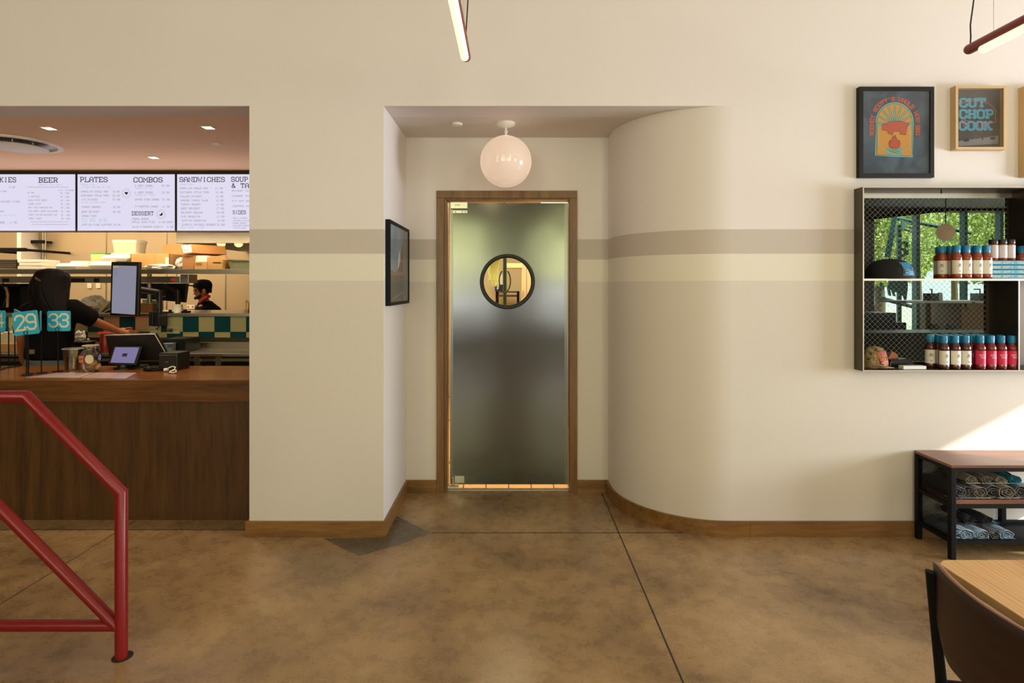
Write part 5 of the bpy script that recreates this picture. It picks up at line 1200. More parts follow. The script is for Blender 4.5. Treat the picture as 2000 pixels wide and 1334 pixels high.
m = MB(pm); m.sphere(q_(398, 569, -.083), .03, 16, 10, (.7, .3, 1)); m.build('ear', M_skin2, pm, smooth=60)
m = MB(pm); m.loft([(Z(572, MY), X(402, MY), MY, .055, .085), (Z(562, MY), X(399, MY), MY, .078, .096), (Z(557, MY), X(397, MY), MY, .09, .099)], 24); m.build('hair', M_hair, pm, smooth=60)
t = pm
m = MB(pm); m.loft([(Z(562, MY), X(396, MY), MY, .098, .105), (Z(556, MY), X(396, MY), MY, .100, .105), (Z(551, MY), X(396.5, MY), MY, .088, .095), (Z(547, MY), X(397, MY), MY, .06, .07), (Z(545.5, MY), X(397, MY), MY, .02, .03)], 28)
m.prism([(0, -.075), (-.06, -.065), (-.10, -.03), (-.105, 0), (-.10, .03), (-.06, .065), (0, .075)], q_(384, 560), (1, 0, -.16), (0, 1, 0), (0, 0, .009)); m.build('cap', M_shirt, pm, smooth=40)
m = MB(pm); m.loft([(Z(700, MY), X(410, MY), MY, .15, .21), (Z(640, MY), X(411, MY), MY, .14, .22), (Z(615, MY), X(408, MY), MY, .135, .225), (Z(602, MY), X(406, MY), MY, .115, .19), (Z(594, MY), X(403, MY), MY, .085, .12), (Z(588, MY), X(401, MY), MY, .065, .08)], 32)
for sy in (-1, 1): m.tube([q_(405, 604, sy*.14), q_(405, 622, sy*.19), q_(403, 640, sy*.2)], .08, 16, True, [.08, .072, .066])
sh_ = m.build('shirt', M_shirt, pm, smooth=70); rm = sh_.modifiers.new('remesh', 'REMESH'); rm.mode = 'VOXEL'; rm.voxel_size = .014; rm.use_smooth_shade = True
m = MB(pm); m.tube([q_(389, 596, -.06), q_(395, 588, -.098), q_(403, 581, -.08), q_(408, 579, 0), q_(403, 581, .08), q_(395, 588, .098), q_(389, 596, .06)], .019, 10, closed=True); m.build('red_collar', mat('red_cloth', (190, 40, 30), .7), pm, smooth=60)
m = MB(pm); m.loft([(.09, X(408, MY), MY, .07, .17), (.8, X(408, MY), MY, .13, .19), (Z(695, MY), X(409, MY), MY, .14, .19)], 28, sq=2.5); m.build('trousers', M_shirt, pm, smooth=60)
# ================================================================ STEEL DISPLAY WITH WIRED GLASS
YS = 3.532; YG = 3.751
S = lambda x, y, D=YS: P(x, y, D)
sd = thing('steel_display', (3.3, YS, 1.066), 'raw steel display cabinet with wired glass back holding sauces and caps', 'display cabinet')
M_raw = brushed('raw_dark_steel', (96, 86, 74), .38, (3, 30, 1.2), metal=.85); M_edge = mat('bright_steel_edge', (186, 180, 166), .35, .8)
x0, x1, z0, z1 = 2.178, 4.58, 1.0625, 2.207; th = .008
m = MB(sd)
m.box((x0, YS, z0), (x0+th, YG+.03, z1)); m.box((x1-th, YS, z0), (x1, YG+.03, z1)); m.box((x0+th, YS, z1-th), (x1-th, YG+.03, z1)); m.box((x0+th, YS, z0), (x1-th, YG+.03, z0+th)); m.build('outer_frame', M_raw, sd)
zs = 1.636
m = MB(sd); m.box((x0+th, YS+.002, zs-.010), (x1-th, YG, zs)); m.build('middle_shelf', M_raw, sd)
m = MB(sd); xd = 3.147; m.box((xd-.004, YS+.003, z0+th), (xd+.004, YG, zs-.010)); xu = 3.268*1.0; m.box((3.27, YS+.02, zs), (3.278, YG, z1-th)); m.build('divider', M_raw, sd)
m = MB(sd)
for a, b in (((x0-.0003, YS-.0025, z0-.0003), (x0+.006, YS+.001, z1+.0003)), ((x0+.006, YS-.002, z1-.005), (x1, YS+.001, z1+.0002)), ((x0+.006, YS-.002, z0-.0002), (x1, YS+.001, z0+.006)), ((x0+.006, YS-.002, zs-.012), (x1, YS+.001, zs+.001)), ((xd-.004, YS-.002, z0+.006), (xd+.004, YS+.001, zs-.012))): m.box(a, b)
m.build('edge_trim', M_edge, sd)
m = MB(sd); m.box((x0+th, YG-.03, z1-.040), (x1-th, YG-.012, z1-th)); m.build('top_bar', M_edge, sd)
m = MB(sd); m.cyl(S(1839, 378, 3.6), S(1839, 378, 3.6)+Vector((0, 0, .03)), .005, 10); m.cyl(S(1950, 376, 3.65), S(1950, 376, 3.65)+Vector((0, 0, .02)), .004, 10); m.build('screw', M_ink, sd)
pz = (X(1968, YG), X(1926, YG))
m = MB(sd)
m.box((pz[0], YG, zs), (x1-th, YG+.02, z1-th)); m.box((pz[1], YG, z0+th), (xd+.3, YG+.02, zs-.01)); m.box((x0+th, YG, z0+th), (pz[1], YG+.02, z0+.03)); m.build('back_panel', M_raw, sd)
def pane(name, xa, xb, za, zb):
    t = thing(name, ((xa+xb)/2, YG+.012, za), 'wired safety glass pane, '+('upper' if za > 1.5 else 'lower')+' of two behind the display shelves', 'glass pane', 'wired glass panes')
    m = MB(t); m.box((xa, YG+.005, za), (xb, YG+.011, zb)); m.build('glass', M_winglass, t)
    m = MB(t); p = .0275; n = int((xb-xa+zb-za)/p/1.0)+4; w = .0007
    for sg in (1, -1):
        for i in range(-n, n):
            # line x*sg - z = c, clipped to the pane
            c_ = i*p*1.28
            pts = []
            for xx in (xa, xb):
                zz = (xx-xa)*sg*1.0+za+c_
                if za <= zz <= zb: pts.append((xx, zz))
            for zz in (za, zb):
                xx = xa+(zz-za-c_)*sg
                if xa <= xx <= xb: pts.append((xx, zz))
            pts = sorted(set((round(a, 5), round(b, 5)) for a, b in pts))
            if len(pts) >= 2:
                a, b = Vector((pts[0][0], YG+.0042, pts[0][1])), Vector((pts[-1][0], YG+.0042, pts[-1][1]))
                m.tube([a, b], w, 4, False)
    m.build('wire_mesh', M_wire, t)
pane('wired_glass', x0+th, pz[0], zs+.001, z1-th-.001)
pane('wired_glass', x0+th, pz[1], z0+.031, zs-.011)
# clear acrylic riser above the bottles
m = MB(); ac = clear('clear_acrylic', (244, 248, 248), .004); zz = EYE+(HY-467)*YS*1.02/F
m.box((2.57, YS+.05, zs+.0008), (2.574, YG-.01, zz-.004)); m.box((2.57, YS+.05, zz-.004), (3.262, YG-.01, zz)); m.box((3.258, YS+.05, zs+.0008), (3.262, YG-.01, zz-.004))
tag(m.build('acrylic_riser', ac), 'clear acrylic riser standing over the sauce bottles on the upper shelf', 'riser')

# ---- sauce bottles
M_sauce = mat('brown_sauce_bottle', (140, 58, 26), .12, coat=.3); M_sauce2 = mat('dark_sauce_bottle', (72, 26, 20), .12, coat=.3); M_cap = mat('teal_ribbed_cap', (18, 124, 168), .3)
M_lab = mat('cream_label', (232, 224, 208), .5); M_pink = mat('crimson_label', (208, 28, 76), .5); M_liq3 = mat('red_sauce_bottle', (112, 22, 20), .12, coat=.3)
def make_bottle(kind, loc, label, group):
    t = thing('sauce_bottle', loc, label, 'bottle', group)
    body, lab = {'white': (M_sauce, M_lab), 'dark': (M_sauce2, M_lab), 'pink': (M_liq3, M_pink)}[kind]
    m = MB(); m.lathe([(.026, 0), (.0300, .004), (.0302, .022), (.0290, .028), (.0290, .118), (.0302, .122), (.0300, .134), (.026, .148), (.0185, .160), (.0165, .170), (.0165, .178)], n=28); m.build('body', body, t, smooth=50)
    m = MB(); m.lathe([(.0200, .163), (.0205, .166), (.0205, .205), (.0190, .2095)], n=24)
    for i in range(24):
        a = 2*PI*i/24; m.box((.0203*math.cos(a)-.0008, .0203*math.sin(a)-.0008, .178), (.0203*math.cos(a)+.0008, .0203*math.sin(a)+.0008, .204))
    m.build('cap', M_cap, t, smooth=30)
    m = MB(); n = 26; vs = []; fs = []
    for j, z in enumerate((.030, .116)):
        for i in range(n+1):
            a = -PI/2-1.5+3.0*i/n; vs.append((.0297*math.cos(a), .0297*math.sin(a), z))
    for i in range(n): fs.append((i, i+1, n+2+i, n+1+i))
    m.add(vs, fs); lb = m.build('label', lab, t, smooth=60)
    m = MB()
    cv = lambda r: (lambda px, py: Vector((r*math.sin(px/r), -r*math.cos(px/r), py)))
    f = cv(.0299)
    if kind == 'pink':
        for s, z, h in (("KATHY'S", .084, .010), ('SAUCE', .070, .010)): text(m, s, (0, 0, 0), h, w=1.3, align='c', serif=False, sx=.72, curve=lambda px, py, z=z: f(px, py+z))
        for i in range(5): m.add([f(-.006, .100+i*.0028), f(.006, .100+i*.0028), f(.006, .1015+i*.0028), f(-.006, .1015+i*.0028)], [(0, 1, 2, 3)])
        m.build('lettering', mat('pale_pink_ink', (236, 180, 190), .5), lb)
    else:
        for i in range(3): m.add([f(-.009+i*.001, .100+i*.004), f(.009-i*.001, .100+i*.004), f(.009-i*.001, .102+i*.004), f(-.009+i*.001, .102+i*.004)], [(0, 1, 2, 3)])
        for s, z, h in (('BBQ', .086, .007), ('SAUCE', .076, .006)): text(m, s, (0, 0, 0), h, w=1.2, align='c', serif=False, sx=.8, curve=lambda px, py, z=z: f(px, py+z))
        m.add([f(-.004, .044), f(.004, .044), f(.003, .050), f(-.002, .050)], [(0, 1, 2, 3)])
        m.build('lettering', M_ink, lb)
        m = MB(); 
        for i in range(3): m.add([f(-.008, .056+i*.005), f(.008, .056+i*.005), f(.008, .058+i*.005), f(-.008, .058+i*.005)], [(0, 1, 2, 3)])
        m.build('blue_print', M_sign, lb)
    return t
def bx(x, D): return X(x, D)
ord_ = ['first', 'second', 'third', 'fourth', 'fifth', 'sixth', 'seventh', 'eighth']
Y1, Y2, Y3 = YS+.035, YS+.099, YS+.163
ww = None
g = 'brown sauce bottles on the upper shelf'
ups = [(1868, Y1), (1887, Y1), (1908, Y1), (1926.5, Y1)]
for i, (px_, D) in enumerate(ups):
    lab = ord_[i]+' brown sauce bottle from the left in the front row, upper shelf'
    p = (bx(px_, D), D, zs+.0008)
    ww = dup(ww, p, lab, rot=(0, 0, random.uniform(-.3, .3))) if ww else make_bottle('white', p, lab, g)
for px_, D in ((1837, Y1+.004), (1850, Y2), ):
    pass
extra = [(1840, Y2, 'brown sauce bottle leftmost in view on the upper shelf'), (1856.5, Y2, 'brown sauce bottle just behind the first front-row one, upper shelf'),
         (1834, Y3, 'brown sauce bottle in the rearmost row, at the left end of the upper shelf')]
for i in range(4): extra.append((1852+i*18.5-2, Y3, 'brown sauce bottle hidden in the back row of the upper shelf'))
for i in range(2): extra.append((1876+i*19.5, Y2, 'brown sauce bottle in the middle row of the upper shelf'))
for (px_, D, lab) in extra: dup(ww, (bx(px_, D), D, zs+.0008), lab, rot=(0, 0, random.uniform(-.8, .2)))
dup(ww, (bx(1995, Y2), Y2, zs+.0008), 'brown sauce bottle right of the teal books, at the photo edge', rot=(0, 0, .3))
g2 = 'dark sauce bottles on the lower shelf'; wd = None
for (px_, D, lab) in ((1843, Y1, 'first cream-labelled dark bottle of the front row, lower shelf'), (1865, Y1, 'second cream-labelled dark bottle of the front row, lower shelf'), (1885.5, Y1, 'third cream-labelled dark bottle, beside the crimson ones'),
                      (1817, Y2, 'leftmost dark bottle in the second row of the lower shelf'), (1833, Y2, 'second dark bottle from left in the second row, lower shelf'), (1853, Y2, 'dark bottle in the second row, partly hidden'), (1873, Y2, 'dark bottle in the second row, partly hidden'),
                      (1825, Y3, 'dark bottle in the back row of the lower shelf'), (1845, Y3, 'dark bottle in the back row of the lower shelf'), (1864, Y3, 'dark bottle in the back row of the lower shelf')):
    p = (bx(px_, D), D, z0+th+.0008)
    wd = dup(wd, p, lab, rot=(0, 0, random.uniform(-.5, .3))) if wd else make_bottle('dark', p, lab, g2)
g3 = 'crimson-labelled sauce bottles'; wp = None
for (px_, D, lab) in ((1914, Y1, 'first crimson-labelled bottle from the left in the front row'), (1934.5, Y1, 'second crimson-labelled bottle from the left in the front row'), (1955, Y1, 'third crimson-labelled bottle from the left in the front row'), (1975.5, Y1, 'crimson-labelled bottle at the right end, beside the steel divider'),
                      (1897, Y2, 'crimson-labelled bottle behind the first front one, left end of its row'), (1916, Y2, 'crimson-labelled bottle in the middle row'), (1935, Y2, 'crimson-labelled bottle in the middle row'), (1953, Y2, 'crimson-labelled bottle in the middle row'), (1887, Y3, 'crimson-labelled bottle in the rearmost row'), (1906, Y3, 'crimson-labelled bottle in the rearmost row'), (1925, Y3, 'crimson-labelled bottle in the rearmost row')):
    p = (bx(px_, D), D, z0+th+.0008)
    wp = dup(wp, p, lab, rot=(0, 0, random.uniform(-.25, .25))) if wp else make_bottle('pink', p, lab, g3)
# ---- books and spice jars
M_book = mat('teal_book_cover', (38, 140, 168), .45); zb = zs+.0008
for i in range(4):
    lab = ('lowest', 'second from the bottom', 'third from the bottom', 'topmost')[i]+' teal book in the stack with white title on the spine'
    zi = zb+i*.0288; dx = (0, .003, -.002, .001)[i]; Y0 = YS+.012
    t = thing('book', (X(1968, Y0)+dx, Y0+.08, zi), lab, 'book', 'stacked teal books')
    xa, xb = X(1937.5, Y0)+dx, X(2019, Y0)+dx
    m = MB(t); m.box((xa, Y0, zi), (xb, Y0+.19, zi+.0025)); m.box((xa, Y0, zi+.025), (xb, Y0+.19, zi+.0275)); m.box((xa, Y0, zi), (xb, Y0+.003, zi+.0275)); m.build('cover', M_book, t, bevel=.0008)
    m = MB(t); m.box((xa+.004, Y0+.003, zi+.0026), (xb-.004, Y0+.186, zi+.0249)); m.build('pages', M_paper, t)
    m = MB(t); text(m, "RODNEY SCOTT'S", (xa+.006, Y0-.0004, zi+.0085), .0105, w=1.2, serif=False, sx=.98, adv=5.3); text(m, "WORLD OF BBQ", (xa+.158, Y0-.0004, zi+.0085), .0105, w=1.2, serif=False, sx=.98, adv=5.3); m.build('title', M_cream, t)
zj = zb+4*.0288; sj = None
for i, (px_, D) in enumerate(((1939, Y1), (1956.5, Y1), (1972.5, Y1), (1945, Y2), (1962, Y2))):
    lab = ('spice shaker with black cap and white label, left end on the teal books', 'spice shaker with black cap in the middle of the three on the books', 'spice shaker with black cap, right end on the teal books', 'spice shaker in the rear row on the books', 'spice shaker in the rear row on the books')[i]
    p = (bx(px_, D)+.003, D, zj+.0005)
    if sj: dup(sj, p, lab)
    else:
        sj = thing('spice_shaker', p, lab, 'spice shaker', 'spice shakers on the books')
        m = MB(); m.lathe([(.022, 0), (.024, .002), (.024, .098), (.021, .103)], n=24); m.build('jar', M_sauce, sj, smooth=50)
        m = MB(); m.lathe([(.0235, .1035), (.0240, .105), (.0240, .128), (.0225, .130)], n=24); m.build('cap', M_blackp, sj, smooth=40)
        m = MB(); n = 20; vs = [(.0244*math.cos(-PI/2-1.8+3.6*i2/n), .0244*math.sin(-PI/2-1.8+3.6*i2/n), z) for z in (.014, .094) for i2 in range(n+1)]
        m.add(vs, [(i2, i2+1, n+2+i2, n+1+i2) for i2 in range(n)]); lb = m.build('label', mat('lavender_label', (214, 204, 206), .5), sj, smooth=60)
        m = MB(); f = lambda px, py: Vector((.0246*math.sin(px/.0246), -.0246*math.cos(px/.0246), py))
        for z, w2 in ((.080, .008), (.074, .010), (.064, .006), (.058, .006), (.036, .003), (.033, .004)): m.add([f(-w2, z), f(w2, z), f(w2, z+.0018), f(-w2, z+.0018)], [(0, 1, 2, 3)])
        m.build('lettering', M_sgrey, lb)
# ---- caps
def cap(loc, w, h, mt, label, rz, patch, pm, brim=.075, ink=None, pw2=.030):
    t = thing('baseball_cap', loc, label, 'cap'); t.rotation_euler = (0, 0, rz)
    r = w/2
    m = MB(); pr_ = [(r, 0), (r*1.0, h*.28), (r*.96, h*.5), (r*.84, h*.72), (r*.6, h*.90), (r*.3, h*.985), (.004, h)]
    m.lathe(pr_, n=36, cap=False); m.build('crown', mt, t, smooth=70)
    m = MB(); pts = [];  N_ = 14
    vs = []; fs = []
    for j in range(4):
        for i in range(N_+1):
            a = -PI/2-1.15+2.3*i/N_; rr_ = r*.97+brim*(j/3)*math.cos((i/N_-.5)*2.5)
            vs.append((rr_*math.cos(a), rr_*math.sin(a), .006+.012*math.cos((i/N_-.5)*PI)*1.0-.006*(j/3)))
    for j in range(3):
        for i in range(N_): k = j*(N_+1)+i; fs.append((k, k+1, k+N_+2, k+N_+1))
    m.add(vs, fs); br = m.build('brim', mt, t, smooth=70); so = br.modifiers.new('solid', 'SOLIDIFY'); so.thickness = .003
    m = MB(); m.sphere((0, 0, h), .006, 10, 6); m.build('top_button', mt, t)
    # embroidered patch on the crown front
    def f(px, py):
        rr_ = r*(1.0 if py < h*.28 else 1.0-.04*((py-h*.28)/(h*.22)) if py < h*.5 else .96-.12*((py-h*.5)/(h*.22)))+.0015
        a = patch+px/rr_
        return Vector((rr_*math.sin(a), -rr_*math.cos(a), py))
    m = MB(); n = 10; vs = [f(-pw2+2*pw2*i/n, h*.16+(h*.62)*j/6) for j in range(7) for i in range(n+1)]; fs = [(j*(n+1)+i, j*(n+1)+i+1, (j+1)*(n+1)+i+1, (j+1)*(n+1)+i) for j in range(6) for i in range(n)]
    m.add(vs, fs); pa = m.build('patch', ink or M_ink, t, smooth=60)
    m = MB(); f2 = lambda px, py: (lambda v: Vector((v.x*1.012, v.y*1.012, v.z)))(f(px, py))
    ph = h*.62; b0 = h*.16
    for k, s in enumerate(('RODNEY', "SCOTT'S", 'WHOLE')): text(m, s, (0, 0, 0), ph*.17, w=1.05, align='c', serif=True, sx=.98 if len(s) < 7 else .84, curve=lambda px, py, k=k: f2(px, py+b0+ph*(.74-.22*k)))
    text(m, 'BBQ', (0, 0, 0), ph*.19, w=1.25, align='c', sx=1.1, curve=lambda px, py: f2(px+pw2*.4, py+b0+ph*.08))
    m.add([f2(-pw2*.75, b0+ph*.14), f2(-pw2*.2, b0+ph*.12), f2(-pw2*.2, b0+ph*.22), f2(-pw2*.6, b0+ph*.24)], [(0, 1, 2, 3)])
    e = .0022
    for (a0, a1, b1, b2) in ((-pw2, pw2, b0, b0+e), (-pw2, pw2, b0+ph-e, b0+ph), (-pw2, -pw2+e, b0, b0+ph), (pw2-e, pw2, b0, b0+ph)):
        q = 8; vs = [f2(a0+(a1-a0)*i/q, z) for z in (b1, b2) for i in range(q+1)]; m.add(vs, [(i, i+1, q+2+i, q+1+i) for i in range(q)])
    m.build('patch_lettering', pm, pa)
    return t
cap((X(1741, 3.615), 3.632, zs+.0008), .285*.68+.075, .128, mat('black_cap_cloth', (16, 15, 16), .85), 'black cap with a blue stitched patch at the left of the upper shelf', -.25, .52, mat('blue_stitching', (70, 168, 204), .6), brim=.0, pw2=.042)
M_camo = mat('camouflage_cloth', (150, 124, 92), .85); nt = M_camo.node_tree
n_ = nt.nodes.new('ShaderNodeTexNoise'); n_.inputs['Scale'].default_value = 34; n_.inputs['Detail'].default_value = 1; r_ = nt.nodes.new('ShaderNodeValToRGB'); r_.color_ramp.interpolation = 'CONSTANT'
tc_ = nt.nodes.new('ShaderNodeTexCoord'); nt.links.new(tc_.outputs['Object'], n_.inputs['Vector'])
r_.color_ramp.elements[0].color = (*lin((84, 62, 40)), 1); r_.color_ramp.elements[1].position = .42; r_.color_ramp.elements[1].color = (*lin((156, 124, 90)), 1)
for p_, c_ in ((.52, (120, 118, 74)), (.60, (178, 150, 112))): e_ = r_.color_ramp.elements.new(p_); e_.color = (*lin(c_), 1)
nt.links.new(n_.outputs['Fac'], r_.inputs[0]); nt.links.new(r_.outputs[0], nt.nodes['Principled BSDF'].inputs['Base Color'])
cap((X(1712, 3.63), 3.652, z0+th+.0008), .150, .135, M_camo, 'camouflage cap with an orange stitched patch at the lower left', .1, .18, mat('orange_stitching', (236, 130, 70), .6), brim=.05, ink=mat('dark_orange_ground', (60, 30, 18), .7), pw2=.036)
m = MB(); D = 3.66; z_ = z0+th+.0008
m.prism([(X(1737, D), z_), (X(1789, D), z_), (X(1791, D), z_+.012), (X(1775, D), z_+.052), (X(1740, D), z_+.042)], (0, D, 0), (1, 0, 0), (0, 0, 1), (0, .07, 0))
tag(m.build('folded_black_cap', mat('black_glossy_vinyl', (20, 20, 20), .25), bevel=.008), 'folded black glossy visor behind the camouflage cap', 'cap')
m = MB(); m.prism([(0, 0), (.075, .0), (.062, .035), (.03, .055), (.01, .02)], (X(1734, 3.735), 3.735, z_+.038), (1, 0, 0), (0, 0, 1), (0, .01, 0)); m.box((X(1738, 3.735), 3.735, z_), (X(1750, 3.735), 3.745, z_+.04)); tag(m.build('pink_bandana', mat('salmon_cloth', (190, 120, 96), .8)), 'salmon-coloured cloth tip standing behind the black visor', 'cloth')
m = MB(); m.box((X(1755, 3.6), 3.555, z_), (X(1808, 3.56), 3.60, z_+.020)); tag(m.build('price_card', M_white), 'white flat box lying at the front of the lower shelf beside the camouflage cap', 'box')

# ================================================================ ROOM BEYOND THE WIRED GLASS
YW = 8.6
M_teal = mat('teal_window_frame', (40, 92, 92), .4); M_brown = mat('brown_panel', (96, 72, 50), .6); M_dark = mat('dark_ceiling_paint', (62, 48, 36), .7)
w = lambda x, y: P(x, y, YW)
m = MB(); 
m.box((1.6, YF+.2, 2.73), (11.6, YW+.2, 2.83)); struct(m.build('ceiling_side_room', M_dark))
m = MB(); m.prism([(X(1680, YW-.3), Z(430, YW-.3)), (X(1925, YW-.3), Z(372, YW-.3)), (X(2200, YW-.3), Z(372, YW-.3)), (X(2200, YW-.3), 2.73), (X(1500, YW-.3), 2.73), (X(1500, YW-.3), Z(430, YW-.3))], (0, YW-.35, 0), (1, 0, 0), (0, 0, 1), (0, .3, 0)); struct(m.build('trim_5', M_dark))
# window wall: piers, sill, mullions
m = MB()
m.box((1.6, YW, 0), (X(1708, YW), YW+.2, 2.8)); m.box((X(2060, YW), YW, 0), (11.6, YW+.2, 2.8)); m.box((X(1708, YW), YW, 0), (X(1760, YW), YW+.2, Z(672, YW))); m.box((X(1808, YW), YW, 0), (X(2060, YW), YW+.2, Z(592, YW))); m.box((X(1760, YW), YW, 0), (X(1808, YW), YW+.2, Z(668, YW)))
struct(m.build('wall_side_room', M_brown))
m = MB(); m.box((11.5, YF+.2, 0), (11.6, YW+.2, 2.8)); m.box((1.5, YF+.8, 0), (1.6, YW+.2, 2.8)); struct(m.build('wall_side_room_end', M_brown))
m = MB()
for a, b in ((1790, 1797), (1884, 1890), (1704, 1708), (1954, 1960)): m.pbox(a, 372, b, 592 if a > 1800 else 668, YW-.02, .1)
struct(m.build('window_1_frame', M_teal))
m = MB(); m.pbox(1708, 372, 2060, 672, YW+.1, .006); struct(m.build('window_1', M_winglass))
# hanging sign outside the window, letters turned on their side
sgn = thing('window_sign', (X(1760, 9.3), 9.3, 1.5), 'dark teal pig and letter sign standing outside the side window', 'sign')
m = MB(sgn); f = lambda p: P(p.x, p.y, 9.3)
m.tube([P(1748, 425, 9.3), P(1733, 503, 9.3)], .05, 4); m.tube([P(1722, 552, 9.3), P(1718, 582, 9.3), P(1808, 606, 9.3)], .028, 4); m.tube([P(1748, 426, 9.3), P(1895, 455, 9.3)], .03, 4); m.build('frame', M_teal, sgn)
m = MB(sgn)
def rt(s, cx, cy, h): 
    k = h/6
    for pl in G[s]:
        for i in range(len(pl)-1):
            seg(m, pl[i], pl[i+1], 1.2, lambda p: P(cx+(p.y-3)*k*.2+(p.x-2)*k*.95, cy-(p.y-3)*k+(p.x-2)*k*.12, 9.28))
rt('S', 1763, 487, 24)
for pl in G['E']:
    for i in range(len(pl)-1): seg(m, pl[i], pl[i+1], 1.1, lambda p: P(1773+(p.x-2)*6, 443-(p.y-3)*2.8+(p.x-2)*2, 9.28))
o = m.build('lettering', M_teal, sgn); so = o.modifiers.new('solid', 'SOLIDIFY'); so.thickness = .03
m = MB(sgn); sx_ = lambda *a: [(X(x, 9.3), Z(y, 9.3)) for x, y in a]
m.prism(sx_((1745, 548), (1773, 548), (1773, 565), (1770, 590), (1765, 578), (1757, 572), (1752, 571), (1747, 571), (1750, 579), (1746, 578), (1742, 566), (1739, 566), (1741, 578), (1737, 577), (1734, 562), (1737, 548)), (0, 9.3, 0), (1, 0, 0), (0, 0, 1), (0, .03, 0)); m.build('pig_figure', M_teal, sgn)
m = MB(sgn); m.box((X(1760, 9.3)-.03, 9.33, .0), (X(1760, 9.3)+.03, 9.37, 2.6)); m.build('post', M_teal, sgn)
# round pendant
t = thing('disc_pendant', (X(1847, 6.8), 6.8, 2.73), 'round tan pendant hanging in the room beyond the wired glass', 'lamp')
m = MB(t); m.sphere((X(1847, 6.8), 6.8, Z(454, 6.8)), .105, 28, 16, (1, .7, 1)); m.build('shade', mat('tan_pendant', (200, 156, 116), .5, emit=.22, ec=(255, 200, 150)), t, smooth=60)
m = MB(t); m.cyl((X(1847, 6.8), 6.8, Z(440, 6.8)), (X(1847, 6.8), 6.8, 2.73), .006, 8); m.build('cord', M_blackp, t)
# bar with napkin stands, furniture silhouettes
t = thing('side_room_counter', (X(1870, 7.6), 7.8, 0), 'white-topped counter below the window beyond the wired glass', 'counter')
m = MB(t); m.box((X(1771, 7.5), 7.5, Z(592, 7.5)), (X(2010, 7.5), 8.1, Z(588, 7.5))); m.build('top', M_white, t)
m = MB(t); m.box((X(1878, 7.55), 7.55, .0), (X(2010, 7.55), 8.1, Z(592, 7.5))); m.build('body', mat('tan_panel', (140, 102, 66), .6), t)
m = MB(t); m.cyl(P(1898, 597, 7.50), P(1898, 597, 7.54), .055, 28); m.build('round_plaque', mat('cream_plaque', (204, 186, 150), .5), t)
for i, (a, b) in enumerate(((1818, 1834), (1912, 1928))):
    t = thing('napkin_stand', (X((a+b)/2, 7.7), 7.7, Z(588, 7.5)), ('left' if i == 0 else 'right')+' one of two dark napkin stands with handles beyond the wired glass', 'napkin holder', 'napkin stands')
    m = MB(t); m.box((X(a, 7.7), 7.7, Z(588, 7.5)+.0005), (X(b, 7.7), 7.85, Z(573, 7.7))); m.build('box', M_blackp, t)
    m = MB(t); q = P(a+2, 573, 7.75); m.tube([q, P(a+2, 565, 7.75), P(a-2 if i == 0 else a-10, 565, 7.75)], .008, 6); 
    m.tube([P(b-3, 573, 7.75), P(b+6, 572.5, 7.75)], .007, 6); m.build('handle', M_blackp, t)
    m = MB(t); m.box((X(b, 7.7)-.001, 7.705, Z(588, 7.5)+.001), (X(b+8, 7.7), 7.83, Z(574, 7.7))); m.build('napkins', M_white, t)
m = MB(); m.box((X(1660, 7.2), 7.2, 0), (X(1751, 7.2), 7.7, Z(611, 7.2))); tag(m.build('dark_cabinet', M_blackp, bevel=.01), 'tall dark cabinet at the left beyond the lower wired glass', 'cabinet')
m = MB(); m.box((X(1752, 7.2), 7.2, 0), (X(1771, 7.2), 7.6, Z(630, 7.2))); tag(m.build('dark_box', M_blackp, bevel=.01), 'dark step-down cabinet beside the tall dark cabinet', 'cabinet')
m = MB(); m.box((X(1690, 6.4), 6.4, 0), (X(2010, 6.4), 6.9, Z(650, 6.4))); tag(m.build('dark_counter', M_blackp, bevel=.01), 'long dark counter beyond the lower wired glass', 'counter')
for i, xx in enumerate((1827, 1860)):
    m = MB(); D = 7.0
    m.prism([(X(xx-9, D), Z(652, D)), (X(xx+13, D), Z(652, D)), (X(xx+8, D), Z(640, D)), (X(xx+2, D), Z(633, D)), (X(xx-6, D), Z(633, D)), (X(xx-10, D), Z(640, D))], (0, D, 0), (1, 0, 0), (0, 0, 1), (0, .03, 0))
    m.box((X(xx-8, D), D, 0), (X(xx-6, D), D+.02, Z(652, D))); m.box((X(xx+10, D), D, 0), (X(xx+12, D), D+.02, Z(652, D))); m.box((X(xx-9, D), D-.02, Z(662, D)), (X(xx+12, D), D+.04, Z(655, D)))
    tag(m.build('side_room_chair', M_blackp), ('left' if i == 0 else 'right')+' dark chair back beyond the lower wired glass', 'chair', 'chairs beyond the wired glass')
lamp('side_room_daylight', 'AREA', (6.6, 8.5, 1.7), 14, (.92, .97, 1), 3.4, 1.4, target=(6.0, 4, 1.5))
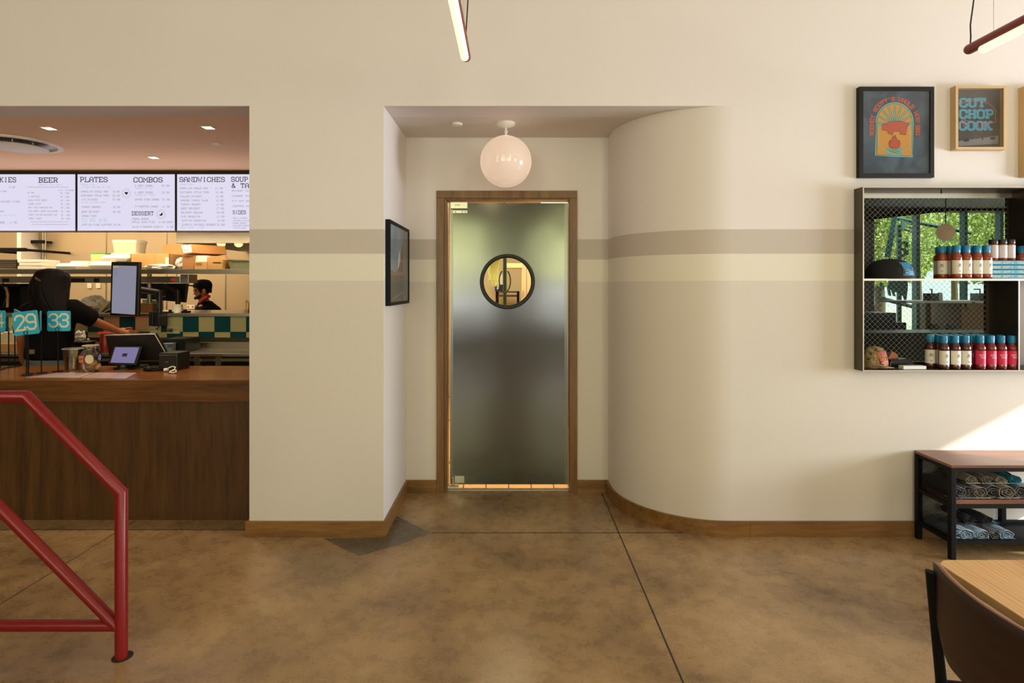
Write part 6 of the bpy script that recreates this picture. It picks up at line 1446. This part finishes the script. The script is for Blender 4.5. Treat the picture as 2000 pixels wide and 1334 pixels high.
# outside: paving and three trees
m = MB(); m.box((-8, 12.0, -.12), (45, 45, -.02)); struct(m.build('ground', mat('pale_paving', (206, 202, 190), .8)))
def leaf_mat(name, a, b):
    m = bpy.data.materials.new(name); m.use_nodes = True; nt = m.node_tree; p = nt.nodes['Principled BSDF']; p.inputs['Roughness'].default_value = .6
    g = nt.nodes.new('ShaderNodeNewGeometry'); r = nt.nodes.new('ShaderNodeValToRGB'); r.color_ramp.elements[0].color = (*lin(a), 1); r.color_ramp.elements[1].color = (*lin(b), 1)
    nt.links.new(g.outputs['Random Per Island'], r.inputs[0]); nt.links.new(r.outputs[0], p.inputs['Base Color']); return m
M_leaf = leaf_mat('sunlit_leaves', (90, 118, 40), (214, 222, 110)); M_bark = mat('tree_bark', (92, 72, 52), .9)
def tree(x, y, hh, rx, n, label, seed):
    random.seed(seed); t = thing('leafy_tree', (x, y, -.02), label, 'tree', 'trees outside the side window')
    m = MB(); m.tube([(0, 0, 0), (.05, 0, 1.2), (-.03, .03, hh*.7)], .12, 12, True, [.14, .11, .05]); m.build('trunk', M_bark, t, smooth=60)
    vs = []; fs = []
    for i in range(n):
        c = Vector((random.gauss(0, .45), random.gauss(0, .45), random.uniform(-1, 1)))
        if c.length > 1.1: c *= 1.1/c.length
        k = noise.noise(c*2.2+Vector((seed, 0, 0)))
        c = Vector((c.x*rx*(1+.4*k), c.y*rx*(1+.4*k), hh*.66+c.z*hh*.35)); s = random.uniform(.022, .05)
        R_ = Euler((random.uniform(0, PI), random.uniform(0, PI), random.uniform(0, PI))).to_matrix(); b = len(vs)
        for q in ((-s, 0, 0), (0, -s*.6, 0), (s, 0, 0), (0, s*.6, 0)): vs.append(c+R_ @ Vector(q))
        fs.append((b, b+1, b+2, b+3))
    m = MB(); m.add(vs, fs); m.build('crown', M_leaf, t)
for i, (px_, D, hh, rx, lab) in enumerate(((1715, 13.5, 5.2, 1.3, 'bright green tree seen at the left through the wired glass'), (1790, 17.5, 6.6, 1.8, 'bright green tree seen in the middle through the wired glass'), (1862, 22.0, 7.8, 2.3, 'bright green tree behind the round pendant'), (1945, 13.5, 5.4, 1.35, 'green tree seen at the right through the wired glass'), (2040, 17.5, 6.4, 1.7, 'green tree beyond the right end of the wired glass'))):
    tree(X(px_, D), D, hh, rx, 15000, lab, 30+i)

# ================================================================ PICTURES ON THE WALL
def picture(x0, y0, x1, y1, Df, fw, fm, label, art_m, loc=None, depth_in=.012):
    xa, xb, za, zb = X(x0, Df), X(x1, Df), Z(y1, Df), Z(y0, Df)
    t = thing('framed_poster', ((xa+xb)/2, YF, (za+zb)/2), label, 'picture'); s = fw*Df/F
    m = MB(t)
    for a, b in (((xa, za), (xa+s, zb)), ((xb-s, za), (xb, zb)), ((xa+s, za), (xb-s, za+s)), ((xa+s, zb-s), (xb-s, zb))): m.box((a[0], Df, a[1]), (b[0], YF-.0005, b[1]))
    m.build('frame', fm, t, bevel=.001)
    ya = Df+depth_in
    m = MB(t); m.box((xa+s*.6, ya, za+s*.6), (xb-s*.6, YF-.001, zb-s*.6)); art = m.build('print', art_m, t)
    m = MB(t); m.box((xa+s*.8, Df+.003, za+s*.8), (xb-s*.8, Df+.005, zb-s*.8)); m.build('glazing', clear('picture_glass_%d' % int(x0), (250, 250, 250), .05), t)
    return t, art, ya
def poster_ground(name, a, b, sc=3.):
    m = mat(name, a, .6); nt = m.node_tree; N = nt.nodes
    tc = N.new('ShaderNodeTexCoord'); n = N.new('ShaderNodeTexNoise'); n.inputs['Scale'].default_value = sc; n.inputs['Detail'].default_value = 5; n.inputs['Distortion'].default_value = 1.4; nt.links.new(tc.outputs['Object'], n.inputs['Vector'])
    r = N.new('ShaderNodeValToRGB'); r.color_ramp.elements[0].position = .35; r.color_ramp.elements[1].position = .7; r.color_ramp.elements[0].color = (*lin(a), 1); r.color_ramp.elements[1].color = (*lin(b), 1)
    nt.links.new(n.outputs['Fac'], r.inputs[0]); nt.links.new(r.outputs[0], N['Principled BSDF'].inputs['Base Color']); return m
DA = 3.588
t, art, ya = picture(1678.5, 169, 1825, 346.5, DA, 8, mat('black_frame', (14, 13, 12), .5, spec=.3), 'black-framed poster of an orange arch with a pig over a fire', poster_ground('slate_poster', (50, 68, 86), (86, 106, 124), 5))
q = lambda x, y: (1650+x/5.714, 140+y/5.714)      # enlargement coordinates to photo pixels
def A(x, y, off): a = q(x, y); v = P(a[0], a[1], DA); return Vector((v.x, ya-off, v.z))
def fillp(pts, off, mt, name, par):
    m = MB(t); n = len(pts); m.add([A(x, y, off) for x, y in pts], [tuple(range(n))]); return m.build(name, mt, par)
def line(m, pts, w, off, closed=False):
    if closed: pts = pts+[pts[0]]
    strip(m, pts, w, lambda p: A(p.x, p.y, off))
M_or = mat('poster_orange', (226, 160, 66), .6); M_cy = mat('poster_aqua', (120, 200, 192), .6); M_co = mat('poster_coral', (206, 92, 66), .6); M_navy = mat('poster_navy', (26, 48, 62), .6)
def archp(cx, r, yb, yc_, n=24, ry=None): return [(cx-r, yb)]+[(cx-r*math.cos(PI*i/n), yc_-(ry or r)*math.sin(PI*i/n)) for i in range(n+1)]+[(cx+r, yb)]
fillp([(350, 930), (362, 560)]+archp(570, 214, 560, 556, ry=222)[1:-1]+[(784, 560), (772, 952), (500, 942)], .0004, M_cy, 'arch_border', art)
fillp([(364, 920), (374, 560)]+archp(570, 198, 560, 556, ry=206)[1:-1]+[(770, 560), (760, 938), (500, 928)], .0008, M_or, 'arch_field', art)
m = MB(t)
for k in range(9):
    a = PI*(k+.0)/8; 
    line(m, [(572+26*math.cos(a), 590-26*math.sin(a)), (572+198*math.cos(a), 566-206*math.sin(a))], 14, .0012)
line(m, [(374, 592), (768, 592)], 12, .0012); line(m, [(390, 620), (388, 835), (490, 885)], 8, .0012); line(m, [(745, 625), (740, 850), (640, 885)], 8, .0012); line(m, [(390, 622), (470, 600)], 8, .0012); line(m, [(745, 625), (680, 600)], 8, .0012)
m.build('sun_rays', M_cy, art)
m = MB(t)
for k in range(9):
    a = PI*k/8; dx, dy = math.sin(a)*9, math.cos(a)*9
    for s_ in (-1, 1): line(m, [(572+40*math.cos(a)+dx*s_, 590-40*math.sin(a)+dy*s_), (572+196*math.cos(a)+dx*s_, 566-204*math.sin(a)+dy*s_)], 3, .0015)
line(m, archp(570, 198, 920, 556, ry=206), 3.5, .0015); line(m, [(364, 920), (500, 930), (762, 938)], 3.5, .0015)
m.build('ink_lines', M_navy, art)
pig = [(425, 590), (440, 578), (478, 572), (520, 552), (580, 546), (650, 550), (700, 566), (724, 570), (732, 582), (716, 600), (708, 622), (700, 650), (692, 698), (672, 700), (668, 690), (648, 696), (626, 688), (634, 672), (640, 662), (580, 662), (552, 664), (545, 698), (528, 698), (518, 676), (504, 688), (490, 680), (500, 664), (484, 656), (462, 650), (440, 648), (424, 640), (432, 618), (424, 604)]
fillp(pig, .0019, M_co, 'pig', art)
m = MB(t); line(m, pig, 4, .0022, True); line(m, [(474, 596), (486, 592), (496, 606)], 4, .0022); line(m, [(452, 618), (462, 622)], 3, .0022); m.build('pig_outline', M_navy, art)
fl = [(540, 850), (515, 830), (505, 795), (520, 760), (528, 778), (540, 765), (538, 735), (572, 704), (586, 735), (608, 770), (620, 760), (630, 795), (622, 828), (596, 850)]
fillp(fl, .0019, M_co, 'flame', art)
m = MB(t); line(m, fl, 4, .0022, True); m.build('flame_outline', M_navy, art)
m = MB(t)
for (a, b) in (((488, 850), (640, 910)), ((646, 850), (495, 912)), ((500, 925), (630, 925)), ((490, 880), (520, 925)), ((640, 880), (612, 925))): line(m, [a, b], 20, .0016)
m.build('logs', M_cy, art)
m = MB(t)
for (a, b) in (((484, 860), (636, 920)), ((492, 840), (644, 900)), ((650, 860), (499, 922)), ((642, 840), (520, 890))): line(m, [a, b], 3, .0019)
m.build('log_outline', M_navy, art)
m = MB(t); s = "RODNEY SCOTT'S WHOLE HOG BBQ"
# lettering that follows the arch
R_ = 236.; Lst = 145.; cxp, cyp = 572., 556.; total = Lst*2+PI*R_; step = total/(len(s)-.2)
for i, chh in enumerate(s):
    def cf(p, i=i):
        d = (i+.0)*step+p.x*step/5.2; h = p.y*42/6
        if d < Lst: return A(cxp-R_-h, cyp+Lst-d, .0006)
        if d > Lst+PI*R_: return A(cxp+R_+h, cyp+d-Lst-PI*R_, .0006)
        a = (d-Lst)/R_; return A(cxp-(R_+h)*math.cos(a), cyp-(R_+h)*math.sin(a), .0006)
    for pl in G.get(chh, []):
        pass
        strip(m, pl, 1.45, cf)
m.build('lettering', M_co, art)
# second poster
DB = 3.576
t, art, ya = picture(1866.5, 167, 1965.5, 292, DB, 5.2, mat('pale_oak_frame', (204, 172, 124), .45), 'pale wood box frame with a dark print reading CUT CHOP COOK', poster_ground('charcoal_poster', (50, 48, 52), (74, 72, 76), 4), depth_in=.028)
DA = DB
m = MB(t)
fillp([(1265, 770), (1755, 700), (1755, 790), (1265, 825)], .0004, mat('grey_stripe', (140, 136, 142), .6), 'grey_band', art)
m = MB(t)
def AT(mb, s_, x, y, w2, h2):      # text box on the enlargement: left, baseline
    n = len(s_); k = h2/6; sx = w2/((n*5.6-1.6)*k)
    for i, chh in enumerate(s_):
        for pl in G[chh]:
            strip(mb, pl, 1.6, lambda p: A(x+(i*5.6+p.x)*k*sx+6, y-p.y*k, .0008))
        if chh in SERIF:
            for pl in G[chh]:
                for (p0, p1) in ((pl[0], pl[1]), (pl[-1], pl[-2])):
                    if p0[1] in (0, 6) and abs(p0[0]-p1[0]) < abs(p0[1]-p1[1]): seg(mb, (p0[0]-.9, p0[1]+(.4 if p0[1] == 0 else -.4)), (p0[0]+.9, p0[1]+(.4 if p0[1] == 0 else -.4)), 1.2, lambda p: A(x+(i*5.6+p.x)*k*sx+6, y-p.y*k, .0008))
AT(m, 'CUT', 1322, 375, 275, 88); AT(m, 'CHOP', 1320, 502, 365, 88); AT(m, 'COOK', 1316, 634, 350, 88); m.build('lettering', mat('poster_blue', (66, 172, 206), .6), art)
m = MB(t); line(m, [(1268, 385), (1300, 340), (1400, 318), (1520, 312), (1640, 335), (1700, 385), (1722, 418), (1735, 420), (1720, 470), (1725, 540), (1715, 555), (1630, 548), (1600, 590), (1640, 615), (1620, 560), (1560, 540), (1565, 600), (1545, 640), (1520, 560), (1390, 530), (1340, 510), (1400, 600), (1370, 602), (1345, 530), (1320, 560), (1330, 610), (1300, 612), (1282, 580), (1290, 500), (1268, 460)], 5, .0018); m.build('pig_line', mat('poster_pink', (220, 130, 140), .6), art)
m = MB(t)
for (a, b, c_, d_) in ((1362, 740, 1425, 770), (1665, 718, 1720, 745), (1570, 725, 1585, 750)): m.add([A(a, b, .0008), A(c_, b-4, .0008), A(c_, d_-4, .0008), A(a, d_, .0008)], [(0, 1, 2, 3)])
m.build('dark_marks', M_ink, art)
t, art, ya = picture(2001, 168, 2110, 345, DB, 6, mat('pale_oak_frame', (204, 172, 124), .45), 'pale wood frame at the right edge of the photo, third of the pictures', poster_ground('charcoal_poster_b', (50, 48, 52), (74, 72, 76), 4), depth_in=.02)
# photograph on the side wall of the niche
t = thing('framed_photograph', (XR, 4.03, 1.74), 'black-framed photograph on the side wall of the door niche', 'picture')
ya, yb, za, zb = 3.672, 4.365, 1.462, 2.023; xo = -.787
m = MB(t); s = .022
for a, b in (((ya, za), (ya+s, zb)), ((yb-s, za), (yb, zb)), ((ya+s, za), (yb-s, za+s)), ((ya+s, zb-s), (yb-s, zb))): m.box((XR+.0005, a[0], a[1]), (xo, b[0], b[1]))
m.build('frame', M_black, t, bevel=.001)
m = MB(t); m.box((XR+.001, ya+.015, za+.015), (xo-.008, yb-.015, zb-.015)); art = m.build('print', poster_ground('blue_grey_photo', (92, 118, 134), (148, 172, 184), 3), t)
def B(u, v, off): return Vector((xo-.008+off, ya+s+(yb-ya-2*s)*u, za+s+(zb-za-2*s)*v))
def fb(pts, off, mt, name): m = MB(t); m.add([B(u, v, off) for u, v in pts], [tuple(range(len(pts)))]); m.build(name, mt, art)
fb([(0, 0), (.74, 0), (.74, .36), (0, .34)], .0004, mat('photo_olive', (72, 68, 56), .6), 'dark_box')
fb([(0, .34), (.74, .36), (.7, .40), (.62, .38), (.55, .42), (.45, .39), (.38, .43), (.25, .38), (.12, .42), (0, .39)], .0006, mat('photo_meat', (150, 94, 72), .6), 'food')
fb([(.4, .40), (.5, .56), (.62, .52), (.66, .40)], .0008, mat('photo_brown', (92, 58, 44), .6), 'hand')
fb([(.4, .44), (.45, .62), (.55, .72), (.52, .56), (.46, .46)], .0010, M_white, 'knife')
fb([(.55, .66), (.66, .80), (.70, .55), (.70, .40), (.66, .40)], .0006, mat('photo_brown', (92, 58, 44), .6), 'forearm')
fb([(.7, 1), (1, 1), (1, 0), (.76, 0), (.72, .5), (.69, .72)], .0007, mat('photo_cloth', (110, 112, 116), .7, var=.6, vs=40), 'apron')
fb([(.8, 1), (.87, 1), (.83, .36), (.76, .36), (.77, .6)], .0012, mat('photo_skin', (170, 120, 92), .7), 'arm')
fb([(.15, .03), (.7, .13), (.7, .135), (.15, .037)], .0006, M_cream, 'string')
m = MB(t); m.box((xo-.005, ya+.018, za+.018), (xo-.003, yb-.018, zb-.018)); m.build('glazing', clear('picture_glass_niche', (250, 250, 250), .06), t)

# ================================================================ SHELF UNIT WITH SHIRTS
BX0, BX1, BY0, BY1 = 2.548, 3.66, 3.300, 3.602
bn = thing('shelf_bench', (BX0, BY0, 0), 'low black metal shelf unit with walnut top against the wall', 'shelf unit')
ps = .030
m = MB(bn); m.box((BX0-.003, BY0-.004, .536), (BX1, BY1, .552)); m.build('top', M_walnut, bn, bevel=.002)
for xx, yy in ((BX0, BY0), (BX0, BY1-ps), (3.075, BY1-ps), (BX1-ps, BY0), (BX1-ps, BY1-ps)):
    m = MB(bn); m.box((xx, yy, 0 if xx != 3.075 else .11), (xx+ps, yy+ps, .5355)); m.build('leg' if xx != 3.075 else 'back_post', M_black, bn, bevel=.002)
m = MB(bn)
for zz in (.513, .300, .092):
    h = .022
    m.box((BX0+ps, BY0+.002, zz), (BX1-ps, BY0+.024, zz+h)); m.box((BX0+ps, BY1-.026, zz), (BX1-ps, BY1-.004, zz+h)); m.box((BX0+.004, BY0+ps, zz), (BX0+.024, BY1-ps, zz+h))
m.build('rail', M_black, bn)
m = MB(bn); m.box((BX0+.025, BY0+.006, .3225), (BX1-.025, BY1-.01, .347)); m.build('middle_shelf', M_walnut, bn, bevel=.002)
m = MB(bn); m.box((BX0+.025, BY0+.02, .096), (BX1-.025, BY1-.02, .100)); m.build('bottom_tray', M_black, bn)
for (zl, zh) in ((.322, .513), (.114, .300)):
    m = MB(bn); p = .016; xx = BX0+.014; ny = int((BY1-BY0)/p)+2; ya_, yb_ = BY0+ps, BY1-ps
    for sg in (1, -1):
        for i in range(-30, 60):
            c_ = i*p; k = .62
            pts = []
            for yy in (ya_, yb_):
                zz = zl+(c_ + sg*(yy-ya_))*k if sg > 0 else zl+(c_ - (yy-ya_))*k
                if zl <= zz <= zh: pts.append((yy, zz))
            for zz in (zl, zh):
                yy = ya_+sg*((zz-zl)/k-c_)
                if ya_ <= yy <= yb_: pts.append((yy, zz))
            pts = sorted(set((round(a, 5), round(b, 5)) for a, b in pts))
            if len(pts) >= 2: m.tube([(xx, pts[0][0], pts[0][1]), (xx, pts[-1][0], pts[-1][1])], .0017, 4, False)
    m.build('side_mesh', M_black, bn)
# rolled shirts
def roll(loc, L, r, mt, label, rz, seed, group, flat=.72, acc=None):
    random.seed(seed); t = thing('rolled_shirt', loc, label, 'shirt', group); t.rotation_euler = (0, 0, rz)
    m = MB(); turns = 2.6; n = 64; nl = 12; thk = r*.13
    vs = []; fs = []
    for j in range(nl+1):
        y = L*j/nl
        for side in (0, 1):
            for i in range(n+1):
                u = i/n; a = u*turns*2*PI+seed; rad = r*(.16+.84*u)-(thk*.5 if side else 0)
                nz = noise.noise(Vector((math.cos(a)*1.6+seed, y*16, math.sin(a)*1.6)))*.22+noise.noise(Vector((u*7, y*32, seed)))*.17
                edge = -.012*noise.noise(Vector((a*1.2, seed, 0))) if j == 0 else 0
                x_ = rad*(1+nz)*math.cos(a)*1.12; z_ = rad*(1+nz)*math.sin(a)*flat+r*flat*1.02+y*.02
                vs.append((x_, y+edge, max(.0012, z_)))
    w2 = 2*(n+1)
    for j in range(nl):
        for side in (0, 1):
            for i in range(n):
                k = j*w2+side*(n+1)+i; fs.append((k, k+1, k+w2+1, k+w2))
    for i in range(n):
        fs.append((i, i+1, n+1+i+1, n+1+i)); k = nl*w2; fs.append((k+i, k+i+1, k+n+1+i+1, k+n+1+i))
    fs.append(tuple([(nl*w2)+i*4 for i in range(n//4)]))
    m.add(vs, fs); m.build('cloth', mt, t, smooth=70)
    m = MB(); hx = r*1.25; N2 = 10; vs = []; fs = []
    for j in range(5):
        for i in range(N2+1):
            vs.append((-hx+2*hx*i/N2, -.008+.05*j/4, .003+.006*noise.noise(Vector((i*.9, j, seed)))+.004))
    for j in range(4):
        for i in range(N2): k = j*(N2+1)+i; fs.append((k, k+1, k+N2+2, k+N2+1))
    m.add(vs, fs); o = m.build('hem', mt, t, smooth=70); so = o.modifiers.new('solid', 'SOLIDIFY'); so.thickness = .002
    if acc:
        m = MB(); vs = []; fs = []
        for j in range(7):
            for i in range(9):
                a = PI*.25+PI*.35*i/8; y = L*.35+L*.35*j/6; nz = 1.03+noise.noise(Vector((math.cos(a)*1.6+seed, y*16, math.sin(a)*1.6)))*.16+.06
                vs.append((r*nz*math.cos(a)*1.12, y, r*nz*math.sin(a)*flat+r*flat*1.02+y*.02))
        for j in range(6):
            for i in range(8): k = j*9+i; fs.append((k, k+1, k+10, k+9))
        m.add(vs, fs); m.build('printed_patch', acc, t, smooth=70)
    return t
M_olv = mat('olive_grey_cotton', (126, 116, 104), .9, bump=.2, bs=120); M_gry = mat('slate_grey_cotton', (92, 92, 96), .9, bump=.2, bs=120); M_blu = mat('pale_blue_cotton', (146, 168, 186), .9, bump=.2, bs=120); M_drk = mat('charcoal_cotton', (48, 50, 54), .9, bump=.2, bs=120)
M_crm = mat('cream_grey_cotton', (150, 140, 122), .9, bump=.2, bs=120); M_tl = mat('teal_print', (40, 120, 140), .8); M_cor = mat('coral_print', (190, 70, 60), .8)
zt = .3475; g = 'rolled shirts on the middle shelf'
for i, (px_, mt, nm, acc) in enumerate(((1873, M_gry, 'slate grey rolled shirt against the mesh side, middle shelf', None), (1891, M_gry, 'first full slate roll from the mesh side, middle shelf', None), (1912, M_olv, 'olive grey roll between the grey ones, middle shelf', M_tl), (1938, M_gry, 'grey roll with a wide spiral end, middle of the middle shelf', None), (1966, M_olv, 'olive grey roll left of the photo edge, middle shelf', None), (1992, M_gry, 'grey roll at the photo edge on the middle shelf', M_tl))):
    D = BY0+.022+(.01 if i % 2 else 0); roll((X(px_+3, D), D, zt), .24, .050 if i != 2 else .045, mt, label=nm, rz=.03, seed=3+i, group=g, flat=.74, acc=acc)
for i, (px_, mt) in enumerate(((1905, M_crm), (1935, M_olv), (1962, M_crm), (1990, M_tl))):
    D = BY0+.07; roll((X(px_-6, D), D, zt+.070), .20, .034, mt, label=('cream', 'olive', 'pale cream', 'teal')[i]+' rolled shirt lying on top of the row, middle shelf', rz=.03, seed=13+i, group='rolled shirts lying on top, middle shelf', flat=.7)
zt = .1005; g = 'rolled shirts on the bottom tray'
for i, (px_, mt, nm, acc) in enumerate(((1874, M_blu, 'pale blue rolled shirt with a teal print, bottom tray by the mesh side', M_tl), (1888, M_blu, 'pale blue rolled shirt with a coral print, bottom tray', M_cor), (1918, M_blu, 'pale blue roll with a spiral end, middle of the bottom tray', None), (1944, M_gry, 'slate blue flattened shirt roll, bottom tray', None), (1968, M_blu, 'pale grey-blue shirt roll at the right end of the bottom tray', M_tl))):
    D = BY0+.026; roll((X(px_, D), D, zt), .22, .046, mt, label=nm, rz=.06, seed=23+i, group=g, flat=.72, acc=acc)
for i, (px_, mt) in enumerate(((1893, M_drk), (1930, M_drk))):
    D = BY0+.09; roll((X(px_, D), D, zt+.068), .18, .034, mt, label=('left' if i == 0 else 'right')+' charcoal rolled shirt lying on top, bottom tray', rz=.06, seed=43+i, group='charcoal shirts on the bottom tray', flat=.75)

# ================================================================ TABLE AND CHAIR
t = thing('dining_table', (1.75, 1.40, 0), 'pale pine plywood table top at the lower right corner', 'table')
m = MB(t); tx0, tx1, ty0, ty1, r = 1.292, 2.2, .9, 1.745, .045; pl = []
for (qx, qy, a0) in ((tx1-r, ty1-r, 0), (tx0+r, ty1-r, 90), (tx0+r, ty0+r, 180), (tx1-r, ty0+r, 270)):
    for k in range(7): a = math.radians(a0+k*15); pl.append((qx+r*math.cos(a), qy+r*math.sin(a)))
m.prism(pl, (0, 0, .724), (1, 0, 0), (0, 1, 0), (0, 0, .026)); m.build('table_top', M_pine, t, bevel=.003)
m = MB(t); m.cyl((1.75, 1.32, .03), (1.75, 1.32, .724), .035, 20); m.build('pedestal', M_black, t, smooth=40)
m = MB(t); m.box((1.45, 1.29, 0), (2.05, 1.35, .03)); m.box((1.72, 1.02, 0), (1.78, 1.62, .03)); m.build('base', M_black, t, bevel=.004)
ch = thing('dining_chair', (1.38, 1.45, 0), 'dark bent plywood chair with black frame pulled to the pine table', 'chair')
# back panel: arc in plan, bulging to -X
def backx(y): return 1.188+.052*((y-1.43)/.245)**2
m = MB(ch); n = 28; Y_0, Y_1 = 1.185, 1.677
def zlo(y):
    u = abs(y-1.431)/.246
    return .535+ (.13*((u-.55)/.45)**2 if u > .55 else 0)
vs = []; fs = []; K = 8
for j in range(K+1):
    for i in range(n+1):
        y = Y_0+(Y_1-Y_0)*i/n; u = abs(y-1.431)/.246; zh = .782-(.006*((u-.9)/.1)**2 if u > .9 else 0); zl = zlo(y); z = zl+(zh-zl)*j/K
        vs.append((backx(y)+.02*(z-.78)*-1, y, z))
for j in range(K):
    for i in range(n): k = j*(n+1)+i; fs.append((k, k+1, k+n+2, k+n+1))
m.add(vs, fs); bk = m.build('backrest', [M_ply, M_plyedge], ch, smooth=60); so = bk.modifiers.new('solid', 'SOLIDIFY'); so.thickness = .014; so.offset = -1; so.material_offset_rim = 1; so.use_rim = True
m = MB(ch)
m.loft([(.440, 1.47, 1.431, .20, .215), (.452, 1.47, 1.431, .205, .22)], 40, sq=4); m.build('seat', M_ply, ch, smooth=40)
for sy in (-1, 1):
    m = MB(ch)
    ys = 1.431+sy*.236
    m.M = None
    a = Vector((1.230, ys+(.004 if sy > 0 else 0), .750)); b = Vector((1.262, ys+sy*.005, .42)); c_ = Vector((1.215, ys+sy*.02, 0))
    vs = []; fs = []
    for (p, rx, ry) in ((a, .012, .0175), (b, .013, .0175), (c_, .012, .016)):
        for k in range(14): an = 2*PI*k/14; vs.append((p.x+rx*math.cos(an), p.y+ry*math.sin(an), p.z))
    for k in range(2):
        for q2 in range(14): fs.append((k*14+q2, k*14+(q2+1) % 14, (k+1)*14+(q2+1) % 14, (k+1)*14+q2))
    fs.append(tuple(range(13, -1, -1))); fs.append(tuple(28+k for k in range(14)))
    m.add(vs, fs); m.build('leg', M_black, ch, smooth=50)
    m = MB(ch); m.tube([(1.64, 1.431+sy*.18, .438), (1.67, 1.431+sy*.20, 0)], .012, 12); m.build('leg', M_black, ch, smooth=50)
    m = MB(ch); m.tube([(1.26, ys, .425), (1.64, 1.431+sy*.18, .425)], .010, 10); m.build('side_rail', M_black, ch, smooth=50)
